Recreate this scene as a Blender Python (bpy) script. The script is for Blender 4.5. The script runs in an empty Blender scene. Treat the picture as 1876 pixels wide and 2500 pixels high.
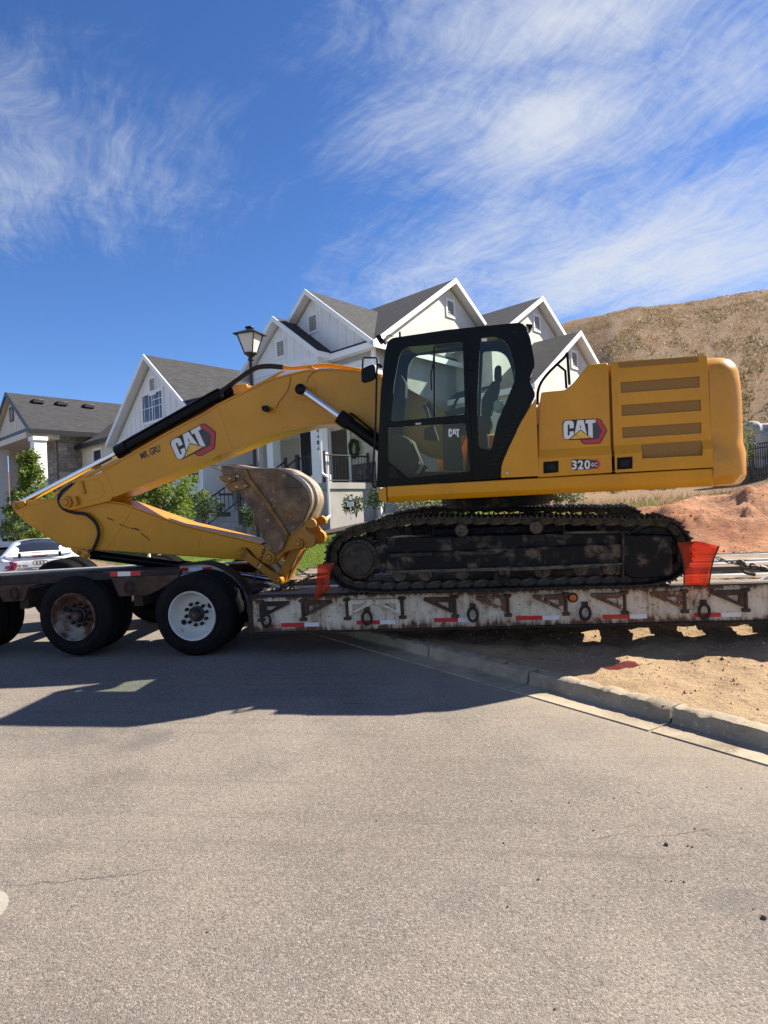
import bpy, bmesh, math, random
import numpy as np
from mathutils import Matrix, Vector, geometry, noise
rng = random.Random(7)
SC = bpy.context.scene
COL = SC.collection
rad = math.radians
# ---------------------------------------------------------------- camera
# Two frames share the X axis: the level world, and the frame of the sloping road
# (far side higher) in which the trailer and the machine on it stand upright.
FPX, CX, CY = 1780.0, 938.0, 1250.0
def nz(v):
    v = np.array(v, float); return v / np.linalg.norm(v)
_d1 = nz([-10338, 470, 1780])
def _frame(yc):
    d2 = nz([0, yc - CY, FPX]); up = nz(np.cross(_d1, d2))
    if up[1] > 0: up = -up
    X = -_d1
    return np.array([X, np.cross(up, X), up])
FT, FG = _frame(1165.0), _frame(1255.0)
TILT = float(np.arccos(FT[1] @ FG[1]))
MT = Matrix.Rotation(TILT, 4, 'X')
CT = np.array([0, -8.23, 2.05])
CG = np.array(MT @ Vector(CT))
def PT(x, y, Y):
    r = FT @ np.array([x - CX, y - CY, FPX]); return CT + r * ((Y - CT[1]) / r[1])
def PTz(x, y, z):
    r = FT @ np.array([x - CX, y - CY, FPX]); return CT + r * ((z - CT[2]) / r[2])
def rayG(x, y): return FG @ np.array([x - CX, y - CY, FPX])
def q(x, y, Y):
    p = PT(x, y, Y); return (p[0], p[2])
def pp(pts, Y): return [q(a, b, Y) for a, b in pts]
def zm(pts, x0, y0, s): return [(x0 + a / s, y0 + b / s) for a, b in pts]
def T2G(p): return MT @ Vector(p)
FWD = FG @ np.array([0, 0, 1.0]); FWD[2] = 0; FWD = nz(FWD); RGT = np.array([FWD[1], -FWD[0], 0])

cam = bpy.data.cameras.new('camera'); cam_o = bpy.data.objects.new('camera', cam); COL.objects.link(cam_o)
cam.sensor_fit = 'VERTICAL'; cam.sensor_height = 36; cam.lens = 36 * FPX / 2500
cam.clip_start = 0.05; cam.clip_end = 2000
_m = Matrix.Identity(4)
for i in range(3):
    _m[i][0] = FG[i][0]; _m[i][1] = -FG[i][1]; _m[i][2] = -FG[i][2]; _m[i][3] = CG[i]
cam_o.matrix_world = _m
SC.camera = cam_o
# ---------------------------------------------------------------- light
SUN = Vector(MT @ Vector((0.98, 0.665, 1.0))).normalized()
SUN_EL = math.asin(SUN.z); SUN_AZ = math.atan2(SUN.x, SUN.y)
SC.view_settings.view_transform = 'Standard'
SC.view_settings.look = 'None'
SC.view_settings.exposure = 1.26
SC.view_settings.gamma = 1
W = bpy.data.worlds.new('World'); SC.world = W; W.use_nodes = True
sun = bpy.data.lights.new('sun', 'SUN'); sun.energy = 5.0; sun.angle = rad(0.53); sun.color = (1.0, 0.92, 0.80)
sun_o = bpy.data.objects.new('sun', sun); COL.objects.link(sun_o)
sun_o.location = (20, 20, 40)
sun_o.rotation_euler = SUN.to_track_quat('Z', 'Y').to_euler()

class N:
    """small node-graph writer"""
    def __init__(s, tree): s.t = tree; s.n = tree.nodes; s.l = tree.links
    def a(s, kind, **kw):
        nd = s.n.new(kind)
        for k, v in kw.items():
            if k.startswith('i_'):
                key = k[2:].replace('_', ' ')
                s.set(nd.inputs[key], v)
            else: setattr(nd, k, v)
        return nd
    def set(s, sock, v):
        if isinstance(v, bpy.types.NodeSocket): s.l.new(v, sock)
        elif isinstance(v, bpy.types.Node): s.l.new(v.outputs[0], sock)
        else:
            if hasattr(sock, 'default_value') and sock.type == 'RGBA' and len(v) == 3: v = (*v, 1)
            sock.default_value = v
    def math(s, op, a, b=0.0, c=None, clamp=False):
        nd = s.n.new('ShaderNodeMath'); nd.operation = op; nd.use_clamp = clamp
        s.set(nd.inputs[0], a); s.set(nd.inputs[1], b)
        if c is not None: s.set(nd.inputs[2], c)
        return nd.outputs[0]
    def vmath(s, op, a, b=(0, 0, 0)):
        nd = s.n.new('ShaderNodeVectorMath'); nd.operation = op
        s.set(nd.inputs[0], a); s.set(nd.inputs[1], b)
        return nd.outputs[0]
    def noise(s, vec, scale, detail=4, rough=0.5, dist=0.0):
        nd = s.a('ShaderNodeTexNoise'); nd.noise_dimensions = '3D'
        s.set(nd.inputs['Vector'], vec); nd.inputs['Scale'].default_value = scale
        nd.inputs['Detail'].default_value = detail; nd.inputs['Roughness'].default_value = rough
        nd.inputs['Distortion'].default_value = dist
        return nd.outputs['Fac']
    def map(s, vec, loc=(0, 0, 0), rot=(0, 0, 0), scale=(1, 1, 1)):
        nd = s.a('ShaderNodeMapping'); s.set(nd.inputs[0], vec)
        nd.inputs[1].default_value = loc; nd.inputs[2].default_value = rot; nd.inputs[3].default_value = scale
        return nd.outputs[0]
    def step(s, v, lo, hi):
        nd = s.a('ShaderNodeMapRange'); nd.interpolation_type = 'SMOOTHSTEP'
        s.set(nd.inputs[0], v); nd.inputs[1].default_value = lo; nd.inputs[2].default_value = hi
        return nd.outputs[0]
    def mix(s, fac, a, b, blend='MIX'):
        nd = s.a('ShaderNodeMix'); nd.data_type = 'RGBA'; nd.blend_type = blend
        s.set(nd.inputs[0], fac); s.set(nd.inputs[6], a); s.set(nd.inputs[7], b)
        return nd.outputs[2]
    def bump(s, h, strength, dist=0.01, normal=None):
        nd = s.a('ShaderNodeBump'); s.set(nd.inputs['Height'], h)
        nd.inputs['Strength'].default_value = strength; nd.inputs['Distance'].default_value = dist
        if normal is not None: s.set(nd.inputs['Normal'], normal)
        return nd.outputs[0]

# world: physical sky with thin high cirrus lying on a plane far above
nt = N(W.node_tree); nt.n.clear()
sky = nt.a('ShaderNodeTexSky'); sky.sky_type = 'NISHITA'; sky.sun_disc = False
sky.sun_elevation = SUN_EL; sky.sun_rotation = SUN_AZ
sky.altitude = 1500; sky.air_density = 1.0; sky.dust_density = 0.25; sky.ozone_density = 3.2
skc = nt.a('ShaderNodeHueSaturation', i_Saturation=1.12, i_Value=1.0, i_Color=sky).outputs[0]
skc = nt.mix(1.0, skc, (0.70, 0.79, 1.0), 'MULTIPLY')
dirv = nt.a('ShaderNodeTexCoord').outputs['Generated']
sep = nt.a('ShaderNodeSeparateXYZ'); nt.set(sep.inputs[0], dirv)
dz = nt.math('MAXIMUM', sep.outputs[2], 0.04)
inv = nt.math('DIVIDE', 1.0, nt.math('ADD', dz, 0.12))
cmb = nt.a('ShaderNodeCombineXYZ')
nt.set(cmb.inputs[0], nt.math('MULTIPLY', sep.outputs[0], inv)); nt.set(cmb.inputs[1], nt.math('MULTIPLY', sep.outputs[1], inv))
plane = cmb.outputs[0]
CLOUD_ROT = rad(-128)
pl2 = nt.map(plane, rot=(0, 0, CLOUD_ROT))
warp = nt.a('ShaderNodeTexNoise'); nt.set(warp.inputs['Vector'], pl2); warp.inputs['Scale'].default_value = 1.1; warp.inputs['Detail'].default_value = 3
wv = nt.vmath('ADD', pl2, nt.vmath('MULTIPLY', nt.vmath('SUBTRACT', warp.outputs['Color'], (0.5, 0.5, 0.5)), (0.6, 0.6, 0)))
streak = nt.noise(nt.map(wv, scale=(0.85, 2.7, 1)), 2.0, 10, 0.62, 0.3)
fine = nt.noise(nt.map(wv, scale=(2.0, 5.6, 1)), 7.0, 6, 0.68, 0.4)
ripl = nt.noise(nt.map(wv, rot=(0, 0, 0.9), scale=(7, 1.6, 1)), 5.0, 3, 0.6, 0.5)
cover = nt.noise(nt.map(plane, loc=(3.1, 0.4, 0)), 0.75, 3, 0.5)
def cloud_bank(x, y, rx, ry, rot, amt):
    r = rayG(x, y); r = r / np.linalg.norm(r); k = 1.0 / (max(r[2], .04) + .12)
    c = (r[0] * k, r[1] * k)
    m = nt.map(nt.vmath('SUBTRACT', plane, (c[0], c[1], 0)), rot=(0, 0, rot), scale=(1 / rx, 1 / ry, 0))
    ln = nt.a('ShaderNodeVectorMath', operation='LENGTH'); nt.set(ln.inputs[0], m)
    g = nt.math('SUBTRACT', 1.0, nt.math('MINIMUM', nt.math('MULTIPLY', ln.outputs['Value'], 1.0), 1.0))
    return nt.math('MULTIPLY', g, amt)
banks = [(1330, 300, 0.70, 0.56, 0.0, 0.86), (1560, 640, 1.4, 1.0, 0.3, 0.92), (1380, 40, .62, .42, 0, .84), (1750, 150, .5, .5, 0, .7), (150, 450, 0.85, 0.7, 0.0, 0.50), (520, 500, 0.36, .3, 0, .40), (30, 150, .45, .35, 0, .34)]
clear = nt.math('MAXIMUM', cloud_bank(600, 420, 1.2, 0.9, 0, 1.6), cloud_bank(330, 880, 2.6, 2.6, 0, 2.2))
tot = nt.math('MULTIPLY', nt.step(cover, 0.36, 0.66), nt.math('SUBTRACT', 0.75, clear, clamp=True))
for b in banks: tot = nt.math('MAXIMUM', tot, cloud_bank(*b))
shape = nt.math('ADD', nt.math('MULTIPLY', streak, 0.60), nt.math('ADD', nt.math('MULTIPLY', fine, 0.30), nt.math('MULTIPLY', ripl, 0.12)))
mask = nt.step(nt.math('ADD', shape, nt.math('SUBTRACT', nt.math('MULTIPLY', tot, 0.75), 0.35)), 0.31, 0.92)
mask = nt.math('MULTIPLY', mask, nt.math('MULTIPLY', nt.step(sep.outputs[2], 0.0, 0.1), nt.step(tot, 0.0, 0.34)))
mask = nt.math('MULTIPLY', mask, 0.92)
CLOUD_COL = (4.6, 4.9, 5.4)
bg = nt.a('ShaderNodeBackground'); nt.set(bg.inputs[0], nt.mix(mask, skc, CLOUD_COL)); bg.inputs[1].default_value = 0.067
out = nt.a('ShaderNodeOutputWorld'); nt.set(out.inputs[0], bg)

# ---------------------------------------------------------------- materials
MATS = {}
def base_mat(name):
    m = bpy.data.materials.new(name); m.use_nodes = True
    g = N(m.node_tree); p = g.n['Principled BSDF']; return m, g, p
def lin(*c): return tuple(c)
def mat(name, col, rough=0.6, metal=0.0, var=0.12, vs=2.0, bump=0.0, bs=40.0, patch=None, coat=0.0, spec=0.5, speck=None, rvar=0.1):
    """patch=(colour, scale, lo, hi[, rough]); speck=(colour, scale, threshold)"""
    if name in MATS: return MATS[name]
    m, g, p = base_mat(name)
    co = g.a('ShaderNodeTexCoord').outputs['Object']
    c1 = tuple(max(0, x * (1 - var)) for x in col); c2 = tuple(min(1, x * (1 + var)) for x in col)
    n1 = g.noise(co, vs, 5, 0.6)
    c = g.mix(g.step(n1, 0.3, 0.7), c1, c2)
    rg = g.math('ADD', g.math('MULTIPLY', g.math('SUBTRACT', g.noise(co, vs * 3.1, 4), 0.5), rvar * 2), rough)
    if patch:
        pn = g.noise(co, patch[1], 8, 0.65, 0.3)
        pm = g.step(pn, patch[2], patch[3]); c = g.mix(pm, c, patch[0])
        if len(patch) > 4: rg = g.math('ADD', g.math('MULTIPLY', pm, patch[4] - rough), rg)
    if speck:
        sn = g.noise(co, speck[1], 3, 0.6); c = g.mix(g.step(sn, speck[2], speck[2] + 0.06), c, speck[0])
    g.set(p.inputs['Base Color'], c); g.set(p.inputs['Roughness'], rg)
    p.inputs['Metallic'].default_value = metal
    p.inputs['Coat Weight'].default_value = coat; p.inputs['Coat Roughness'].default_value = 0.08
    p.inputs['Specular IOR Level'].default_value = spec
    if bump:
        g.set(p.inputs['Normal'], g.bump(g.noise(co, bs, 5, 0.65), bump, 0.02))
    MATS[name] = m; return m

mat('yellow', (0.60, 0.258, 0.006), 0.3, 0, 0.08, 1.6, 0.06, 2.2, patch=((0.47, 0.215, 0.025), 2.2, 0.52, 0.85, 0.45), coat=0.12, spec=0.35)
mat('yellow_scuffed', (0.58, 0.25, 0.006), 0.34, 0, 0.1, 1.6, 0.08, 2.6, patch=((0.40, 0.19, 0.03), 2.6, 0.5, 0.8, 0.55), coat=0.1, speck=((0.16, 0.09, 0.035), 9, 0.69))
mat('yellow_dull', (0.47, 0.20, 0.010), 0.5, 0, 0.1, 2.5, 0.05, 60, patch=((0.20, 0.10, 0.03), 4.0, 0.58, 0.8, 0.7))
mat('yellow_dark_seam', (0.33, 0.14, 0.015), 0.5)
mat('grille', (0.28, 0.14, 0.025), 0.6, 0, 0.1, 3)
mat('black_paint', (0.004, 0.0042, 0.005), 0.13, 0, 0.2, 3, patch=((0.016, 0.014, 0.012), 5, 0.55, 0.9, 0.35), spec=0.12, rvar=0.04)
mat('black_rubber', (0.008, 0.008, 0.009), 0.75, 0, 0.25, 6, 0.15, 90)
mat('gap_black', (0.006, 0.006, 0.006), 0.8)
mat('interior', (0.012, 0.012, 0.013), 0.7)
mat('seat_grey', (0.03, 0.03, 0.033), 0.85)
mat('chrome', (0.75, 0.77, 0.8), 0.12, 1.0, 0.03, 4, rvar=0.03)
mat('steel', (0.42, 0.40, 0.37), 0.42, 1.0, 0.15, 9, patch=((0.18, 0.1, 0.05), 12, 0.55, 0.75))
mat('worn_steel', (0.40, 0.33, 0.25), 0.42, 0.55, 0.35, 4, 0.15, 30, patch=((0.24, 0.13, 0.05), 3, 0.45, 0.75, 0.6))
mat('bucket_brown', (0.20, 0.115, 0.058), 0.66, 0.05, 0.4, 5, 0.25, 35, patch=((0.085, 0.058, 0.042), 3.6, 0.47, 0.7, 0.7), speck=((0.33, 0.21, 0.12), 12, 0.63))
mat('bucket_rib', (0.26, 0.125, 0.02), 0.6, 0, 0.25, 6, 0.1, 40, patch=((0.09, 0.05, 0.025), 7, 0.5, 0.7))
mat('track_steel', (0.030, 0.026, 0.023), 0.5, 0.3, 0.5, 9, 0.3, 30, patch=((0.13, 0.10, 0.07), 8, 0.50, 0.72, 0.85), spec=0.25)
mat('frame_black', (0.006, 0.006, 0.008), 0.42, 0, 0.3, 5, 0.1, 40, patch=((0.13, 0.10, 0.068), 5.0, 0.50, 0.68, 0.85), spec=0.15)
mat('tyre', (0.0085, 0.0085, 0.009), 0.75, 0, 0.3, 5, 0.1, 60, patch=((0.025, 0.022, 0.02), 4, 0.58, 0.85), spec=0.12)
mat('rim_white', (0.62, 0.61, 0.57), 0.5, 0, 0.08, 5, 0.05, 40, patch=((0.10, 0.05, 0.025), 6, 0.63, 0.72, 0.8))
mat('rim_rust', (0.30, 0.27, 0.23), 0.65, 0, 0.2, 4, 0.1, 40, patch=((0.085, 0.038, 0.018), 3.5, 0.36, 0.55, 0.85))
mat('hub_black', (0.02, 0.02, 0.022), 0.5, 0, 0.3, 10)
mat('rail_white', (0.60, 0.56, 0.49), 0.6, 0, 0.1, 3, 0.08, 40, patch=((0.16, 0.065, 0.025), 3.4, 0.585, 0.69, 0.85), speck=((0.075, 0.03, 0.015), 22, 0.69))
mat('rust_brown', (0.07, 0.036, 0.021), 0.8, 0.1, 0.4, 8, 0.25, 50, patch=((0.03, 0.022, 0.018), 6, 0.5, 0.75), speck=((0.42, 0.38, 0.32), 9, 0.72))
mat('rust_dark', (0.026, 0.019, 0.015), 0.8, 0.1, 0.4, 7, 0.2, 50, patch=((0.30, 0.24, 0.18), 4, 0.68, 0.75))
mat('wood_deck', (0.20, 0.15, 0.105), 0.85, 0, 0.35, 3, 0.3, 25, patch=((0.06, 0.045, 0.035), 5, 0.55, 0.8))
mat('edge_steel', (0.50, 0.48, 0.45), 0.45, 0.6, 0.2, 6, patch=((0.12, 0.08, 0.05), 7, 0.58, 0.7))
mat('tape_red', (0.52, 0.012, 0.014), 0.35, 0, 0.1, 8)
mat('tape_white', (0.70, 0.70, 0.72), 0.35, 0, 0.06, 8)
mat('amber', (0.55, 0.11, 0.01), 0.25, 0, 0.1, 8)
mat('logo_white', (0.72, 0.71, 0.69), 0.4, 0, 0.03)
mat('logo_red', (0.46, 0.03, 0.045), 0.4, 0, 0.12, 8)
mat('logo_yellow', (0.75, 0.42, 0.06), 0.4, 0, 0.15, 12)
mat('logo_black', (0.012, 0.012, 0.015), 0.4)
mat('logo_grey', (0.05, 0.05, 0.055), 0.5)
mat('link_dusty', (0.085, 0.068, 0.05), 0.6, 0.2, 0.5, 14, 0.3, 40, patch=((0.012, 0.011, 0.01), 9, 0.5, 0.7), spec=0.4)
mat('cover_dusty', (0.06, 0.05, 0.04), 0.65, 0.15, 0.4, 8, 0.3, 30, patch=((0.022, 0.019, 0.016), 6, 0.5, 0.7), spec=0.3)
mat('chain', (0.10, 0.085, 0.075), 0.4, 0.9, 0.4, 15, patch=((0.10, 0.045, 0.02), 9, 0.55, 0.7, 0.7))
mat('asphalt_stub', (0.12, 0.11, 0.1), 0.9)
mat('white_siding', (0.80, 0.80, 0.79), 0.6, 0, 0.03, 1.5)
mat('white_trim', (0.84, 0.84, 0.83), 0.5, 0, 0.02, 1.5)
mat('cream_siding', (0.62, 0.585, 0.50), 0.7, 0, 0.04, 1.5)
mat('stucco', (0.63, 0.60, 0.54), 0.9, 0, 0.10, 0.9, 0.3, 30, patch=((0.70, 0.68, 0.63), 3.5, 0.5, 0.7))
mat('concrete', (0.36, 0.34, 0.31), 0.9, 0, 0.15, 2, 0.2, 40, patch=((0.22, 0.2, 0.18), 3, 0.6, 0.85))
mat('concrete_house', (0.34, 0.32, 0.295), 0.9, 0, 0.1, 1.2, 0.1, 20)
mat('dark_trim', (0.006, 0.0065, 0.008), 0.45, 0, 0.1)
mat('iron_black', (0.012, 0.012, 0.013), 0.45)
mat('lantern_glass', (0.62, 0.60, 0.58), 0.35, 0, 0.05)
mat('car_white', (0.82, 0.82, 0.82), 0.2, 0, 0.02, coat=0.6)
mat('car_silver', (0.42, 0.45, 0.50), 0.3, 0.6, 0.03, coat=0.6)
mat('car_dark', (0.03, 0.032, 0.036), 0.25, 0, 0.05, coat=0.6)
mat('car_glass', (0.02, 0.022, 0.026), 0.06, 0, 0.05)
mat('light_red', (0.35, 0.01, 0.015), 0.12, 0, 0.2, 12, coat=0.6)
mat('light_clear', (0.6, 0.62, 0.65), 0.1, 0.3, 0.2, 12, coat=0.6)
mat('plate_white', (0.7, 0.7, 0.68), 0.4)
mat('door_brown', (0.10, 0.075, 0.055), 0.5)
mat('sign_white', (0.78, 0.78, 0.78), 0.4); mat('sign_blue', (0.10, 0.16, 0.40), 0.4)
mat('collar', (0.33, 0.30, 0.25), 0.9, 0, 0.2, 6, 0.3, 60, patch=((0.12, 0.1, 0.08), 6, 0.5, 0.7))
mat('mulch', (0.035, 0.024, 0.018), 0.95, 0, 0.5, 12, 0.6, 30)
mat('bark', (0.10, 0.075, 0.055), 0.9, 0, 0.3, 10, 0.3, 30)
for i, c in enumerate([(0.33, 0.29, 0.245), (0.26, 0.235, 0.21), (0.40, 0.355, 0.30), (0.21, 0.195, 0.18)]):
    mat('stone_tan%d' % i, c, 0.9, 0, 0.25, 7, 0.3, 25)
for i, c in enumerate([(0.16, 0.15, 0.145), (0.11, 0.105, 0.10), (0.20, 0.185, 0.17), (0.13, 0.115, 0.10)]):
    mat('stone_grey%d' % i, c, 0.9, 0, 0.25, 7, 0.3, 25)
mat('boulder', (0.36, 0.34, 0.31), 0.9, 0, 0.25, 2, 0.5, 9, patch=((0.22, 0.2, 0.185), 3, 0.5, 0.7))
mat('pebble', (0.09, 0.08, 0.07), 0.9, 0, 0.4, 20)
mat('kerb_concrete', (0.34, 0.275, 0.19), 0.9, 0, 0.2, 2.2, 0.35, 45, patch=((0.19, 0.15, 0.10), 3, 0.5, 0.75), speck=((0.42, 0.38, 0.32), 30, 0.62))
mat('clod', (0.44, 0.27, 0.175), 0.95, 0, 0.25, 6)

def leaf_mat(name, c1, c2, trans=0.35):
    m, g, p = base_mat(name)
    co = g.a('ShaderNodeTexCoord').outputs['Object']
    oi = g.a('ShaderNodeNewGeometry')
    c = g.mix(oi.outputs['Random Per Island'], c1, c2)
    g.set(p.inputs['Base Color'], c); p.inputs['Roughness'].default_value = 0.6
    tr = g.a('ShaderNodeBsdfTranslucent'); g.set(tr.inputs[0], g.mix(0.5, c, (c2[0] * 1.3, c2[1] * 1.3, c2[2]), 'MIX'))
    ms = g.a('ShaderNodeMixShader'); ms.inputs[0].default_value = trans
    g.set(ms.inputs[1], p); g.set(ms.inputs[2], tr)
    g.set(g.n['Material Output'].inputs[0], ms); MATS[name] = m
leaf_mat('leaf_green', (0.065, 0.115, 0.014), (0.19, 0.25, 0.04), 0.45)
leaf_mat('leaf_dark', (0.02, 0.045, 0.012), (0.05, 0.085, 0.022))
leaf_mat('leaf_pale', (0.16, 0.18, 0.10), (0.30, 0.31, 0.19))
leaf_mat('grass_green', (0.09, 0.155, 0.012), (0.20, 0.26, 0.035), 0.4)
leaf_mat('grass_weed', (0.11, 0.17, 0.03), (0.30, 0.27, 0.11), 0.3)
leaf_mat('grass_dry', (0.20, 0.125, 0.068), (0.30, 0.195, 0.11), 0.35)
leaf_mat('scrub', (0.13, 0.105, 0.05), (0.22, 0.165, 0.085), 0.35)

def glass_mat(name, tint, refl=0.06, rough=0.01):
    m, g, p = base_mat(name); g.n.remove(p)
    tr = g.a('ShaderNodeBsdfTransparent'); g.set(tr.inputs[0], tint)
    gl = g.a('ShaderNodeBsdfGlossy'); gl.inputs['Roughness'].default_value = rough
    fr = g.a('ShaderNodeFresnel'); fr.inputs[0].default_value = 1.5
    ms = g.a('ShaderNodeMixShader'); g.set(ms.inputs[0], g.math('ADD', fr, refl, clamp=True))
    g.set(ms.inputs[1], tr); g.set(ms.inputs[2], gl); g.set(g.n['Material Output'].inputs[0], ms); MATS[name] = m
glass_mat('cab_glass', (0.60, 0.75, 0.67), 0.0)
glass_mat('mirror_glass', (0.05, 0.05, 0.05), 0.6)
def window_mat():
    m, g, p = base_mat('window_glass')
    p.inputs['Base Color'].default_value = (0.03, 0.034, 0.04, 1); p.inputs['Roughness'].default_value = 0.05
    p.inputs['Specular IOR Level'].default_value = 0.5; MATS['window_glass'] = m
window_mat()
def flag_mat():
    m, g, p = base_mat('flag_red'); co = g.a('ShaderNodeTexCoord').outputs['Object']
    c = g.mix(g.noise(co, 9, 4), (0.62, 0.06, 0.02), (0.78, 0.13, 0.05))
    g.set(p.inputs['Base Color'], c); p.inputs['Roughness'].default_value = 0.25
    g.set(p.inputs['Normal'], g.bump(g.noise(co, 7, 3), 0.5, 0.02))
    tl = g.a('ShaderNodeBsdfTranslucent'); g.set(tl.inputs[0], (0.5, 0.05, 0.02, 1))
    tp = g.a('ShaderNodeBsdfTransparent'); g.set(tp.inputs[0], (0.95, 0.36, 0.27, 1))
    m1 = g.a('ShaderNodeMixShader'); m1.inputs[0].default_value = 0.3; g.set(m1.inputs[1], p); g.set(m1.inputs[2], tl)
    m2 = g.a('ShaderNodeMixShader'); m2.inputs[0].default_value = 0.58; g.set(m2.inputs[1], m1); g.set(m2.inputs[2], tp)
    g.set(g.n['Material Output'].inputs[0], m2); MATS['flag_red'] = m
flag_mat()
def asphalt_mat():
    m, g, p = base_mat('asphalt'); co = g.a('ShaderNodeTexCoord').outputs['Object']
    big = g.noise(co, 0.35, 4, 0.55); mid = g.noise(co, 1.7, 5, 0.6); fine_ = g.noise(co, 55, 3, 0.75)
    vo = g.a('ShaderNodeTexVoronoi'); g.set(vo.inputs['Vector'], co); vo.inputs['Scale'].default_value = 128
    vs_ = g.a('ShaderNodeSeparateXYZ'); g.set(vs_.inputs[0], vo.outputs['Color'])
    base = g.mix(g.step(big, 0.3, 0.7), (0.178, 0.151, 0.125), (0.252, 0.217, 0.181))
    base = g.mix(g.math('MULTIPLY', g.step(mid, 0.42, 0.72), 0.7), base, (0.155, 0.136, 0.117))
    c = g.mix(g.math('MULTIPLY', g.step(vs_.outputs[0], 0.55, 1.0), 0.45), base, (0.46, 0.40, 0.33))
    c = g.mix(g.math('MULTIPLY', g.step(vs_.outputs[1], 0.60, 1.0), 0.55), c, (0.055, 0.048, 0.042))
    c = g.mix(g.math('MULTIPLY', g.step(fine_, 0.52, 0.75), 0.5), c, (0.07, 0.062, 0.056))
    # old oil stains
    st = g.noise(co, 0.9, 3, 0.5); c = g.mix(g.math('MULTIPLY', g.step(st, 0.62, 0.74), 0.5), c, (0.09, 0.085, 0.08))
    # faint tyre tracks along X
    tk = g.noise(g.map(co, scale=(0.25, 7.0, 1)), 1.0, 4, 0.6); c = g.mix(g.math('MULTIPLY', g.step(tk, 0.5, 0.75), 0.4), c, (0.115, 0.10, 0.086))
    sx_ = g.a('ShaderNodeSeparateXYZ'); g.set(sx_.inputs[0], co); dd = g.math('ADD', g.math('ADD', sx_.outputs[0], sx_.outputs[1]), g.math('MULTIPLY', g.noise(co, 1.3, 5, .65), 1.6))
    c = g.mix(g.math('MULTIPLY', g.step(dd, -2.2, -0.4), 0.4), c, (0.36, 0.285, 0.20))
    # hairline cracks
    cr = g.a('ShaderNodeTexVoronoi'); cr.feature = 'DISTANCE_TO_EDGE'; g.set(cr.inputs['Vector'], g.vmath('ADD', co, g.vmath('MULTIPLY', g.a('ShaderNodeTexNoise', i_Vector=co, i_Scale=2.5, i_Detail=6).outputs['Color'], (0.5, 0.5, 0.0)))); cr.inputs['Scale'].default_value = 0.33
    ck = g.math('MULTIPLY', g.math('SUBTRACT', 1.0, g.step(cr.outputs['Distance'], 0.0, 0.0035)), g.step(g.noise(co, 0.5, 2), 0.5, 0.6)); c = g.mix(g.math('MULTIPLY', ck, 0.75), c, (0.05, 0.045, 0.04))
    g.set(p.inputs['Base Color'], c); p.inputs['Roughness'].default_value = 0.92; p.inputs['Specular IOR Level'].default_value = 0.25
    h = g.math('ADD', g.math('MULTIPLY', vo.outputs['Distance'], -1.0), g.math('MULTIPLY', fine_, 0.9))
    g.set(p.inputs['Normal'], g.bump(h, 0.55, 0.006)); MATS['asphalt'] = m
asphalt_mat()
def soil_mat(name, a, b, c3, sc=1.0, bumpd=0.04):
    m, g, p = base_mat(name); co = g.a('ShaderNodeTexCoord').outputs['Object']
    n1 = g.noise(co, 0.8 * sc, 6, 0.62); n2 = g.noise(co, 7 * sc, 6, 0.7); n3 = g.noise(co, 45 * sc, 4, 0.7)
    c = g.mix(g.step(n1, 0.35, 0.65), a, b); c = g.mix(g.math('MULTIPLY', g.step(n2, 0.48, 0.72), 0.7), c, c3)
    c = g.mix(g.math('MULTIPLY', g.step(n3, 0.55, 0.7), 0.45), c, tuple(x * 0.5 for x in c3))
    g.set(p.inputs['Base Color'], c); p.inputs['Roughness'].default_value = 0.95; p.inputs['Specular IOR Level'].default_value = 0.15
    h = g.math('ADD', n2, g.math('MULTIPLY', n3, 0.35)); g.set(p.inputs['Normal'], g.bump(h, 0.8, bumpd)); MATS[name] = m
soil_mat('dirt', (0.33, 0.225, 0.13), (0.42, 0.30, 0.18), (0.20, 0.135, 0.08), 1.3, 0.06)
soil_mat('red_soil', (0.42, 0.195, 0.105), (0.50, 0.27, 0.155), (0.29, 0.13, 0.075), 1.4, 0.07)
soil_mat('hill_soil', (0.25, 0.160, 0.098), (0.20, 0.14, 0.085), (0.13, 0.105, 0.058), 0.35, 0.12)
soil_mat('lawn_soil', (0.085, 0.125, 0.018), (0.11, 0.16, 0.02), (0.06, 0.08, 0.015))
def shingle_mat(name, a, b):
    m, g, p = base_mat(name); uv = g.a('ShaderNodeUVMap').outputs[0]
    br = g.a('ShaderNodeTexBrick'); g.set(br.inputs['Vector'], uv)
    br.inputs['Color1'].default_value = (*a, 1); br.inputs['Color2'].default_value = (*b, 1); br.inputs['Mortar'].default_value = (a[0] * .35, a[1] * .35, a[2] * .35, 1)
    br.inputs['Scale'].default_value = 1.0; br.inputs['Brick Width'].default_value = 0.34; br.inputs['Row Height'].default_value = 0.145
    br.inputs['Mortar Size'].default_value = 0.012; br.inputs['Mortar Smooth'].default_value = 0.3; br.inputs['Bias'].default_value = 0.0
    c = g.mix(g.math('MULTIPLY', g.noise(uv, 40, 3, .7), 0.5), br.outputs['Color'], (a[0] * .6, a[1] * .6, a[2] * .6))
    g.set(p.inputs['Base Color'], c); p.inputs['Roughness'].default_value = 0.93
    g.set(p.inputs['Normal'], g.bump(g.math('SUBTRACT', 1.0, br.outputs['Fac']), 0.6, 0.012)); MATS[name] = m
shingle_mat('shingle', (0.026, 0.026, 0.030), (0.052, 0.052, 0.057))
shingle_mat('shingle_brown', (0.026, 0.026, 0.030), (0.050, 0.049, 0.054))

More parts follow.
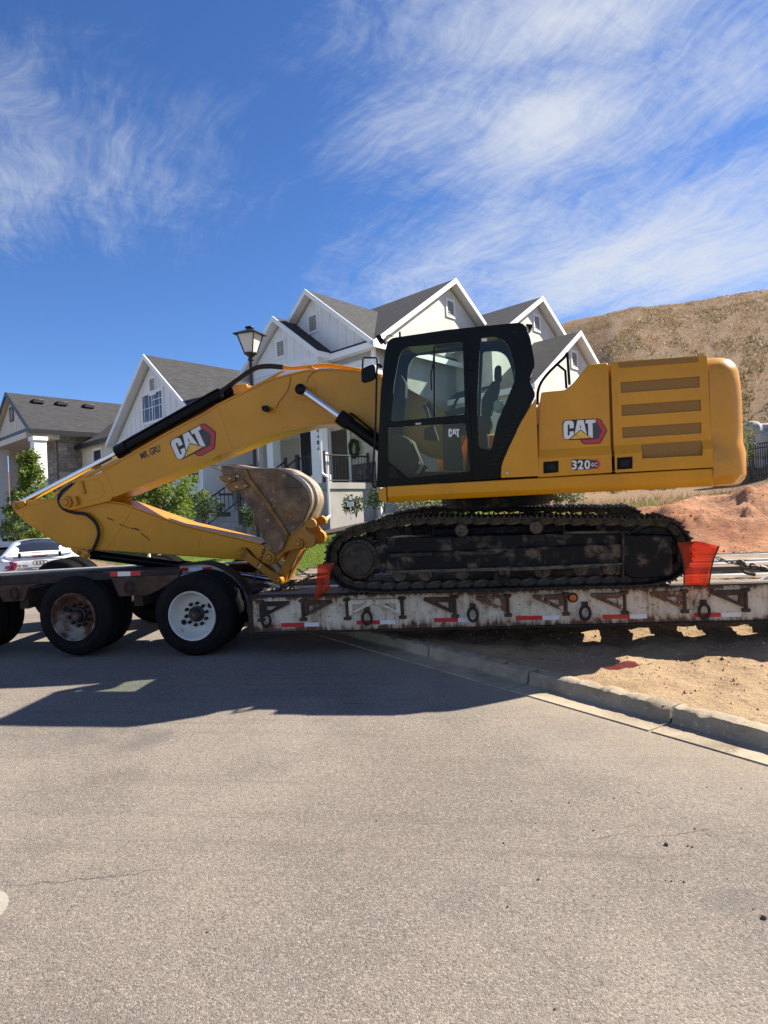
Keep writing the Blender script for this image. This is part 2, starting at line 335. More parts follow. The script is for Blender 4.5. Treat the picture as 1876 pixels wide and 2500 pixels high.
def rail_mat():
    m, g, p = base_mat('rail_white2'); co = g.a('ShaderNodeTexCoord').outputs['Object']
    sp_ = g.a('ShaderNodeSeparateXYZ'); g.set(sp_.inputs[0], co); z = sp_.outputs[2]
    n1 = g.noise(co, 2.4, 8, 0.68, 0.4); n2 = g.noise(g.map(co, scale=(9, 9, 1.6)), 2.0, 6, 0.65); n3 = g.noise(co, 34, 4, 0.7)
    low = g.math('MULTIPLY', g.step(g.math('SUBTRACT', 0.44, z), 0.0, 0.16), 0.16); top = g.math('MULTIPLY', g.step(z, 0.63, 0.71), 0.15)
    k = g.math('ADD', g.math('ADD', g.math('MULTIPLY', n1, 0.6), g.math('MULTIPLY', n2, 0.4)), g.math('ADD', low, top))
    c = g.mix(g.noise(co, 5, 4), (0.60, 0.52, 0.40), (0.72, 0.65, 0.53))
    c = g.mix(g.math('MULTIPLY', g.step(k, 0.45, 0.58), 0.6), c, (0.36, 0.235, 0.14))
    c = g.mix(g.step(k, 0.55, 0.64), c, (0.105, 0.045, 0.02))
    c = g.mix(g.step(g.math('ADD', n3, g.math('MULTIPLY', n1, 0.25)), 0.71, 0.77), c, (0.07, 0.03, 0.016))
    g.set(p.inputs['Base Color'], c); p.inputs['Roughness'].default_value = 0.7
    g.set(p.inputs['Normal'], g.bump(g.math('ADD', n1, g.math('MULTIPLY', n3, .3)), 0.25, 0.02)); MATS['rail_white'] = m
rail_mat()
# ---------------------------------------------------------------- mesh helpers
ROOTS = {}
def new_obj(name, me, parent=None):
    o = bpy.data.objects.new(name, me); COL.objects.link(o)
    if parent is not None:
        o.parent = parent
        if parent.name in ROOTS: o.location = -ROOTS[parent.name]
    return o
def tag(o, label=None, cat=None, group=None, kind=None):
    if label: o['label'] = label
    if cat: o['category'] = cat
    if group: o['group'] = group
    if kind: o['kind'] = kind
    return o
def thing(name, label, cat, base=(0, 0, 0), frame='G', group=None):
    o = bpy.data.objects.new(name, None); COL.objects.link(o); o.empty_display_size = 0.2
    b = Vector(base); o.matrix_world = (MT if frame == 'T' else Matrix.Identity(4)) @ Matrix.Translation(b)
    ROOTS[o.name] = b
    return tag(o, label, cat, group)
def copy_tree(o, parent=None):
    c = o.copy(); COL.objects.link(c)
    if parent is not None: c.parent = parent
    for ch in o.children: copy_tree(ch, c)
    return c

class MB:
    def __init__(s): s.v = []; s.f = []; s.uv = None
    def add(s, vs, fs):
        n = len(s.v); s.v += [tuple(map(float, p)) for p in vs]; s.f += [tuple(i + n for i in f) for f in fs]; return s
    def box(s, lo, hi):
        x0, y0, z0 = lo; x1, y1, z1 = hi
        return s.add([(x0, y0, z0), (x1, y0, z0), (x1, y1, z0), (x0, y1, z0), (x0, y0, z1), (x1, y0, z1), (x1, y1, z1), (x0, y1, z1)],
                     [(3, 2, 1, 0), (4, 5, 6, 7), (0, 1, 5, 4), (1, 2, 6, 5), (2, 3, 7, 6), (3, 0, 4, 7)])
    def obox(s, c, ax, ay, az):
        """oriented box: centre and three half-axis vectors"""
        c, ax, ay, az = map(Vector, (c, ax, ay, az)); vs = []
        for k in (-1, 1):
            for i, j in ((-1, -1), (1, -1), (1, 1), (-1, 1)): vs.append(c + ax * i + ay * j + az * k)
        fs = [(3, 2, 1, 0), (4, 5, 6, 7), (0, 1, 5, 4), (1, 2, 6, 5), (2, 3, 7, 6), (3, 0, 4, 7)]
        if ax.cross(ay).dot(az) < 0: fs = [f[::-1] for f in fs]
        return s.add(vs, fs)
    def prism(s, poly, y0, y1, holes=(), fn=None):
        """poly in (x,z); extruded from y0 (near) to y1; fn maps (x,y,z)->point"""
        loops = [list(poly)] + [list(h) for h in holes]
        def area(p): return sum(p[i][0] * p[(i + 1) % len(p)][1] - p[(i + 1) % len(p)][0] * p[i][1] for i in range(len(p)))
        loops = [l if (area(l) > 0) == (k == 0) else l[::-1] for k, l in enumerate(loops)]
        flat = [p for l in loops for p in l]; n = len(flat)
        if holes: tris = geometry.tessellate_polygon([[Vector((a, b, 0)) for a, b in l] for l in loops])
        else: tris = None
        f_ = fn or (lambda x, y, z: (x, y, z))
        vs = [f_(a, y0, b) for a, b in flat] + [f_(a, y1, b) for a, b in flat]; fs = []
        if tris:
            for t in tris:
                a, b, c = (flat[i] for i in t)
                if (b[0] - a[0]) * (c[1] - a[1]) - (c[0] - a[0]) * (b[1] - a[1]) < 0: t = t[::-1]
                fs.append(tuple(t)); fs.append(tuple(i + n for i in t[::-1]))
        else:
            fs.append(tuple(range(n))); fs.append(tuple(range(2 * n - 1, n - 1, -1)))
        k = 0
        for l in loops:
            m = len(l)
            for i in range(m):
                a, b = k + i, k + (i + 1) % m; fs.append((b, a, a + n, b + n))
            k += m
        return s.add(vs, fs)
    def cyl(s, p0, p1, r, n=16, r1=None, cap=True):
        p0, p1 = Vector(p0), Vector(p1); d = (p1 - p0).normalized(); r1 = r if r1 is None else r1
        a = d.orthogonal().normalized(); b = d.cross(a); vs = []
        for P, R_ in ((p0, r), (p1, r1)):
            for i in range(n):
                t = 2 * math.pi * i / n; vs.append(P + (a * math.cos(t) + b * math.sin(t)) * R_)
        fs = [(i, (i + 1) % n, n + (i + 1) % n, n + i) for i in range(n)]
        if cap: fs += [tuple(range(n - 1, -1, -1)), tuple(range(n, 2 * n))]
        return s.add(vs, fs)
    def tube(s, pts, r, n=8, closed=False):
        pts = [Vector(p) for p in pts]; m = len(pts); vs = []; prev = None
        for i, p in enumerate(pts):
            if closed: d = pts[(i + 1) % m] - pts[i - 1]
            else: d = pts[min(i + 1, m - 1)] - pts[max(i - 1, 0)]
            d.normalize()
            a = (prev - d * prev.dot(d)) if prev is not None else d.orthogonal()
            a = a.normalized() if a.length > 1e-6 else d.orthogonal().normalized(); prev = a
            b = d.cross(a); rr = r[i] if isinstance(r, (list, tuple)) else r
            for k in range(n):
                t = 2 * math.pi * k / n; vs.append(p + (a * math.cos(t) + b * math.sin(t)) * rr)
        fs = []
        for i in range(m if closed else m - 1):
            j = (i + 1) % m
            for k in range(n): fs.append((i * n + k, i * n + (k + 1) % n, j * n + (k + 1) % n, j * n + k))
        if not closed: fs += [tuple(range(n - 1, -1, -1)), tuple(range((m - 1) * n, m * n))]
        return s.add(vs, fs)
    def lathe(s, prof, c, axis=(0, 1, 0), n=40, closed=False):
        """prof: (along axis, radius)"""
        c, d = Vector(c), Vector(axis).normalized(); a = d.orthogonal().normalized(); b = d.cross(a); vs = []; m = len(prof)
        for t, r in prof:
            for k in range(n):
                w = 2 * math.pi * k / n; vs.append(c + d * t + (a * math.cos(w) + b * math.sin(w)) * r)
        fs = []
        for i in range(m if closed else m - 1):
            j = (i + 1) % m
            for k in range(n): fs.append((i * n + k, i * n + (k + 1) % n, j * n + (k + 1) % n, j * n + k))
        return s.add(vs, fs)
    def ball(s, c, r, n=8, sx=1, sy=1, sz=1):
        vs = [(c[0], c[1], c[2] + r * sz)]; fs = []
        for i in range(1, n):
            t = math.pi * i / n
            for k in range(n): 
                w = 2 * math.pi * k / n; vs.append((c[0] + r * sx * math.sin(t) * math.cos(w), c[1] + r * sy * math.sin(t) * math.sin(w), c[2] + r * sz * math.cos(t)))
        vs.append((c[0], c[1], c[2] - r * sz)); L = len(vs) - 1
        for k in range(n):
            k2 = (k + 1) % n; fs.append((0, 1 + k, 1 + k2)); fs.append((L, 1 + (n - 2) * n + k2, 1 + (n - 2) * n + k))
            for i in range(n - 2): fs.append((1 + i * n + k, 1 + (i + 1) * n + k, 1 + (i + 1) * n + k2, 1 + i * n + k2))
        return s.add(vs, fs)
    def mesh(s, name, m, smooth=35):
        me = bpy.data.meshes.new(name); me.from_pydata(s.v, [], s.f)
        if m: me.materials.append(MATS[m])
        if s.uv:
            ul = me.uv_layers.new(name='UVMap'); ul.data.foreach_set('uv', [c for p in s.uv for c in p])
        if smooth:
            me.shade_smooth(); me.set_sharp_from_angle(angle=rad(smooth))
        me.update(); return me
    def build(s, name, m, parent=None, smooth=35, bevel=0.0, seg=2):
        o = new_obj(name, s.mesh(name, m, smooth), parent)
        if bevel:
            md = o.modifiers.new('bevel', 'BEVEL'); md.width = bevel; md.segments = seg; md.limit_method = 'ANGLE'; md.angle_limit = rad(38)
            md.use_clamp_overlap = True
        return o
def rnd(poly, r, n=4):
    """fillet the corners of a polygon; r number or list"""
    outp = []; m = len(poly)
    for i in range(m):
        p, a, b = Vector(poly[i]), Vector(poly[i - 1]), Vector(poly[(i + 1) % m])
        rr = r[i] if isinstance(r, (list, tuple)) else r
        u, w = a - p, b - p; L = min(rr, u.length * .48, w.length * .48)
        if rr <= 0 or L < 1e-5: outp.append(tuple(p)); continue
        s0, s1 = p + u.normalized() * L, p + w.normalized() * L
        for k in range(n + 1):
            t = k / n; outp.append(tuple(s0.lerp(p, t).lerp(p.lerp(s1, t), t)))
    return outp
def smooth_path(pts, n=8):
    """Catmull-Rom through points"""
    P = [Vector(p) for p in pts]; P = [P[0] * 2 - P[1]] + P + [P[-1] * 2 - P[-2]]; o = []
    for i in range(1, len(P) - 2):
        for k in range(n):
            t = k / n; a, b, c, d = P[i - 1:i + 3]
            o.append(0.5 * ((2 * b) + (-a + c) * t + (2 * a - 5 * b + 4 * c - d) * t * t + (-a + 3 * b - 3 * c + d) * t ** 3))
    o.append(P[-2]); return o
def bend_near(o_mesh, cuts, fn, y_lim):
    """cut a mesh along horizontal planes and shift its near-face vertices by fn(z)"""
    bm = bmesh.new(); bm.from_mesh(o_mesh)
    for z in cuts:
        bmesh.ops.bisect_plane(bm, geom=bm.verts[:] + bm.edges[:] + bm.faces[:], plane_co=(0, 0, z), plane_no=(0, 0, 1))
    for v in bm.verts:
        if v.co.y < y_lim: v.co.y += fn(v.co.z)
    bm.to_mesh(o_mesh); bm.free(); o_mesh.update()
def interp(x, xs, ys): return float(np.interp(x, xs, ys))
def text_poly(s, bold=0.0):
    """flat outline mesh of a string: verts (x,y), faces; normalised to height 1 from baseline"""
    cu = bpy.data.curves.new('txt', 'FONT'); cu.body = s; cu.offset = bold; cu.resolution_u = 4
    o = bpy.data.objects.new('txt', cu); COL.objects.link(o)
    dg = bpy.context.evaluated_depsgraph_get(); me = bpy.data.meshes.new_from_object(o.evaluated_get(dg))
    vs = [tuple(v.co)[:2] for v in me.vertices]; fs = [tuple(p.vertices) for p in me.polygons]
    bpy.data.objects.remove(o); bpy.data.curves.remove(cu); bpy.data.meshes.remove(me)
    x0 = min(v[0] for v in vs); x1 = max(v[0] for v in vs); y0 = min(v[1] for v in vs); y1 = max(v[1] for v in vs)
    return [((a - x0) / (x1 - x0), (b - y0) / (y1 - y0)) for a, b in vs], fs
def text_obj(s, fn, m, parent, name='lettering', bold=0.0):
    """fn maps (u,v in 0..1) to a 3d point"""
    vs, fs = text_poly(s, bold); b = MB(); b.add([fn(a, c) for a, c in vs], fs)
    return b.build(name, m, parent, smooth=0)

# ---------------------------------------------------------------- ground heights (level world)
SLOPE = math.tan(TILT)
def dk(x, y): return (x + y + 1.5) / math.sqrt(2)      # distance beyond the gutter's road edge
def road_z(x, y):
    k = 3.2
    return SLOPE * y if y < k else SLOPE * k + 0.004 * (y - k)
def land_z(x, y):
    d = dk(x, y); base = SLOPE * y
    z = base + 0.128 * math.exp(-max(0, d - 0.4) / 1.0) * (1 if d < 6 else 0) + 0.055 * max(0, d - 2.0)
    far = max(0, -x - 6) # towards the left the street levels out
    return z - 0.012 * far
# ---------------------------------------------------------------- the setting
def grid(name, xs, ys, zf, m, keep=None, smooth=60):
    b = MB(); nx, ny = len(xs), len(ys); idx = {}
    for j in range(ny):
        for i in range(nx):
            idx[i, j] = len(b.v); b.v.append((xs[i], ys[j], zf(xs[i], ys[j])))
    for j in range(ny - 1):
        for i in range(nx - 1):
            if keep is None or keep((xs[i] + xs[i + 1]) / 2, (ys[j] + ys[j + 1]) / 2): b.f.append((idx[i, j], idx[i + 1, j], idx[i + 1, j + 1], idx[i, j + 1]))
    o = b.build(name, m, None, smooth); o['kind'] = 'structure'; return o
def fbm(x, y, z=0.0, o=4): return noise.fractal(Vector((x, y, z)), 1.0, 2.0, o)
xs = list(np.concatenate([np.arange(-90, -20, 5), np.arange(-20, 12.1, 1.0), np.arange(16, 61, 6)]))
ys = list(np.concatenate([np.arange(-40, -10, 4), np.arange(-10, 3.3, 0.6), [3.2], np.arange(4, 30, 2), np.arange(30, 100, 8)])); ys = sorted(set(round(float(v), 3) for v in ys))
grid('road', xs, ys, road_z, 'asphalt')
# kerb and gutter: swept sections along the line x + y = -1.5
KD = Vector((-1, 1, 0)).normalized(); KN = Vector((1, 1, 0)).normalized()
kerb = bpy.data.objects.new('kerb', None); COL.objects.link(kerb); kerb['kind'] = 'structure'; ROOTS['kerb'] = Vector((0, 0, 0))
def kerb_pt(t, d, h):
    p = Vector((0.0, -1.5, 0)) + KD * t + KN * d; p.z = road_z(p.x, p.y) + h; return p
prof = [(-0.02, -0.05), (-0.01, 0.010), (0.21, 0.002), (0.25, 0.006), (0.262, 0.018), (0.278, 0.100), (0.292, 0.120), (0.36, 0.13), (0.42, 0.125), (0.43, -0.05)]
t = -9.0
while t < 30:
    L = 1.52 if t < 8 else 3.05
    n = 40 if t < 4 else 6; b = MB(); ring = len(prof)
    for i in range(n + 1):
        tt = t + 0.012 + (L - 0.024) * i / n
        for k, (d, h) in enumerate(prof):
            j = 0
            if 4 <= k <= 8: j = 0.014 * fbm(tt * 5, k * 3.1, 2) 
            b.v.append(kerb_pt(tt, d + j, h + (0.055 * min(0, fbm(tt * 7, k * 2.0, 7)) if 5 <= k <= 8 else 0)))
    for i in range(n):
        for k in range(ring - 1): b.f.append((i * ring + k, (i + 1) * ring + k, (i + 1) * ring + k + 1, i * ring + k + 1))
    b.f.append(tuple(range(ring))); b.f.append(tuple(range((n + 1) * ring - 1, n * ring - 1, -1)))
    b.build('kerb_section', 'kerb_concrete', kerb, 40); t += L
# the land beyond the kerb: building-lot dirt on the right, lawn towards the houses
def mound(x, y):
    c1 = 0.80 * math.exp(-(((x - 4.9) / 2.3) ** 2 + ((y - 7.6) / 1.7) ** 2)); c2 = 0.5 * math.exp(-(((x - 8.0) / 2.6) ** 2 + ((y - 8.6) / 2.0) ** 2))
    c3 = 0.35 * math.exp(-(((x - 2.6) / 1.5) ** 2 + ((y - 8.3) / 1.3) ** 2))
    m = c1 + c2 + c3
    return m * (1 + 0.20 * fbm(x * 1.1, y * 1.1, 3, 5)) + min(m, 0.35) * (0.17 * fbm(x * 2.6, y * 2.6, 9, 5) + 0.11 * fbm(x * 8, y * 8, 4, 3))
def lot_z(x, y):
    d = dk(x, y)
    return land_z(x, y) + mound(x, y) + (0.04 * fbm(x * 2.2, y * 2.2, 1, 5) + 0.026 * fbm(x * 6, y * 6, 11, 4)) * min(1, max(0, d - 0.36) * 3) - (0.012 if d < 0.5 else 0)
def split_x(y): return -1.6 + 0.02 * y           # lawn / lot boundary
hx = list(np.arange(-3.2, 12.01, 0.085)); hy = list(np.arange(-12, 12.51, 0.085))
lot = grid('dirt_lot', hx, hy, lot_z, 'dirt', keep=lambda x, y: dk(x, y) > 0.35 + 0.05 * fbm(x * 5, y * 5, 8) and x > split_x(y) - 0.15 + 0.25 * fbm(x, y) and not (mound(x, y) > 0.12) and y > -9.5 - 0 * x)
redm = grid('dirt_mound', [v for v in hx if v > 0.5], [v for v in hy if v > 3.5], lambda x, y: lot_z(x, y) + 0.006, 'red_soil', keep=lambda x, y: mound(x, y) > 0.10)
lx = list(np.arange(-34, 14.1, 0.5)); ly = list(np.arange(-2, 46.1, 0.5))
grid('lawn', lx, ly, lambda x, y: land_z(x, y) - 0.02, 'lawn_soil', keep=lambda x, y: dk(x, y) > 0.9 and (x < split_x(y) + 0.6 or (y > 11.5 and x < -0.6)))
# near strip of lawn with a clean edge on the kerb
b = MB(); tt = [i * 0.3 for i in range(0, 100)]
for t in tt:
    for d in (0.64, 0.8, 1.2):
        p = kerb_pt(t, d, 0); p.z = land_z(p.x, p.y) - (0.012 if d < 1 else 0.0); b.v.append(p)
for i in range(len(tt) - 1):
    for k in (0, 1): b.f.append((i * 3 + k, i * 3 + k + 1, (i + 1) * 3 + k + 1, (i + 1) * 3 + k)[::-1])
# right-hand hillside, laid out in polar steps round the street corner
HC = Vector((0, -8.3, 0))
def sky_el(az):
    return interp(az, [-60, -40, -25, -10, 5, 14, 17.5, 19.6, 20.6, 22, 27.8, 35, 50, 70], [.02, .05, .09, .14, .215, .251, .2615, .2685, .2685, .269, .283, .30, .30, .25])
def hill_pt(az, r):
    a = rad(az); d = Vector((FWD[0], FWD[1], 0)) * math.cos(a) + Vector((RGT[0], RGT[1], 0)) * math.sin(a)
    p = HC + d * r; R0 = interp(az, [-60, 0, 12, 18, 26, 60], [70, 62, 50, 33, 30, 26]); R1 = R0 + 62
    zl = land_z(p.x, p.y); ztop = 1.63 + sky_el(az) * (R1 * math.cos(a)) * 1.0
    s = min(1, max(0, (r - R0) / (R1 - R0)))
    zb = zl if r <= R0 else (land_z(*(HC + d * R0)[:2]) * (1 - s) + ztop * (s ** 0.86))
    if r > R1: zb = ztop + (r - R1) * 0.02
    zb += 0.28 * fbm(p.x * 0.09, p.y * 0.09, 5, 5) * min(1, max(0, (r - R0 + 4) / 12)) * (1 - max(0, s - .8) * 3 * (1 if az < 30 else 1))
    p.z = zb - (0.03 if r < 45 else 0); return p
azs = list(np.arange(-60, 8, 2.0)) + list(np.arange(8, 40, 0.4)) + list(np.arange(40, 72, 2.0))
rs = [19.5, 20.5, 22, 24, 26, 28, 30] + list(np.arange(31, 100, 1.2)) + [102, 108, 120, 150, 220]
b = MB()
for az in azs:
    for r in rs: b.v.append(hill_pt(az, r))
nr = len(rs)
for i in range(len(azs) - 1):
    for j in range(nr - 1): b.f.append((i * nr + j, (i + 1) * nr + j, (i + 1) * nr + j + 1, i * nr + j + 1))
o = b.build('hillside', 'hill_soil', None, 80); o['kind'] = 'structure'
# grass: blades as one mass each
def blades(name, pts, hgt, wid, m, label=None, lean=0.35):
    b = MB()
    for p in pts:
        k = rng.uniform(0, 6.283); h = hgt * rng.uniform(0.5, 1.3); w = wid * rng.uniform(0.6, 1.3)
        dx, dy = math.cos(k), math.sin(k); l = lean * h * rng.uniform(-1, 1); l2 = lean * h * rng.uniform(-1, 1)
        b.add([(p[0] - dx * w, p[1] - dy * w, p[2] - 0.01), (p[0] + dx * w, p[1] + dy * w, p[2] - 0.01), (p[0] + l, p[1] + l2, p[2] + h)], [(0, 1, 2)])
    o = b.build(name, m, None, 0); tag(o, label, 'grass', kind='stuff'); return o
def scatter(n, x0, x1, y0, y1, zf, ok):
    o = []
    for _ in range(n):
        x, y = rng.uniform(x0, x1), rng.uniform(y0, y1)
        if ok(x, y): o.append((x, y, zf(x, y)))
    return o
gp = scatter(52000, -7, 0.6, 0.5, 17, lambda x, y: land_z(x, y) - 0.02, lambda x, y: dk(x, y) > 0.75 and x < split_x(y) + 0.5 + 0.3 * fbm(x, y))
gp += scatter(16000, -22, -6, 6, 26, lambda x, y: land_z(x, y) - 0.02, lambda x, y: dk(x, y) > 0.75)
blades('lawn_grass', gp, 0.065, 0.008, 'grass_green', 'short green lawn grass sloping up to the white house')
hp = []
for _ in range(60000):
    az = rng.uniform(12, 33); r = 30 + 66 * rng.random() ** 0.8
    if fbm(az * .8, r * .12, 4) < rng.uniform(-.5, .35): continue
    hp.append(hill_pt(az, r))
blades('hill_grass', hp, 0.13, 0.032, 'grass_dry', 'dry tan grass covering the hillside on the right', 0.8)
hp = []
for _ in range(26000):
    az = rng.uniform(12, 33); r = 30 + 60 * rng.random()
    if fbm(az * .5, r * .09, 14) > 0.08: hp.append(hill_pt(az, r))
blades('hill_scrub', hp, 0.20, 0.05, 'scrub', 'olive green scrub in patches on the dry hillside', 0.9)
wp = scatter(15000, -1.0, 9.5, 8.6, 16, lambda x, y: land_z(x, y) + mound(x, y), lambda x, y: fbm(x * .9, y * .9, 6) > -0.25 and 9.2 < y + 0.1 * x < 15.5)
blades('weed_grass', wp, 0.30, 0.014, 'grass_weed', 'yellow green weeds along the top of the soil mound', 0.6)
dp = scatter(9000, -0.5, 12, 8.8, 17.5, lambda x, y: land_z(x, y) + mound(x, y), lambda x, y: fbm(x * .7, y * .7, 16) > -0.1)
blades('dry_grass', dp, 0.28, 0.012, 'grass_dry', 'dry straw coloured grass behind the soil mound', 0.8)
# clods and stones on the soil, too many to count
def stones(name, pts, m, label, smin, smax, sink=0.3):
    b = MB()
    for p in pts:
        s = rng.uniform(smin, smax) * (1 if rng.random() < .85 else 1.8); vs = []
        for dx, dy, dz in ((1, 0, 0), (-1, 0, 0), (0, 1, 0), (0, -1, 0), (0, 0, 1), (0, 0, -1)):
            k = s * rng.uniform(0.6, 1.2); vs.append((p[0] + dx * k, p[1] + dy * k, p[2] + dz * k * 0.75 + s * (0.5 - sink)))
        b.add(vs, [(0, 2, 4), (2, 1, 4), (1, 3, 4), (3, 0, 4), (2, 0, 5), (1, 2, 5), (3, 1, 5), (0, 3, 5)])
    o = b.build(name, m, None, 0); tag(o, label, 'stones', kind='stuff'); return o
stones('soil_clods', scatter(3800, 0.6, 11, 4.2, 11.5, lambda x, y: lot_z(x, y), lambda x, y: mound(x, y) > 0.06), 'red_soil', 'loose clods of red soil strewn over the mound', 0.006, 0.02, 0.5)
stones('dirt_gravel', scatter(4000, -1.5, 5, -7, 3, lambda x, y: lot_z(x, y), lambda x, y: dk(x, y) > 0.7 and x > split_x(y)), 'clod', 'small stones scattered in the dirt behind the kerb', 0.004, 0.016)
pts = []
for x, y in ((1628, 2063), (1680, 2066), (1691, 2068), (1697, 2024), (1726, 1922), (1810, 1926), (1840, 2220), (1866, 2242), (1230, 2059), (1309, 2011), (1355, 2465), (1315, 2148), (1626, 2150), (1640, 2152), (1671, 2154), (1777, 2146), (1569, 2198), (1250, 1956), (1500, 1950), (1240, 2214), (1560, 1935), (1390, 1960), (1450, 2028), (920, 2005), (507, 2276), (300, 1925)):
    p = T2G(PTz(x, y, 0)); pts.append((p[0], p[1], p[2], 0.015 if x in (1628, 1866) else rng.uniform(0.004, 0.0075)))
for i, (x, y, z, s) in enumerate(pts):
    b = MB(); b.ball((x, y, z + s * 0.35), s, 5, rng.uniform(.8, 1.3), rng.uniform(.8, 1.3), 0.7); o = b.build('pebble', 'pebble', None, 30)
    tag(o, 'largest dark pebble on the sunlit asphalt near the kerb' if i == 0 else 'small dark pebble lying on the sunlit asphalt', 'pebble', None if i == 0 else 'pebbles on the road')
# concrete collar of a manhole at the near left edge of the street
c = PTz(-97, 2232, 0.0); b = MB(); ring = []
for k in range(40):
    w = 2 * math.pi * k / 40; ring.append((c[0] + 0.215 * math.cos(w), c[1] + 0.215 * math.sin(w)))
b.v = [tuple(T2G((x, y, -0.02))) for x, y in ring] + [tuple(T2G((x, y, 0.006))) for x, y in ring]
b.f = [tuple(range(40, 80))] + [(i, (i + 1) % 40, 40 + (i + 1) % 40, 40 + i) for i in range(40)]
o = b.build('manhole_collar', 'collar', None, 30); o['kind'] = 'structure'
# ---------------------------------------------------------------- houses (level world)
def house_frame(px, py, depth, au, av):
    u_ = math.cos(rad(au)) * FWD + math.sin(rad(au)) * RGT; v_ = math.cos(rad(av)) * FWD - math.sin(rad(av)) * RGT
    r = rayG(px, py); K = CG + r * (depth / (r @ FWD)); zk = float(K[2]); K[2] = 0
    return K, u_, v_, zk
class HF:
    def __init__(s, px, py, depth, au=38, av=42): s.K, s.u, s.v, s.zk = house_frame(px, py, depth, au, av)
    def P(s, a, b, z): return Vector(s.K + a * s.u + b * s.v + np.array([0, 0, z]))
    def A(s, x, y, a0):
        r = rayG(x, y); M_ = np.array([[r[0], -s.v[0]], [r[1], -s.v[1]]]); k, b = np.linalg.solve(M_, (s.K + a0 * s.u - CG)[:2]); return float(b), float(CG[2] + k * r[2])
    def B(s, x, y, b0):
        r = rayG(x, y); M_ = np.array([[r[0], -s.u[0]], [r[1], -s.u[1]]]); k, a = np.linalg.solve(M_, (s.K + b0 * s.v - CG)[:2]); return float(a), float(CG[2] + k * r[2])
    def box(s, a0, a1, b0, b1, z0, z1, name, m, parent, bevel=0):
        mb = MB(); mb.add([s.P(a, b, z) for z in (z0, z1) for a, b in ((a0, b0), (a1, b0), (a1, b1), (a0, b1))], [(0, 1, 2, 3)[::-1], (4, 5, 6, 7), (0, 1, 5, 4), (1, 2, 6, 5), (2, 3, 7, 6), (3, 0, 4, 7)])
        # u x v points down or up depending on handedness: recalc
        o = mb.build(name, m, parent, 30, bevel); fix(o); return o
def fix(o):
    bm = bmesh.new(); bm.from_mesh(o.data); bmesh.ops.recalc_face_normals(bm, faces=bm.faces[:]); bm.to_mesh(o.data); bm.free()
def wallpoly(h, axis, c0, th, poly, name, m, parent, holes=()):
    """poly in (b,z) on plane a=c0 (axis 'A') or (a,z) on plane b=c0 (axis 'B')"""
    mb = MB(); f_ = (lambda x, y, z: h.P(y, x, z)) if axis == 'A' else (lambda x, y, z: h.P(x, y, z))
    mb.prism(poly, c0, c0 + th, holes, fn=f_); o = mb.build(name, m, parent, 30); fix(o); return o
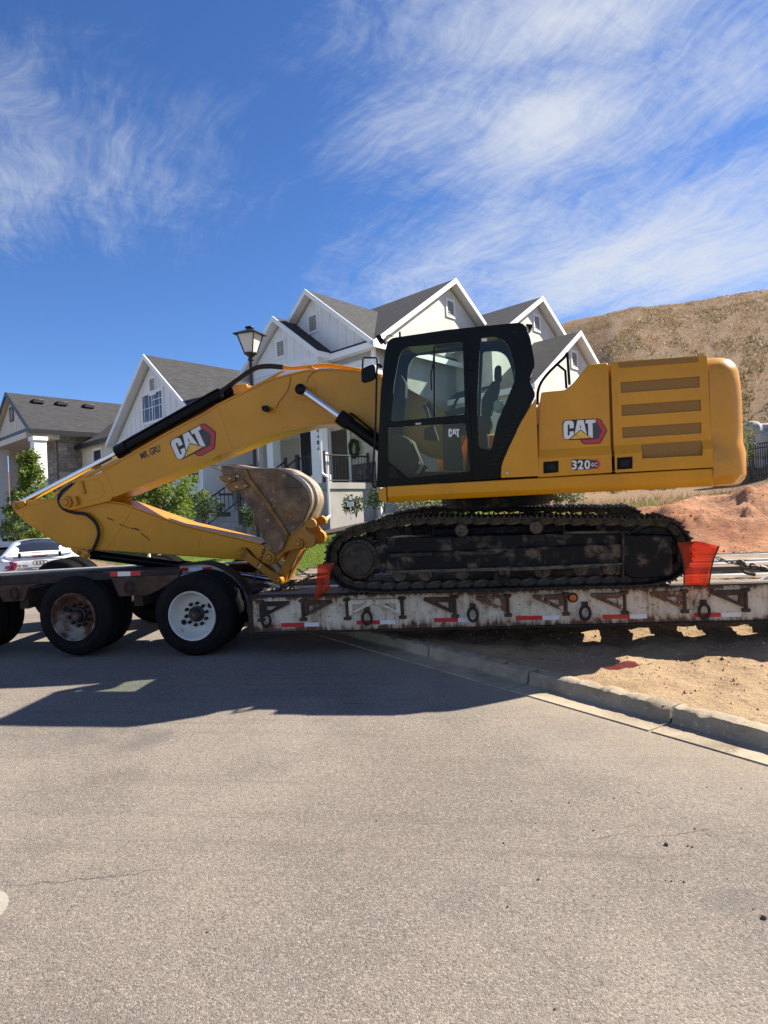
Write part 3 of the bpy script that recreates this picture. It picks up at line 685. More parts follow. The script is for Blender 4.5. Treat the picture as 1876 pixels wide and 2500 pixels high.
def gable(h, axis, front, back, cp, zp, half, slope, parent, wall_m, roof_m='shingle', trim='white_trim', zb=1.5, over=0.4, batten=None, vent=True, halfL=None, fascia=0.2, wall_in=0.4, lap_below=None, soff='white_siding'):
    """gable prism. cp: ridge position on the cross axis, front: rake plane, ridge runs from front to back"""
    hl = halfL or half; PP = (lambda c, l, z: h.P(l, c, z)) if axis == 'A' else (lambda c, l, z: h.P(c, l, z))
    ze = zp - slope * half; zeL = zp - slope * hl
    wing = MB(); zin = 0.28
    poly = [(cp - half + wall_in, zb), (cp + hl - wall_in, zb), (cp + hl - wall_in, zeL + slope * wall_in - zin), (cp, zp - zin), (cp - half + wall_in, ze + slope * wall_in - zin)]
    mb = MB(); mb.prism(poly, front + over, back, fn=lambda x, y, z: PP(x, y, z)); w = mb.build('wall', wall_m, parent, 30); fix(w)
    for sgn, hh in ((-1, half), (1, hl)):
        zz = zp - slope * hh; th = 0.10
        pts = [(cp, zp), (cp + sgn * hh, zz)]
        mb = MB(); vs = [PP(c, l, z + dz) for dz in (0, -th) for c, z, l in ((cp, zp, front), (cp + sgn * hh, zz, front), (cp + sgn * hh, zz, back), (cp, zp, back))]
        mb.add(vs, [(0, 1, 2, 3), (7, 6, 5, 4), (0, 4, 5, 1), (1, 5, 6, 2), (2, 6, 7, 3), (3, 7, 4, 0)])
        L = math.hypot(hh, zp - zz); W_ = abs(back - front); uvq = [(0, L), (0, 0), (W_, 0), (W_, L)]
        mb.uv = uvq + [uvq[i - 4] for i in (7, 6, 5, 4)] + [(0, 0)] * 16
        ro = mb.build('roof_slope', roof_m, parent, 0); fix2(ro)
        # rake board and eave board
        fb = MB(); e = 0.035
        n_ = Vector((0, 0, 1)); q0 = [(cp, zp + .02), (cp + sgn * (hh + 0.03), zz + .02), (cp + sgn * (hh + .03), zz - fascia), (cp, zp - fascia - .0)]
        fb.prism(q0, front - e, front + 0.02, fn=lambda x, y, z: PP(x, y, z)); o = fb.build('rake_board', trim, ro, 0); fix(o)
        fb = MB(); c0, c1 = sorted((cp + sgn * hh, cp + sgn * (hh + .035))); fb.prism([(c0, zz - fascia), (c1, zz - fascia), (c1, zz + .02), (c0, zz + .02)], front, back, fn=lambda x, y, z: PP(x, y, z)); o = fb.build('eave_board', trim, ro, 0); fix(o)
        # soffit
        fb = MB(); fb.prism([(cp, zp - .13), (cp + sgn * hh, zz - .13), (cp + sgn * hh, zz - .16), (cp, zp - .16)], front + .02, back, fn=lambda x, y, z: PP(x, y, z)); o = fb.build('soffit', soff, ro, 0); fix(o)
    f0 = front + over
    def wall_top(c): return min(zp - slope * abs(c - cp) - zin, 99) - 0.03
    if batten:
        sp, z0 = batten; c = cp - half + wall_in + 0.08
        while c < cp + hl - wall_in:
            t_ = wall_top(c)
            if t_ > z0 + .1:
                fb = MB(); fb.prism([(c - .022, z0), (c + .022, z0), (c + .022, t_), (c - .022, t_)], f0 - 0.022, f0, fn=lambda x, y, z: PP(x, y, z)); o = fb.build('batten', wall_m, w, 0); fix(o)
            c += sp
        fb = MB(); fb.prism([(cp - half + wall_in, z0 - .12), (cp + hl - wall_in, z0 - .12), (cp + hl - wall_in, z0 + .12), (cp - half + wall_in, z0 + .12)], f0 - 0.035, f0, fn=lambda x, y, z: PP(x, y, z)); o = fb.build('band_board', trim, w, 0); fix(o)
    if lap_below:
        z0, z1 = lap_below; z = z0
        while z < z1 - .05:
            fb = MB(); c0, c1 = cp - half + wall_in, cp + hl - wall_in
            mbv = [PP(c, l, zz) for c in (c0, c1) for l, zz in ((f0, z), (f0 - .028, z), (f0 - .006, z + .2), (f0, z + .2))]
            fb.add(mbv, [(0, 1, 2, 3), (7, 6, 5, 4), (1, 5, 6, 2), (0, 4, 5, 1), (2, 6, 7, 3)]); o = fb.build('lap_board', wall_m, w, 0); fix(o); z += .2
    if vent:
        vc, vz = cp, zp - slope * 1.0 - .55; vent_at(h, PP, vc, vz, f0, w, trim)
    return w
def fix2(o): fix(o)
def vent_at(h, PP, c, z, f0, parent, trim, wd=.24, hg=.40):
    fb = MB(); fb.prism([(c - wd - .1, z - hg), (c + wd + .1, z - hg), (c + wd + .1, z + hg), (c - wd - .1, z + hg)], f0 - .05, f0, [[(c - wd, z - hg + .1), (c + wd, z - hg + .1), (c + wd, z + hg - .1), (c - wd, z + hg - .1)]], fn=lambda x, y, zz: PP(x, y, zz)); fr = fb.build('gable_vent', trim, parent, 0); fix(fr)
    for k in range(6):
        zz = z - hg + .13 + k * (2 * hg - .24) / 5.6; fb = MB(); vs = [PP(x, l, zq) for x in (c - wd, c + wd) for l, zq in ((f0 - .045, zz), (f0 - .01, zz + .07), (f0 - .005, zz + .05), (f0 - .04, zz - .02))]
        fb.add(vs, [(0, 1, 2, 3), (7, 6, 5, 4), (0, 4, 5, 1), (1, 5, 6, 2), (2, 6, 7, 3), (3, 7, 4, 0)]); o = fb.build('louvre', 'concrete_house', fr, 0); fix(o)
def window(h, axis, c0, x0, x1, z0, z1, parent, panes=2, trim='white_trim', grid_=False, fr_w=.12):
    """on plane c0; slightly proud frame, recessed pane"""
    PP = (lambda c, l, z: h.P(l, c, z)) if axis == 'A' else (lambda c, l, z: h.P(c, l, z))
    mb = MB(); mb.prism([(x0 - fr_w, z0 - fr_w), (x1 + fr_w, z0 - fr_w), (x1 + fr_w, z1 + fr_w), (x0 - fr_w, z1 + fr_w)], c0 - .045, c0, [[(x0, z0), (x1, z0), (x1, z1), (x0, z1)]], fn=lambda x, y, z: PP(x, y, z)); w = mb.build('window', trim, parent, 0); fix(w)
    mb = MB(); mb.prism([(x0, z0), (x1, z0), (x1, z1), (x0, z1)], c0 - .012, c0 - .004, fn=lambda x, y, z: PP(x, y, z)); o = mb.build('window_pane', 'window_glass', w, 0); fix(o)
    for k in range(1, panes):
        xm = x0 + (x1 - x0) * k / panes; mb = MB(); mb.prism([(xm - .03, z0), (xm + .03, z0), (xm + .03, z1), (xm - .03, z1)], c0 - .035, c0 - .01, fn=lambda x, y, z: PP(x, y, z)); o = mb.build('mullion', trim, w, 0); fix(o)
    if grid_:
        for zz in (z0 + (z1 - z0) * .5, z0 + (z1 - z0) * .75): 
            mb = MB(); mb.prism([(x0, zz - .015), ((x0 + x1) / 2 if zz > z0 + (z1 - z0) * .6 else x1, zz - .015), ((x0 + x1) / 2 if zz > z0 + (z1 - z0) * .6 else x1, zz + .015), (x0, zz + .015)], c0 - .03, c0 - .01, fn=lambda x, y, z: PP(x, y, z)); o = mb.build('glazing_bar', trim, w, 0); fix(o)
    return w
def stonework(h, axis, c0, x0, x1, z0, z1, parent, fam, row=.17, lmin=.3, lmax=.75):
    """courses of split stone, each stone an object; meshes are shared"""
    PP = (lambda c, l, z: h.P(l, c, z)) if axis == 'A' else (lambda c, l, z: h.P(c, l, z))
    mb = MB(); mb.prism([(x0, z0), (x1, z0), (x1, z1), (x0, z1)], c0 - .02, c0, fn=lambda x, y, z: PP(x, y, z)); base = mb.build('stone_veneer', 'stone_grey1', parent, 0); fix(base)
    z = z0
    while z < z1 - .06:
        hh = min(row * rng.uniform(.7, 1.25), z1 - z); x = x0
        while x < x1 - .02:
            L = min(rng.uniform(lmin, lmax), x1 - x)
            if x1 - x - L < .15: L = x1 - x
            p_ = rng.uniform(.03, .075); g_ = .008; mb = MB()
            mb.prism([(x + g_, z + g_), (x + L - g_, z + g_), (x + L - g_, z + hh - g_), (x + g_, z + hh - g_)], c0 - p_, c0 - .015, fn=lambda xx, y, zz: PP(xx, y, zz)); o = mb.build('stone', fam + str(rng.randrange(4)), base, 0); fix(o)
            x += L
        z += hh
    return base
def railing(h, parent, A_, B_, z0, zr0, zr1, n, name='railing'):
    """A_, B_: (a,b) ends; floor heights z0a/z0b tuple; n balusters"""
    pa, pb = A_, B_; P0 = lambda t, z: h.P(pa[0] + (pb[0] - pa[0]) * t, pa[1] + (pb[1] - pa[1]) * t, z)
    f0 = lambda t: z0[0] + (z0[1] - z0[0]) * t
    mb = MB(); mb.tube([P0(0, f0(0) + zr1), P0(1, f0(1) + zr1)], .028, 6); r = mb.build(name, 'iron_black', parent, 30)
    mb = MB(); mb.tube([P0(0, f0(0) + zr0), P0(1, f0(1) + zr0)], .022, 6); mb.build('bottom_rail', 'iron_black', r, 30)
    for t in (0, 1):
        mb = MB(); c = P0(t, 0); zz = f0(t); mb.box((c.x - .05, c.y - .05, zz), (c.x + .05, c.y + .05, zz + zr1 + .13)); mb.build('rail_post', 'iron_black', r, 0)
    for k in range(1, n + 1):
        t = k / (n + 1); mb = MB(); mb.tube([P0(t, f0(t) + zr0), P0(t, f0(t) + zr1)], .014, 4); mb.build('baluster', 'iron_black', r, 30)
    return r
h = HF(912, 833, 26.0); ZG = 1.42
wh = thing('house', 'white board and batten house with stucco gables behind the excavator', 'house', tuple(h.P(3, 3, ZG)))
a1b, a1z = h.A(745, 707, 0); b1a, b1z = h.B(1113, 680, 0)
gable(h, 'A', 0.0, 9.0, a1b, a1z, a1b, (a1z - h.zk) / a1b, wh, 'white_siding', zb=ZG, batten=(0.48, h.zk - .05))
gable(h, 'B', 0.0, 8.0, b1a, b1z, b1a, (b1z - h.zk) / b1a, wh, 'stucco', zb=ZG)
a2b, a2z = h.A(666, 773, -.7); e2b, e2z = h.A(774, 857, -.7)
gable(h, 'A', -0.7, 1.0, a2b, a2z, a2b - e2b, (a2z - e2z) / (a2b - e2b), wh, 'white_siding', zb=5.6, batten=(.48, e2z - .1), lap_below=(5.6, e2z - .25))
b2a, b2z = h.B(1325, 724, -2.0); gable(h, 'B', -2.0, 7.5, b2a, b2z, 4.6, .56, wh, 'stucco', zb=ZG)
b3a, b3z = h.B(1418, 808, -4.0); gable(h, 'B', -4.0, 4.0, b3a, b3z, 4.6, .60, wh, 'stucco', zb=ZG)
a3b, a3z = h.A(351, 866, -4.0); s3 = .74
w3 = gable(h, 'A', -4.0, 7.0, a3b, a3z, 4.55, s3, wh, 'white_siding', zb=ZG, batten=(.50, 5.45), lap_below=(2.8, 5.3), halfL=4.5)
bx0, bz1 = h.A(396, 953, -3.6); bx1, bz0 = h.A(352, 1033, -3.6)
window(h, 'A', -3.6, min(bx0, bx1), max(bx0, bx1), bz0, bz1, w3, 2, grid_=True)
window(h, 'A', 0.4, h.A(945, 880, .4)[0] + 1.2, h.A(835, 930, .4)[0], 5.6, 7.05, wh, 3)
# main wall between wings and lap siding on its lower storey
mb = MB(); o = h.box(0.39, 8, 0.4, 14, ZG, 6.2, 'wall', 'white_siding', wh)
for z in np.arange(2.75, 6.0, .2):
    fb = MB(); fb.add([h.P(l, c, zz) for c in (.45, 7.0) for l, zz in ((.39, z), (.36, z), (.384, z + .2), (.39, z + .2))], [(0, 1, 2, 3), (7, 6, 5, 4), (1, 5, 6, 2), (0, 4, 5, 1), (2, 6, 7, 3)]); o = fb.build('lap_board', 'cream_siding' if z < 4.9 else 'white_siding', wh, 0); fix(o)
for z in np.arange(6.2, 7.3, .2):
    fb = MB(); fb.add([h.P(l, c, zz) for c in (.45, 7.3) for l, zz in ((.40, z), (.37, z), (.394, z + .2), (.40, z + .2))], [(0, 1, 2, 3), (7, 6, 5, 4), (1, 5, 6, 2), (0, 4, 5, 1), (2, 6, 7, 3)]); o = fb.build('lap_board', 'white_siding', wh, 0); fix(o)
h.box(.30, .42, .28, .44, ZG, h.zk - .1, 'corner_board', 'white_trim', wh)
k = 0
for z in np.arange(3.0, 7.4, .34):       # quoins on the stucco corner
    L = .42 if k % 2 else .26; k += 1; h.box(.42, .42 + L, .345, .40, z, z + .30, 'quoin', 'white_trim', wh, .01)
stonework(h, 'A', .36, .5, 2.2, ZG + .9, 3.55, wh, 'stone_grey')
# porch: slab, foundation, column, roof, railings, steps, door
pf = 2.78; PA = -2.15
h.box(PA, .36, .62, 7.0, ZG - .6, pf - .22, 'foundation', 'concrete_house', wh); h.box(PA - .06, .36, .56, 7.0, pf - .22, pf, 'porch_slab', 'concrete_house', wh, .01)
h.box(PA - .5, .4, .2, 7.0, 5.35, 5.62, 'porch_roof', 'white_trim', wh)
def column(a, b, z0, z1, w=.2, parent=wh):
    c = h.box(a - w, a + w, b - w, b + w, z0, z1, 'column', 'white_trim', parent, .008); h.box(a - w - .05, a + w + .05, b - w - .05, b + w + .05, z0, z0 + .3, 'plinth', 'white_trim', c, .01); return c
cb = h.A(781, 1120, PA + .2)[0]; colm = column(PA + .22, cb, pf, 5.36, .23)
cd = h.A(668, 1110, PA + .2)[0]; column(PA + .22, cd, pf, 5.36, .2); column(PA + .22, cd + 1.0, pf, 5.36, .12)
for i, ch in enumerate('4416'):
    y0 = 1057 + i * 14.2; x = 772.5 + i * .9; a_ = PA + .22 - .235
    (bA, zA), (bB, zB), (bC, zC) = h.A(x, y0, a_), h.A(x + 7.5, y0 - .3, a_), h.A(x, y0 - 10, a_)
    text_obj(ch, lambda u_, v_: h.P(a_, bA + (bB - bA) * u_ + (bC - bA) * v_, zA + (zB - zA) * u_ + (zC - zA) * v_), 'logo_black', colm, name='house_number', bold=.01)
mb = MB(); dp_ = [h.P(PA - .05, cb - .38, z) for z in (5.3, 3.3, 3.1)] + [h.P(PA - .12, .5, 2.95), h.P(PA - .12, .5, ZG + .25), h.P(PA - .35, .45, ZG + .1)]; mb.tube(dp_, .055, 6); mb.build('downspout', 'white_trim', wh, 20)
railing(h, wh, (PA + .1, cb - .35), (.2, .78), (pf, pf), .1, .98, 12); railing(h, wh, (PA + .1, cb + .4), (PA + .1, cb + 1.2), (pf, pf), .1, .98, 5); railing(h, wh, (PA + .05, cb + 1.2), (PA - .0, cb + 2.6), (pf, pf - .6), .1, .98, 7)
# front door with wreath, side windows
mb = MB(); o = h.box(.30, .36, 2.0, 3.0, pf, pf + 2.15, 'door', 'door_brown', wh); h.box(.27, .33, 1.85, 2.0, pf, pf + 2.3, 'door_frame', 'white_trim', o); h.box(.27, .33, 3.0, 3.15, pf, pf + 2.3, 'door_frame', 'white_trim', o)
bb0, zz0 = h.A(745, 1135, .3); window(h, 'A', .34, bb0 - .35, bb0 + .15, pf + .1, pf + 2.0, wh, 1, fr_w=.16)
h.box(.25, .33, 3.6, 5.0, pf, pf + 2.3, 'garden_door', 'window_glass', wh)
mb = MB(); c = h.P(.2, 1.55, pf + 1.35)
for k in range(60):
    w = 2 * math.pi * k / 60; p_ = c + Vector(h.v) * .0 + Vector((0, 0, 1)) * .30 * math.sin(w) + Vector(h.v) * .22 * math.cos(w); mb.ball(p_, rng.uniform(.05, .1), 4)
mb.build('wreath', 'leaf_dark', wh, 0)
# left wing: stone base, corner, wall lamp, side wall towards the porch
stonework(h, 'A', -3.6, 6.95, 8.3, ZG, 2.75, wh, 'stone_grey'); stonework(h, 'A', -3.6, 14.0, 15.2, ZG, 2.75, wh, 'stone_grey')
stonework(h, 'B', 6.90, -3.55, -1.0, ZG, 2.75, wh, 'stone_grey')
for z in np.arange(2.8, 5.3, .2):
    fb = MB(); fb.add([h.P(l, c, zz) for l in (-3.6, 0.3) for c, zz in ((6.90, z), (6.872, z), (6.896, z + .2), (6.90, z + .2))], [(0, 1, 2, 3), (7, 6, 5, 4), (1, 5, 6, 2), (0, 4, 5, 1), (2, 6, 7, 3)]); o = fb.build('lap_board', 'white_siding', wh, 0); fix(o)
h.box(-3.66, -3.55, 6.85, 6.99, 2.75, 5.6, 'corner_board', 'white_trim', wh); h.box(-3.66, 0, 6.84, 6.93, 2.72, 2.82, 'water_table', 'white_trim', wh)
h.box(-3.62, -3.58, 8.7, 13.4, ZG, 3.9, 'garage_door', 'white_trim', wh)
wl = h.box(-3.78, -3.64, 7.35, 7.55, 3.2, 3.6, 'wall_lamp', 'iron_black', wh, .02); h.box(-3.80, -3.62, 7.33, 7.57, 3.6, 3.66, 'lamp_cap', 'iron_black', wl)
mb = MB(); mb.tube([h.P(-1.0, 6.82, z) for z in (5.3, 2.0)] + [h.P(-1.0, 6.7, 1.7), h.P(-1.0, 6.7, ZG)], .05, 6); mb.build('downspout', 'white_trim', wh, 20)
h.box(-.95, -.75, 6.78, 6.9, ZG, 5.3, 'corner_board', 'white_trim', wh)
# steps up to the porch between wing and column
for k in range(7):
    h.box(PA - .35 * (k + 1), PA - .35 * k, 3.2, 5.0, ZG - .8, pf - .2 * (k + 1), 'step', 'concrete_house', wh, .01)
h.box(PA - 2.0, PA, 2.9, 3.2, ZG - .8, pf - .5, 'step_wall', 'concrete_house', wh, .01)
railing(h, wh, (PA - .05, 3.05), (PA - 2.3, 3.05), (pf - .05, pf - 1.3), .12, .98, 11); railing(h, wh, (PA - .05, 5.1), (PA - 2.6, 5.1), (pf - .05, pf - 1.45), .12, .98, 12)
railing(h, wh, (PA + .05, 5.1), (PA + .05, 6.8), (pf, pf), .1, .98, 8)
# roof pieces: vents on the slopes, flue
def roof_vent(a, b, z, parent=wh):
    o = h.box(a - .22, a + .22, b - .2, b + .2, z, z + .14, 'roof_vent', 'iron_black', parent, .02); return o
sl = (a1z - h.zk) / a1b; roof_vent(4.6, a1b - .75, a1z - sl * .75 - .03)
mb = MB(); c = h.P(10.6, 3.0, 10.4); mb.cyl(c, c + Vector((0, 0, .75)), .13, 14); mb.cyl(c + Vector((0, 0, .75)), c + Vector((0, 0, .95)), .17, 14); mb.build('flue', 'steel', wh, 30)

# neighbour with dark trim and stone
g = HF(72, 1047, 37.0); GZ = 1.1
nh = thing('house', 'stone and cream house with dark trim and grey roof at the far left', 'house', tuple(g.P(3, 3, GZ)))
npb, npz = g.A(14, 958, 0.0); gs = (npz - g.zk) / npb
gable(g, 'A', 0, 15, npb, npz, npb, gs, nh, 'cream_siding', 'shingle_brown', 'dark_trim', zb=g.zk - .2, over=.3, batten=(.45, g.zk + .1), fascia=.22, vent=True, soff='cream_siding')
g.box(1.74, 15, .9, 10, GZ, g.zk - .1, 'wall', 'stone_tan1', nh)
e1, _ = g.B(140, 1110, .9); e2, _ = g.B(215, 1110, .9)
stonework(g, 'B', .85, 1.76, 3.6, GZ + .7, g.zk - .15, nh, 'stone_tan', .2, .4, 1.0); stonework(g, 'A', 1.72, .9, 4.2, GZ + .7, g.zk - .15, nh, 'stone_tan', .2, .4, 1.0)
g.box(-.1, 1.7, .3, 10, g.zk - .42, g.zk - .12, 'porch_beam', 'cream_siding', nh)
for px, w in ((92, .32), (0, .3)):
    cbv = g.A(px, 1110, .3)[0]; c = g.box(.05, .05 + 2 * w, cbv - w, cbv + w, GZ, g.zk - .42, 'column', 'white_trim', nh, .01); g.box(-.02, .12 + 2 * w, cbv - w - .07, cbv + w + .07, g.zk - .62, g.zk - .42, 'capital', 'white_trim', c)
g.box(-.2, 1.7, .2, 10, GZ - .5, GZ + .75, 'porch_slab', 'concrete_house', nh)
railing(g, nh, (.7, .6), (1.65, .6), (GZ + .75, GZ + .75), .1, .95, 5)
g.box(1.60, 1.66, 1.35, 2.2, GZ + .75, GZ + 3.0, 'door', 'door_brown', nh); g.box(1.58, 1.66, 2.2, 2.35, GZ + .75, GZ + 3.1, 'door_frame', 'white_trim', nh)
for px, py in ((92, 977), (150, 984), (216, 993)):
    fr_ = .14; bb = npb * (1 - fr_ * 1.6); aa, _ = g.B(px, py, bb); zz = npz - gs * (npb - bb); o = g.box(aa - .3, aa + .3, bb - .25, bb + .25, zz - .05, zz + .16, 'roof_vent', 'iron_black', nh, .02)
# right-hand wing with hipped roof running back behind the white house
gable(g, 'B', -6.5, 4, 2.7 + 4.4, 6.07 + 4.4 * .60, 4.4, .60, nh, 'cream_siding', 'shingle_brown', 'dark_trim', zb=GZ, over=.4, batten=(.5, GZ + .8), vent=False, fascia=.22, soff='cream_siding')
window(g, 'A', 3.1, -2.0, -.95, 4.55, 5.65, nh, 1)
# pyramid roof behind
pk = g.P(18, npb + 1.5, 0); r_ = rayG(275, 956); zpk = CG[2] + r_[2] * ((Vector(pk) - Vector(CG)).dot(Vector(FWD)) / (r_ @ FWD))
mb = MB(); aa = 18.; ze_ = npz - 1.4
cs = [(aa - 5, npb - 4), (aa + 5, npb - 4), (aa + 5, npb + 7), (aa - 5, npb + 7)]
c_pk = g.P(aa, npb + 1.5, 0); ks = ((CG[2] - CG[2]))
mb.add([g.P(a, b, ze_) for a, b in cs] + [g.P(aa, npb + 1.5, zpk)], [(0, 1, 4), (1, 2, 4), (2, 3, 4), (3, 0, 4), (3, 2, 1, 0)]); mb.uv = [(0, 0), (8, 0), (4, 6)] * 4 + [(0, 0)] * 4
o = mb.build('hip_roof', 'shingle_brown', nh, 0); fix(o)
mat('rust_mixed', (0.15, 0.07, 0.035), 0.8, 0.05, 0.4, 8, 0.25, 50, patch=((0.50, 0.44, 0.36), 7, 0.54, 0.6), speck=((0.04, 0.02, 0.012), 16, 0.6))
# ---------------------------------------------------------------- low loader trailer (road frame)
ZD = 0.715                                              # deck height of the well
tr = thing('lowboy_trailer', 'rusty white low loader trailer carrying the yellow excavator', 'trailer', (-0.5, 1.3, 0), 'T')
XL, XR = -3.10, 5.4
for y0, y1, nm in ((0.0, 0.035, 'side_rail'), (2.565, 2.60, 'side_rail')):
    b = MB(); b.prism([(XL, 0.285), (2.9, 0.325), (XR, 0.36), (XR, 0.70), (XL, 0.705)], y0, y1); b.build(nm, 'rail_white', tr, bevel=0.006)
    b = MB(); b.box((XL - 0.01, y0 - 0.025, 0.705), (XR, y0 + 0.10, 0.722)); b.build('rail_lip', 'rust_dark', tr, bevel=0.005)
    b = MB(); b.prism([(XL - 0.01, 0.268), (2.9, 0.308), (XR, 0.343), (XR, 0.36), (2.9, 0.325), (XL - 0.01, 0.285)], y0 - 0.03, y0 + 0.12); b.build('rail_foot', 'rust_dark', tr)
b = MB(); b.box((XL - 0.02, -0.02, 0.27), (XL + 0.03, 2.6, 0.70)); b.build('end_plate', 'rust_dark', tr)
# deck: longitudinal planks, edge irons, an open slot between cross members
for (y0, y1) in ((0.13, 0.36), (0.37, 0.60), (1.36, 1.60), (2.02, 2.26), (2.27, 2.50)):
    b = MB(); n = 26
    for i in range(n + 1):
        x = XL + 0.05 + (XR - XL - 0.05) * i / n; w = 0.006 * fbm(x * 2, y0 * 9)
        for yy, zz in ((y0, ZD - .05), (y1, ZD - .05), (y1, ZD + w), (y0, ZD + w * 0.5)): b.v.append((x, yy, zz))
    for i in range(n):
        for k in range(4): b.f.append((i * 4 + k, i * 4 + (k + 1) % 4, i * 4 + 4 + (k + 1) % 4, i * 4 + 4 + k)[::-1])
    b.f += [(0, 1, 2, 3), (n * 4 + 3, n * 4 + 2, n * 4 + 1, n * 4)]
    b.build('deck_plank', 'wood_deck', tr, 0)
for y0, y1 in ((0.10, 0.128), (0.61, 0.75), (1.62, 1.76), (1.95, 2.01), (2.505, 2.56)):
    b = MB(); b.box((XL + .02, y0, 0.52 if y1 - y0 > .1 else 0.62), (XR, y1, ZD + 0.004)); b.build('deck_beam', 'edge_steel', tr, bevel=0.004)
x = XL + 0.2
while x < XR:
    b = MB(); b.box((x, 0.04, 0.44), (x + 0.20, 2.56, 0.60)); b.build('cross_member', 'rust_dark', tr); x += 0.555
# swing-out brackets, tie rings, reflective tape on the near rail
def bracket(xp, mirror, m):
    X = q(xp, 1480, 0)[0]; s = -1 if not mirror else 1; b = MB()
    zt, zb = 0.655, 0.455
    tri = [(X, zt), (X + s * 0.33, zt), (X + s * 0.33, zt - 0.035), (X + s * 0.02, zb + 0.02), (X, zb + 0.02)]
    hole = [(X + s * 0.05, zt - 0.055), (X + s * 0.19, zt - 0.055), (X + s * 0.05, zt - 0.135)]
    b.prism(tri, -0.045, -0.002, [hole]); o = b.build('swing_bracket', m, tr, bevel=0.004)
    b = MB(); b.cyl((X - s * 0.02, -0.03, zb - 0.02), (X - s * 0.02, -0.03, zt + 0.02), 0.019, 12); b.build('hinge_pin', 'rust_brown', o)
    for zz in (zb - 0.02, zt + 0.0):
        b = MB(); b.box((X - s * 0.02 - 0.042, -0.05, zz - 0.017), (X - s * 0.02 + 0.042, 0.0, zz + 0.017)); b.build('hinge_lug', 'rust_brown', o, bevel=0.006)
for xp, mi, m in ((672, True, 'rust_dark'), (745, True, 'rust_brown'), (853, True, 'rail_white'), (979, False, 'rail_white'), (1107, False, 'rust_brown'), (1236, False, 'rust_mixed'), (1377, False, 'rust_mixed'), (1520, False, 'rust_mixed'), (1666, False, 'rust_mixed'), (1815, False, 'rust_brown'), (1970, False, 'rust_brown')):
    bracket(xp - (30 if xp == 672 else 0), mi, m)
def tie_ring(xp, yp):
    X, Z = q(xp, yp, -0.03); b = MB(); w, h = 0.052, 0.075
    b.box((X - 0.035, -0.04, Z + h - 0.01), (X + 0.035, 0.0, Z + h + 0.045)); o = b.build('ring_lug', 'rust_brown', tr, bevel=0.01)
    pts = [(X + w * math.cos(t) * (1 if abs(math.cos(t)) < 2 else 1), -0.045, Z + (h if math.sin(t) > 0 else h) * math.sin(t)) for t in [2 * math.pi * k / 24 for k in range(24)]]
    b = MB(); b.tube(pts, 0.017, 8, True); b.build('tie_ring', 'rust_dark', o)
for p in ((651, 1514), (897, 1508), (1155, 1500), (1429, 1496), (1719, 1492)): tie_ring(*p)
def tape(x0, x1, y, m):
    a, zc = q(x0, y, 0); c, zd = q(x1, y - (x1 - x0) * 0.02, 0); b = MB(); b.add([(a, -0.004, zc - .024), (c, -0.004, zd - .024), (c, -0.004, zd + .024), (a, -0.004, zc + .024)], [(0, 1, 2, 3)]); b.build('reflective_tape', m, tr, 0)
for x0, xm, x1, y in ((687, 743, 780, 1526), (871, 928, 966, 1520), (1060, 1118, 1158, 1514), (1260, 1324, 1366, 1509), (1471, 1537, 1580, 1506), (1694, 1760, 1810, 1502)):
    tape(x0, xm, y, 'tape_red'); tape(xm + 1, x1, y - 1, 'tape_white')
X, Z = q(1399, 1459, -0.01)
b = MB(); b.lathe([(0.0, 0.055), (-0.02, 0.055), (-0.025, 0.045), (-0.02, 0.042)], (X, 0, Z), n=20); o = b.build('marker_lamp', 'rust_dark', tr)
b = MB(); b.lathe([(-0.012, 0.045), (-0.035, 0.035), (-0.042, 0.0)], (X, 0, Z), n=20); b.build('lens', 'amber', o)
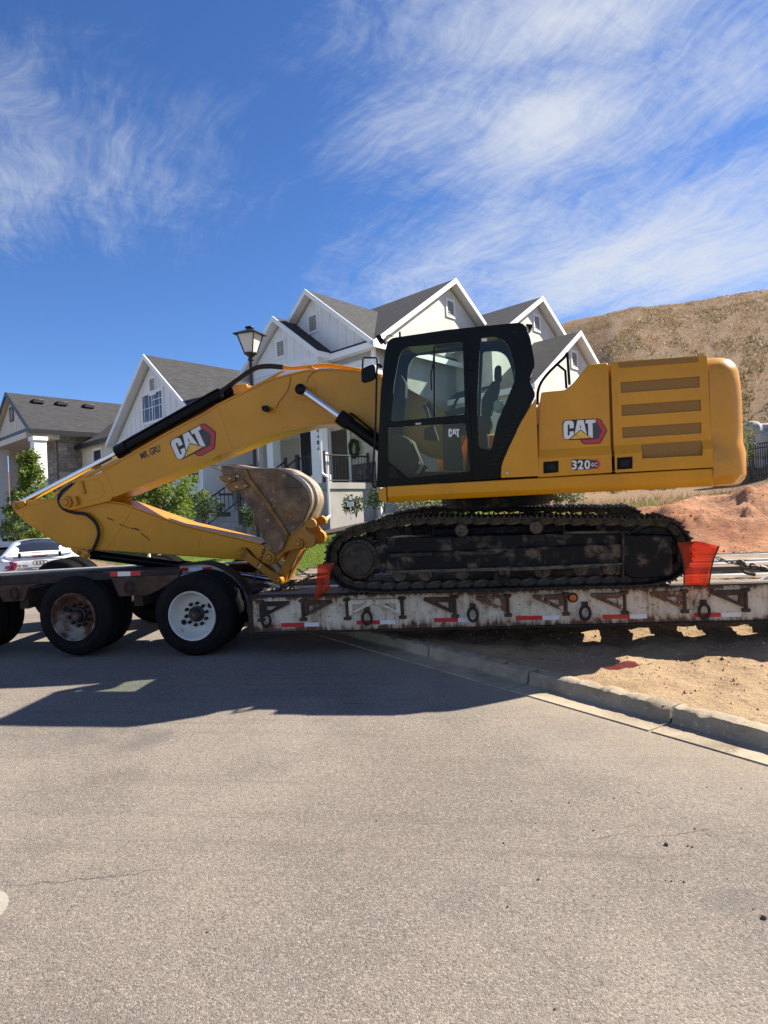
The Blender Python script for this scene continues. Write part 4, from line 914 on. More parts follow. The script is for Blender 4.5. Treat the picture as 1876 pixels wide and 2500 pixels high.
# wheels: dual tyres on three axles, both sides
def wheel_set(X, Zc, side, rim, name='wheel'):
    """side -1: near side. outer face at y"""
    yo = -0.03 if side < 0 else 2.63; d = 1 if side < 0 else -1; R_ = 0.50
    w = None
    for k, off in enumerate((0.0, 0.335)):
        y = yo + d * off
        prof = [(0.02, 0.30), (0.002, 0.318), (0.0, 0.335), (0.006, 0.338), (0.004, 0.36), (-0.004, 0.385), (-0.002, 0.40), (0.008, 0.42), (0.012, 0.424), (0.012, 0.43), (0.03, 0.455), (0.05, 0.483), (0.062, 0.492)]
        for g0 in (0.085, 0.125, 0.165, 0.205): prof += [(g0, 0.50), (g0 + 0.004, 0.485), (g0 + 0.012, 0.485), (g0 + 0.016, 0.50)]
        prof += [(0.243, 0.492), (0.255, 0.483), (0.275, 0.455), (0.30, 0.40), (0.305, 0.33), (0.285, 0.30)]
        b = MB(); b.lathe([(d * t, r) for t, r in prof], (X, y, Zc), n=56)
        if k == 0: w = b.build(name, 'tyre', tr, 50); 
        else: b.build('inner_tyre', 'tyre', w, 50)
    # rim: recessed dish, hand holes, hub, nuts
    b = MB(); b.lathe([(d * t, r) for t, r in [(0.02, 0.308), (-0.002, 0.298), (0.004, 0.286), (0.03, 0.279), (0.125, 0.256), (0.165, 0.23), (0.18, 0.195), (0.17, 0.12), (0.165, 0.0)]], (X, yo, Zc), n=48); r = b.build('rim', rim, w, 40)
    b = MB(); b.lathe([(d * t, rr) for t, rr in [(0.17, 0.098), (0.13, 0.095), (0.12, 0.075), (0.075, 0.07), (0.06, 0.055), (0.05, 0.05), (0.05, 0.0)]], (X, yo, Zc), n=24); b.build('hub', 'hub_black', w, 30)
    b = MB(); b.lathe([(d * 0.049, 0.016), (d * 0.044, 0.0)], (X, yo, Zc), n=12); b.build('hub_plug', 'tape_red', w, 30)
    for k in range(10):
        a = 2 * math.pi * (k + .3) / 10; cx_, cz_ = X + 0.135 * math.cos(a), Zc + 0.135 * math.sin(a); b = MB(); b.cyl((cx_, yo + d * 0.165, cz_), (cx_, yo + d * 0.125, cz_), 0.021, 6); b.cyl((cx_, yo + d * 0.125, cz_), (cx_, yo + d * 0.10, cz_), 0.011, 8); b.build('lug_nut', 'rust_dark', w, 30)
    for k in range(2 if side < 0 else 0):
        a = math.pi * k + (2.75 if rim == 'rim_rust' else 3.65); cx_, cz_ = X + 0.205 * math.cos(a), Zc + 0.205 * math.sin(a); b = MB(); b.lathe([(d * 0.155, 0.034), (d * 0.150, 0.0)], (cx_, yo, cz_), n=16); o = b.build('hand_hole', 'gap_black', w, 30); o.scale = (1, 1, 1)
    return w
WH = [(-3.835, 0.50, 'rim_white'), (-5.405, 0.52, 'rim_rust'), (-6.975, 0.54, 'rim_rust')]
for X, Z, r in WH: wheel_set(X, Z, -1, r); wheel_set(X, Z, 1, r)
# rear frame over the axles
b = MB(); b.prism([(-8.2, 0.91), (-5.2, 0.97), (-4.15, 0.96), (-4.15, 0.76), (-8.2, 0.70)], 0.66, 1.46); b.build('rear_frame', 'rust_dark', tr, bevel=0.01)
for y0, y1 in ((0.60, 0.70), (1.40, 1.50)):
    b = MB(); b.prism([(-8.2, 0.926), (-5.2, 0.986), (-3.62, 0.971), (-3.62, 0.957), (-5.2, 0.971), (-8.2, 0.911)], y0 - 0.04, y1 + 0.02); b.build('frame_flange', 'edge_steel', tr)
for X, Z, r in WH:
    b = MB(); b.cyl((X, 0.35, Z), (X, 2.25, Z), 0.07, 14); b.build('axle', 'rust_dark', tr)
    b = MB(); b.box((X - 0.35, 0.66, Z - 0.02), (X + 0.3, 0.76, Z + 0.42)); b.build('suspension_beam', 'rust_dark', tr, bevel=0.02)
# side plates with rings between the wheels
for (pts, ring) in (([(272, 1412), (437, 1403), (432, 1418), (384, 1442), (360, 1454), (291, 1456)], (315, 1434)), ([(-12, 1431), (100, 1425), (70, 1435), (58, 1467), (8, 1470)], (34, 1450))):
    b = MB(); b.prism(pp(pts, 0.06), 0.06, 0.12); b.build('side_plate', 'rust_brown', tr, bevel=0.006)
    X, Z = q(*ring, 0.03); b = MB(); b.tube([(X + 0.048 * math.cos(t), 0.02, Z + 0.07 * math.sin(t)) for t in [2 * math.pi * k / 20 for k in range(20)]], 0.016, 8, True); b.build('tie_ring', 'rust_dark', tr)
b = MB(); b.prism(pp([(0, 1408), (330, 1396), (440, 1392), (440, 1405), (270, 1414), (0, 1432)], 0.10), 0.10, 0.16); b.build('outer_frame', 'rust_dark', tr)
for X0 in (-4.58, -6.15, -7.7):
    b = MB(); b.box((X0 - 0.06, 0.1, 0.62), (X0 + 0.06, 2.5, 0.86)); b.build('frame_outrigger', 'rust_dark', tr)
def tape3(x0, x1, y, dy, m, Y, h=0.028):
    a = q(x0, y, Y); c = q(x1, y + dy, Y); b = MB(); b.add([(a[0], Y - .004, a[1] - h), (c[0], Y - .004, c[1] - h), (c[0], Y - .004, c[1] + h), (a[0], Y - .004, a[1] + h)], [(0, 1, 2, 3)]); b.build('reflective_tape', m, tr, 0)
for x0, x1, m in ((270, 288, 'tape_red'), (288, 319, 'tape_white'), (319, 344, 'tape_red')): tape3(x0, x1, 1402 - (x0 - 270) * .03, -1, m, 0.10)
for x0, x1, m in ((437, 461, 'tape_red'), (461, 495, 'tape_white'), (495, 518, 'tape_red')): tape3(x0, x1, 1392 - (x0 - 437) * .03, -1, m, 0.58)
# curved drop plate from the rear frame down to the well
pts = smooth_path([(440, 1380, 0), (505, 1376, 0), (545, 1388, 0), (580, 1412, 0), (604, 1446, 0), (614, 1462, 0)], 5)
up = [(p.x, p.y) for p in pts]; poly = up + [(612, 1500), (560, 1480), (500, 1440), (440, 1412)]
b = MB(); b.prism(pp(poly, 0.60), 0.60, 0.66); b.build('drop_plate', 'rim_white', tr, bevel=0.005)
b = MB()
for (x0, y0), (x1, y1) in zip(up[:-1], up[1:]):
    a, c = q(x0, y0, 0.60), q(x1, y1, 0.60); b.add([(a[0], 0.55, a[1] + .012), (c[0], 0.55, c[1] + .012), (c[0], 0.78, c[1] + .012), (a[0], 0.78, a[1] + .012), (a[0], 0.55, a[1] - .006), (c[0], 0.55, c[1] - .006), (c[0], 0.78, c[1] - .006), (a[0], 0.78, a[1] - .006)], [(0, 1, 2, 3), (7, 6, 5, 4), (0, 4, 5, 1), (2, 6, 7, 3), (1, 5, 6, 2), (3, 7, 4, 0)])
b.build('drop_flange', 'rust_dark', tr, 50)
b = MB(); b.box((-4.2, 0.8, 0.45), (XL, 1.4, 0.68)); b.build('neck_beam', 'rust_dark', tr, bevel=0.01)
for y0 in (0.75, 1.65):
    b = MB(); b.prism([(XR - .35, 0.42), (XR + .15, 0.42), (XR + .35, 0.9), (XR + .75, 1.22), (XR + 3.4, 1.3), (XR + 3.4, 1.52), (XR + .6, 1.46), (XR + .1, 1.1), (XR - .35, 0.70)], y0, y0 + 0.2); b.build('gooseneck_beam', 'rail_white', tr, bevel=0.01)
for x0 in (XR + .9, XR + 1.9, XR + 3.1):
    b = MB(); b.box((x0, 0.5, 1.28), (x0 + .2, 2.1, 1.42)); b.build('gooseneck_tie', 'rust_dark', tr, bevel=0.01)
for y0 in (0.55, 1.95):
    b = MB(); b.box((XR + .95, y0, 0.55), (XR + 1.08, y0 + .13, 1.34)); b.build('landing_leg', 'rust_dark', tr, bevel=0.01)
    b = MB(); b.box((XR + .88, y0 - .08, 0.26), (XR + 1.15, y0 + .21, 0.56)); b.build('leg_foot', 'rust_dark', tr, bevel=0.02)
# mud flap behind the last wheel of the well and brake chamber
b = MB(); b.box((-4.70, 0.75, 0.36), (-4.45, 1.1, 0.6)); b.cyl((-4.75, 0.95, 0.5), (-4.4, 0.95, 0.5), 0.11, 16); b.build('brake_chamber', 'rust_dark', tr)

# ---------------------------------------------------------------- tie-down chains, binders, flags
def link_mesh():
    b = MB(); n = 14; pts = []
    for k in range(n):
        t = 2 * math.pi * k / n; pts.append((0.021 * math.cos(t) + (0.014 if math.cos(t) > 0 else -0.014), 0.014 * math.sin(t), 0)); 
    b.tube(pts, 0.0062, 6, True); return b.mesh('link', 'chain', 60)
LINK = link_mesh()
def chain(name, pts, label, group):
    """pts: T-frame points; links 0.056 m apart"""
    P = [Vector(p) for p in pts]; base = P[-1].copy(); t = thing(name, label, 'chain', base, 'T', group)
    seg = [(P[i + 1] - P[i]).length for i in range(len(P) - 1)]; L = sum(seg); n = max(2, int(L / 0.052)); acc = 0; k = 0
    for i in range(n):
        s = (i + 0.5) * L / n
        while k < len(seg) - 1 and s > acc + seg[k]: acc += seg[k]; k += 1
        d = (P[k + 1] - P[k]).normalized(); p = P[k] + d * (s - acc)
        o = bpy.data.objects.new('chain_link', LINK); COL.objects.link(o); o.parent = t
        rot = d.to_track_quat('X', 'Z') @ Matrix.Rotation(rad(45 + 90 * (i % 2)), 4, 'X').to_quaternion()
        o.matrix_local = Matrix.Translation(p - base) @ rot.to_matrix().to_4x4()
    return t
def PY(x, y, Y): return tuple(PT(x, y, Y))
G = 'tie-down chains on the trailer'
chain('tie_chain', [PY(649, 1333, 0.75), PY(635, 1372, 0.60), PY(622, 1415, 0.45), PY(612, 1452, 0.30)], 'steel chain hanging from the stick down to the trailer corner', G)
chain('tie_chain', [PY(612, 1470, 0.18), PY(640, 1456, 0.25), PY(668, 1446, 0.35), PY(690, 1436, 0.4)], 'chain lying on the deck corner left of the lever binder', G)
chain('tie_chain', [PY(705, 1426, 0.45), PY(735, 1418, 0.7), PY(765, 1406, 0.95), PY(790, 1402, 1.2)], 'dark chain running from the binder under the bucket to the near track', G)
chain('tie_chain', [PY(726, 1388, 1.9), PY(740, 1398, 1.7), PY(770, 1412, 1.5)], 'rusty chain behind the bucket link, crossing the far deck', G)
chain('tie_chain', [PY(1750, 1362, 0.6), PY(1775, 1371, 0.55), PY(1800, 1377, 0.5)], 'short chain between the right red flag and the hook', G)
chain('tie_chain', [PY(1812, 1382, 0.45), PY(1835, 1386, 0.42)], 'pair of links between the grab hook and the ratchet binder', G)
def binder(name, a, b_, h0, h1, label):
    A, B_ = Vector(a), Vector(b_); t = thing(name, label, 'load binder', A, 'T', 'load binders')
    b = MB(); b.cyl(A, B_, 0.024, 12); b.build('barrel', 'chain', t)
    b = MB(); b.cyl(A.lerp(B_, 0.15), A.lerp(B_, .4), 0.036, 12); b.build('sleeve', 'chain', t)
    b = MB(); b.tube([Vector(h0), Vector(h0).lerp(Vector(h1), .5) + Vector((0, 0, .01)), Vector(h1)], [0.016, 0.018, 0.02], 8); b.build('handle', 'edge_steel', t)
    for P, D in ((A, (A - B_).normalized()), (B_, (B_ - A).normalized())):
        b = MB(); c = P + D * 0.035; pts = [c + D * 0.035 * math.cos(w) + Vector((0, 0, 1)) * 0.03 * math.sin(w) for w in [k * 0.5 - 2.4 for k in range(10)]]; b.tube(pts, 0.012, 7); b.build('hook', 'chain', t)
binder('lever_binder', PY(705, 1427, 0.45), PY(672, 1442, 0.38), PY(683, 1434, 0.36), PY(655, 1424, 0.30), 'lever chain binder with a bare steel handle lying under the bucket')
binder('lever_binder', PY(1848, 1385, 0.42), PY(1905, 1398, 0.40), PY(1905, 1395, 0.36), PY(1852, 1420, 0.22), 'ratchet binder with a bare steel handle at the right picture edge')
X = Vector(PY(1806, 1380, 0.47)); t = thing('grab_hook', 'dark steel grab hook on the chain right of the red flag', 'hook', X, 'T')
b = MB(); b.tube(smooth_path([X + Vector((-0.02, 0, 0.03)), X + Vector((0.03, 0, 0.035)), X + Vector((0.055, 0, -0.01)), X + Vector((0.03, 0, -0.06)), X + Vector((0.09, 0, -0.095)), X + Vector((0.16, -0.02, -0.11))], 5), 0.019, 8); b.build('hook_body', 'chain', t)
b = MB(); b.lathe([(-0.012, 0.0), (-0.012, 0.036), (0.012, 0.036), (0.012, 0.0)], X + Vector((0.0, 0, 0.03)), n=14); b.build('eye', 'chain', t)
X = Vector(PY(713, 1438, 0.4)); t = thing('chain_hook', 'round dark hook end hanging below the lever binder', 'hook', X, 'T')
b = MB(); b.tube([X + Vector((0.028 * math.cos(w), 0, 0.03 * math.sin(w))) for w in [k * .45 for k in range(14)]], 0.014, 8, True); b.build('ring', 'chain', t)
def flag(name, cols, Yf, label, edges):
    """cols: list of columns, each a list of pixel points top to bottom"""
    base = Vector(PY(cols[0][-1][0], cols[0][-1][1], Yf)); t = thing(name, label, 'flag', base, 'T', 'red warning flags'); b = MB(); nr_ = 10; cc = []
    for j, c in enumerate(cols):
        sp = smooth_path([(x, y, 0) for x, y in c], nr_ // (len(c) - 1) + 3); col_ = []
        for i in range(nr_ + 1):
            p = sp[round(i * (len(sp) - 1) / nr_)]; bulge = 0.03 * math.sin(j * 1.9) + 0.018 * fbm(i * .5, j * .9, 3); col_.append(Vector(PY(p.x, p.y, Yf + bulge)))
        cc.append(col_)
    for c in cc: b.v += [tuple(p) for p in c]
    n = nr_ + 1
    for j in range(len(cc) - 1):
        for i in range(nr_): b.f.append((j * n + i, j * n + i + 1, (j + 1) * n + i + 1, (j + 1) * n + i))
    cloth = b.build('cloth', 'flag_red', t, 40); md = cloth.modifiers.new('s', 'SOLIDIFY'); md.thickness = 0.003; md.offset = 0
    for e in edges:
        b = MB(); b.tube(cc[e], 0.007, 6); b.build('hem', 'tape_red' if name == 'x' else 'gap_black', t)
flag('warning_flag', [[(1653, 1325), (1668, 1375), (1671, 1428)], [(1680, 1322), (1690, 1375), (1690, 1428)], [(1703, 1321), (1708, 1375), (1708, 1428)], [(1730, 1327), (1726, 1378), (1720, 1430)], [(1756, 1333), (1740, 1375), (1731, 1430)]], -0.235, 'translucent red warning flag hanging behind the track at the right', (0, 4))
flag('warning_flag', [[(776, 1378), (773, 1420), (767, 1470)], [(790, 1376), (789, 1420), (780, 1456)], [(803, 1374), (803, 1410), (793, 1447)], [(818, 1374), (806, 1405), (806, 1436)]], -0.24, 'crumpled orange red warning flag tied at the front of the near track', ())
# ---------------------------------------------------------------- excavator (road frame)
ex = thing('excavator', 'yellow tracked excavator with black cab chained on the low loader', 'excavator', (-0.1, 1.3, ZD), 'T')
YN, YF = -0.08, 2.68
def Zat(x, y, Y=YN): return q(x, y, Y)[1]
# --- body panels with a shoulder near the top and a proud lower band
def body_panel(name, pts, holes=(), y0=YN, y1=None, full=True, m='yellow', bevel=0.012, r=0.02):
    b = MB(); b.prism(rnd(pp(pts, y0), r), y0, y0 + 0.04, [pp(h, y0) for h in holes]); me = b.mesh(name, m)
    ca, cb = Zat(1600, 1082), Zat(1600, 1104); ct = Zat(1600, 910); ctop = Zat(1600, 866)
    def sh(z): return interp(z, [1.0, cb, ca, ct, ctop, ctop + .2], [-0.045, -0.045, 0, 0, 0.055, 0.06])
    bend_near(me, (cb, ca, ct), sh, 99)
    me.shade_smooth(); me.set_sharp_from_angle(angle=rad(25)); o = new_obj(name, me, ex)
    md = o.modifiers.new('bevel', 'BEVEL'); md.width = bevel; md.segments = 2; md.limit_method = 'ANGLE'; md.angle_limit = rad(50)
    return o
p1 = [(1313, 1166), (1316, 1000), (1322, 958), (1380, 952), (1398, 938), (1436, 892), (1447, 887), (1486, 884), (1494, 1154)]
p2 = [(1491.5, 882), (1728, 866), (1740, 1141), (1501, 1154)]
zv = lambda pts: zm(pts, 1300, 700, 2.882)
vents = [zv([(620, 672), (1176, 630), (1179, 708), (624, 748)]), zv([(627, 832), (1186, 794), (1187, 872), (629, 910)]), zv([(632, 990), (1189, 954), (1190, 1030), (634, 1066)]), zv([(765, 1112), (1190, 1084), (1196, 1125), (1190, 1188), (769, 1210)])]
hood_b = MB(); hood_b.prism(pp([(1322, 1160), (1326, 970), (1384, 962), (1442, 900), (1488, 895), (1724, 877), (1736, 1138)], YN), 0.035, YF - 0.05); hood_b.build('hood_gap_fill', 'gap_black', ex)  # inner block coloured black, so the gaps between the panels read as shade
door1 = body_panel('service_door', p1); door2 = body_panel('engine_door', p2, vents, r=0.012)
# the top and far side of the hood
b = MB(); b.prism(pp([(1325, 1100), (1325, 962), (1382, 956), (1440, 897), (1450, 890), (1727, 869.5), (1738, 1136)], YN), 0.012, YF); b.build('hood', 'yellow', ex, bevel=0.02)
def grille_mat():
    m = MATS['grille']; g = N(m.node_tree); p = g.n['Principled BSDF']; co = g.a('ShaderNodeTexCoord').outputs['Object']
    wv_ = g.a('ShaderNodeTexWave'); g.set(wv_.inputs[0], co); wv_.bands_direction = 'X'; wv_.inputs['Scale'].default_value = 26
    w2 = g.a('ShaderNodeTexWave'); g.set(w2.inputs[0], co); w2.bands_direction = 'Z'; w2.inputs['Scale'].default_value = 26
    k = g.math('MULTIPLY', wv_.outputs['Fac'], w2.outputs['Fac'])
    g.set(p.inputs['Base Color'], g.mix(k, (0.30, 0.15, 0.024), (0.12, 0.06, 0.012)))
grille_mat()
for i, v in enumerate(vents):
    cxm = sum(p[0] for p in v) / len(v); cym = sum(p[1] for p in v) / len(v); z = Zat(cxm, cym); off = -0.02 if i == 3 else 0.0
    b = MB(); b.prism(pp(v, YN), YN + 0.012 + off, YN + 0.02 + off); b.build('grille', 'grille', door2)
v = zv([(612, 530), (1168, 488), (1170, 527), (617, 570)])
b = MB(); b.prism(pp(v, YN), YN + 0.018, YN + 0.045); b.build('grille', 'grille', door2)
for (x0, y0, x1, y1), pr in ((zv([(78, 1230), (185, 1312)])[0] + zv([(78, 1230), (185, 1312)])[1], door1), (zv([(597, 1200), (706, 1285)])[0] + zv([(597, 1200), (706, 1285)])[1], door2)):
    b = MB(); yy = YN - 0.05; b.prism(rnd(pp([(x0, y0 + 1), (x1, y0 - 2), (x1, y1 - 2), (x0, y1 + 1)], yy), .008), yy, yy + 0.02); o = b.build('latch', 'black_paint', pr, bevel=0.004)
    b = MB(); b.prism(rnd(pp([(x0 + 9, y0 + 7), (x1 - 9, y0 + 6), (x1 - 9, y1 - 8), (x0 + 9, y1 - 7)], yy), .006), yy - 0.008, yy); b.build('latch_handle', 'gap_black', o, bevel=0.003)
# --- counterweight: rings in plan, rounded rear corners
def cw_ring(z, xr, ins, n=7):
    x0 = q(1733, 1000, YN)[0] + 0.006; r = 0.20; y0, y1 = YN + ins, YF - ins; xr -= ins; o = [(x0, y0, z)]
    for k in range(n + 1):
        t = -math.pi / 2 + (math.pi / 2) * k / n; o.append((xr - r + r * math.cos(t), y0 + r + r * math.sin(t), z))
    for k in range(n + 1):
        t = (math.pi / 2) * k / n; o.append((xr - r + r * math.cos(t), y1 - r + r * math.sin(t), z))
    o.append((x0, y1, z)); return o
lv = [(1186, 1800, 0.10), (1182, 1812, 0.045), (1172, 1819.5, 0.01), (1160, 1820, -0.045), (1104, 1818.5, -0.045), (1082, 1815, 0.0), (1047, 1814, 0.0), (977, 1812, 0.0), (936, 1809, 0.004), (905, 1805, 0.012), (886, 1800, 0.045), (872, 1791, 0.10), (865, 1780, 0.17), (862, 1768, 0.26)]
rings = []
for yp, xp, ins in lv:
    X, Z = q(xp, yp, 0.06); z = q(1770, yp - (1770 - 1735) * -0.03, YN)[1]; rings.append(cw_ring(z, X + 0.009 + ins, ins))
b = MB(); n = len(rings[0])
for r_ in rings: b.v += r_
for i in range(len(rings) - 1):
    for k in range(n): b.f.append((i * n + k, i * n + (k + 1) % n, (i + 1) * n + (k + 1) % n, (i + 1) * n + k))
b.f += [tuple(range(n - 1, -1, -1)), tuple(range((len(rings) - 1) * n, len(rings) * n))]
cw = b.build('counterweight', 'yellow_scuffed', ex, 28)
# --- lower side beam, front corner
b = MB(); b.prism(rnd(pp([(946, 1188), (1300, 1168), (1741, 1143.5), (1743, 1187), (1300, 1209), (947, 1227)], -0.10), [.01, 0, .01, .02, 0, .02]), -0.11, 0.28); me = b.mesh('side_beam', 'yellow')
zb0 = Zat(1300, 1195, -.1); bend_near(me, (zb0,), lambda z: 0.05 * max(0, (zb0 - z)) / 0.07, 0.0); so = new_obj('side_beam', me, ex); md = so.modifiers.new('bevel', 'BEVEL'); md.width = .015; md.segments = 2; md.limit_method = 'ANGLE'
b = MB(); b.prism(rnd(pp([(924, 1195), (943.5, 1189), (944, 1227), (926, 1222)], -0.10), .015), -0.10, 0.28); b.build('beam_nose', 'yellow', ex, bevel=0.012)
b = MB(); X0, X1 = q(950, 1200, 0)[0], q(1735, 1160, 0)[0]; b.box((X0, 0.12, Zat(1300, 1205)), (X1, 2.6, Zat(1300, 1172))); b.build('upper_frame', 'frame_black', ex)
b = MB(); b.box((X0, 2.3, Zat(1300, 1209)), (X1 + .0, 2.69, Zat(1300, 1166))); b.build('far_side_beam', 'yellow', ex, bevel=0.02)
cxs = q(1215, 1220, 1.3)[0]; zt = Zat(1215, 1210); 
b = MB(); b.cyl((cxs, 1.3, zt - 0.17), (cxs, 1.3, zt + 0.02), 0.66, 40); b.cyl((cxs, 1.3, zt - 0.12), (cxs, 1.3, zt - 0.05), 0.72, 40); b.build('slew_ring', 'frame_black', ex, 30)
# far side: tank and tool box beside the boom
b = MB(); b.box((q(1010, 1, 0)[0] if False else -0.95, 1.75, Zat(1300, 1172)), (0.25, 2.62, Zat(1300, 1172) + 0.62)); b.build('tool_box', 'yellow', ex, bevel=0.04)
b = MB(); b.box((0.25, 1.75, Zat(1300, 1172)), (0.95, 2.64, Zat(1300, 1172) + 0.95)); b.build('fuel_tank', 'yellow', ex, bevel=0.05)
# --- cab
zc = lambda pts: zm(pts, 880, 760, 3.32)
YC = -0.045; YCF = 0.95
cab_out = zc([(132, 1428), (150, 1000), (166, 650), (200, 330), (222, 245), (262, 215), (700, 150), (1295, 90), (1335, 112), (1378, 215), (1412, 400), (1412, 450), (1368, 560), (1418, 665), (1412, 705), (1300, 890), (1145, 1240), (1135, 1350), (195, 1428)])
door_out = zc([(208, 1392), (212, 1000), (240, 640), (282, 340), (335, 262), (400, 240), (852, 222), (866, 600), (905, 1040), (908, 1345), (360, 1380)])
up_gl = zc([(250, 897), (276, 600), (316, 380), (345, 318), (395, 290), (832, 252), (850, 838)])
lo_gl = zc([(226, 1215), (226, 935), (330, 918), (855, 905), (892, 1300), (385, 1352), (335, 1300)])
rear_gl = zc([(972, 213), (1100, 205), (1165, 232), (1205, 290), (1240, 400), (1260, 540), (1200, 690), (1108, 905), (1062, 1130), (960, 1110), (948, 780)])
op = zc([(240, 1360), (235, 1000), (262, 640), (302, 350), (350, 282), (835, 245), (850, 600), (890, 1040), (890, 1330), (360, 1362)])
cabp = MB(); cabp.prism(rnd(pp(cab_out, YC), 0.03), YC, YC + 0.06, [pp(op, YC), rnd(pp(rear_gl, YC), .05)]); cab_o = cabp.build('cab', 'black_paint', ex, bevel=0.012)
b = MB(); sh_ = [(x, y) for x, y in cab_out]
b.prism(rnd(pp(sh_, YC), 0.03), YCF - 0.05, YCF, [rnd(pp(zc([(250, 1300), (250, 900), (300, 340), (360, 250), (900, 195), (930, 900), (930, 1300)]), YC), .05), rnd(pp(rear_gl, YC), .05)]); b.build('far_side', 'black_paint', cab_o, bevel=0.01)
def strip(name, pts, y0, y1, th, m='black_paint', parent=None):
    """wall strip between near and far side along a pixel polyline"""
    P = pp(pts, YC); b = MB()
    for (x0, z0), (x1, z1) in zip(P[:-1], P[1:]):
        d = Vector((x1 - x0, 0, z1 - z0)); n_ = Vector((d.z, 0, -d.x)).normalized() * th; a, c = Vector((x0, 0, z0)), Vector((x1, 0, z1))
        if abs(th) < .01: b.add([(a.x, y0, a.z), (c.x, y0, c.z), (c.x, y1, c.z), (a.x, y1, a.z)], [(0, 1, 2, 3)]); continue
        vs = []
        for yy in (y0, y1):
            for p_ in (a, c, c + n_, a + n_): vs.append((p_.x, yy, p_.z))
        b.add(vs, [(0, 1, 2, 3), (7, 6, 5, 4), (0, 4, 5, 1), (1, 5, 6, 2), (2, 6, 7, 3), (3, 7, 4, 0)])
    return b.build(name, m, parent or cab_o, 30)
strip('roof', zc([(222, 250), (262, 222), (560, 178)]), 0.0, YCF - 0.05, 0.05); strip('roof_edge', zc([(560, 178), (700, 157), (960, 131)]), 0.0, 0.10, 0.05); strip('roof_edge', zc([(560, 178), (700, 157), (960, 131)]), 0.74, YCF - .05, 0.05)
strip('roof_hatch', zc([(560, 178), (700, 157), (960, 131)]), 0.10, 0.74, 0.006, 'cab_glass'); strip('roof', zc([(960, 131), (1290, 97), (1335, 118)]), 0.0, YCF - 0.05, 0.05)
strip('rear_wall', zc([(1335, 118), (1345, 140)]), 0.0, YCF - .05, 0.03); strip('rear_post', zc([(1345, 140), (1378, 215), (1405, 400)]), 0.0, .06, 0.03); strip('rear_post', zc([(1345, 140), (1378, 215), (1405, 400)]), YCF - .12, YCF - .05, 0.03); strip('rear_glass', zc([(1345, 140), (1378, 215), (1405, 400)]), 0.06, YCF - .12, 0.006, 'cab_glass')
strip('rear_base', zc([(1400, 720), (1300, 895), (1145, 1245), (1135, 1345)]), 0.0, YCF - .05, 0.03)
strip('floor', zc([(1135, 1335), (195, 1405)]), 0.0, YCF - .05, 0.04)
strip('front_sill', zc([(150, 1400), (160, 1050)]), 0.0, YCF - .05, -0.03)
strip('front_glass', zc([(160, 1050), (175, 650), (208, 330), (228, 250)]), 0.02, YCF - .06, -0.006, 'cab_glass')
strip('rear_glass', zc([(1405, 405), (1405, 450), (1365, 560), (1410, 665)]), 0.02, YCF - .06, 0.006, 'cab_glass')
b = MB(); b.prism(rnd(pp(door_out, YC), .03), YC - 0.03, YC - 0.002, [rnd(pp(up_gl, YC), .03), rnd(pp(lo_gl, YC), .03)]); door = b.build('door', 'black_paint', cab_o, bevel=0.008)
for g_ in (up_gl, lo_gl):
    pl_ = rnd(pp(g_, YC), .03); b = MB(); b.add([(x, YC - 0.01, z) for x, z in pl_], [tuple(range(len(pl_)))]); b.build('window_pane', 'cab_glass', door, 0)
pl_ = rnd(pp(rear_gl, YC), .05); b = MB(); b.add([(x, YC + 0.015, z) for x, z in pl_], [tuple(range(len(pl_)))]); b.build('rear_side_pane', 'cab_glass', cab_o, 0)
b = MB(); b.prism(pp(zc([(592, 290), (606, 288), (610, 850), (596, 852)]), YC), YC - 0.02, YC + 0.0); b.build('window_divider', 'black_paint', door)
b = MB(); b.prism(pp(zc([(232, 900), (860, 842), (862, 905), (232, 940)]), YC), YC - 0.038, YC - 0.03); b.build('door_rail', 'black_paint', door, bevel=0.004)
b = MB(); b.prism(rnd(pp(zc([(240, 1260), (285, 1255), (325, 1352), (245, 1356)]), YC), .01), YC - 0.045, YC - 0.03); b.build('door_handle', 'gap_black', door, bevel=0.004)
b = MB(); b.prism(pp(zc([(872, 380), (918, 376), (922, 476), (876, 480)]), YC), YC - 0.02, YC); b.build('hinge', 'black_paint', cab_o, bevel=0.004)
b = MB(); b.prism(pp(zc([(880, 640), (905, 640), (935, 1040), (905, 1040)]), YC), YC - 0.014, YC); b.build('pillar_trim', 'black_paint', cab_o, bevel=0.004)
for k in range(11):
    y = 900 + k * 33; x = 1262 - k * 17; b = MB(); b.prism(pp(zc([(x - 30, y), (x + 12, y - 3), (x + 8, y + 12), (x - 34, y + 15)]), YC), YC - 0.012, YC); b.build('vent_slat', 'gap_black', cab_o)
for p_, r_ in (((1248, 170), 0.02), ((1277, 848), 0.026)):
    X, Z = q(*zc([p_])[0], YC); b = MB(); b.lathe([(0, r_), (-0.012, r_), (-0.018, r_ * .7), (-0.018, 0)], (X, YC, Z), n=18); b.build('cap_bolt', 'gap_black', cab_o)
b = MB(); b.prism(pp(zc([(984, 222), (1026, 217), (1027, 240), (985, 244)]), YC), YC + 0.008, YC + 0.011); b.build('sticker', 'logo_white', cab_o, 0)
b = MB(); b.tube([PT(x, y, YC - .03) for x, y in zc([(600, 300), (592, 420), (572, 520), (578, 640)])], 0.009, 6); b.build('wiper', 'gap_black', door)
for pts in ([(450, 908), (495, 904), (497, 918), (452, 922)],):
    b = MB(); b.prism(pp(zc(pts), YC), YC - .042, YC - .038); b.build('key_plate', 'steel', door, 0)
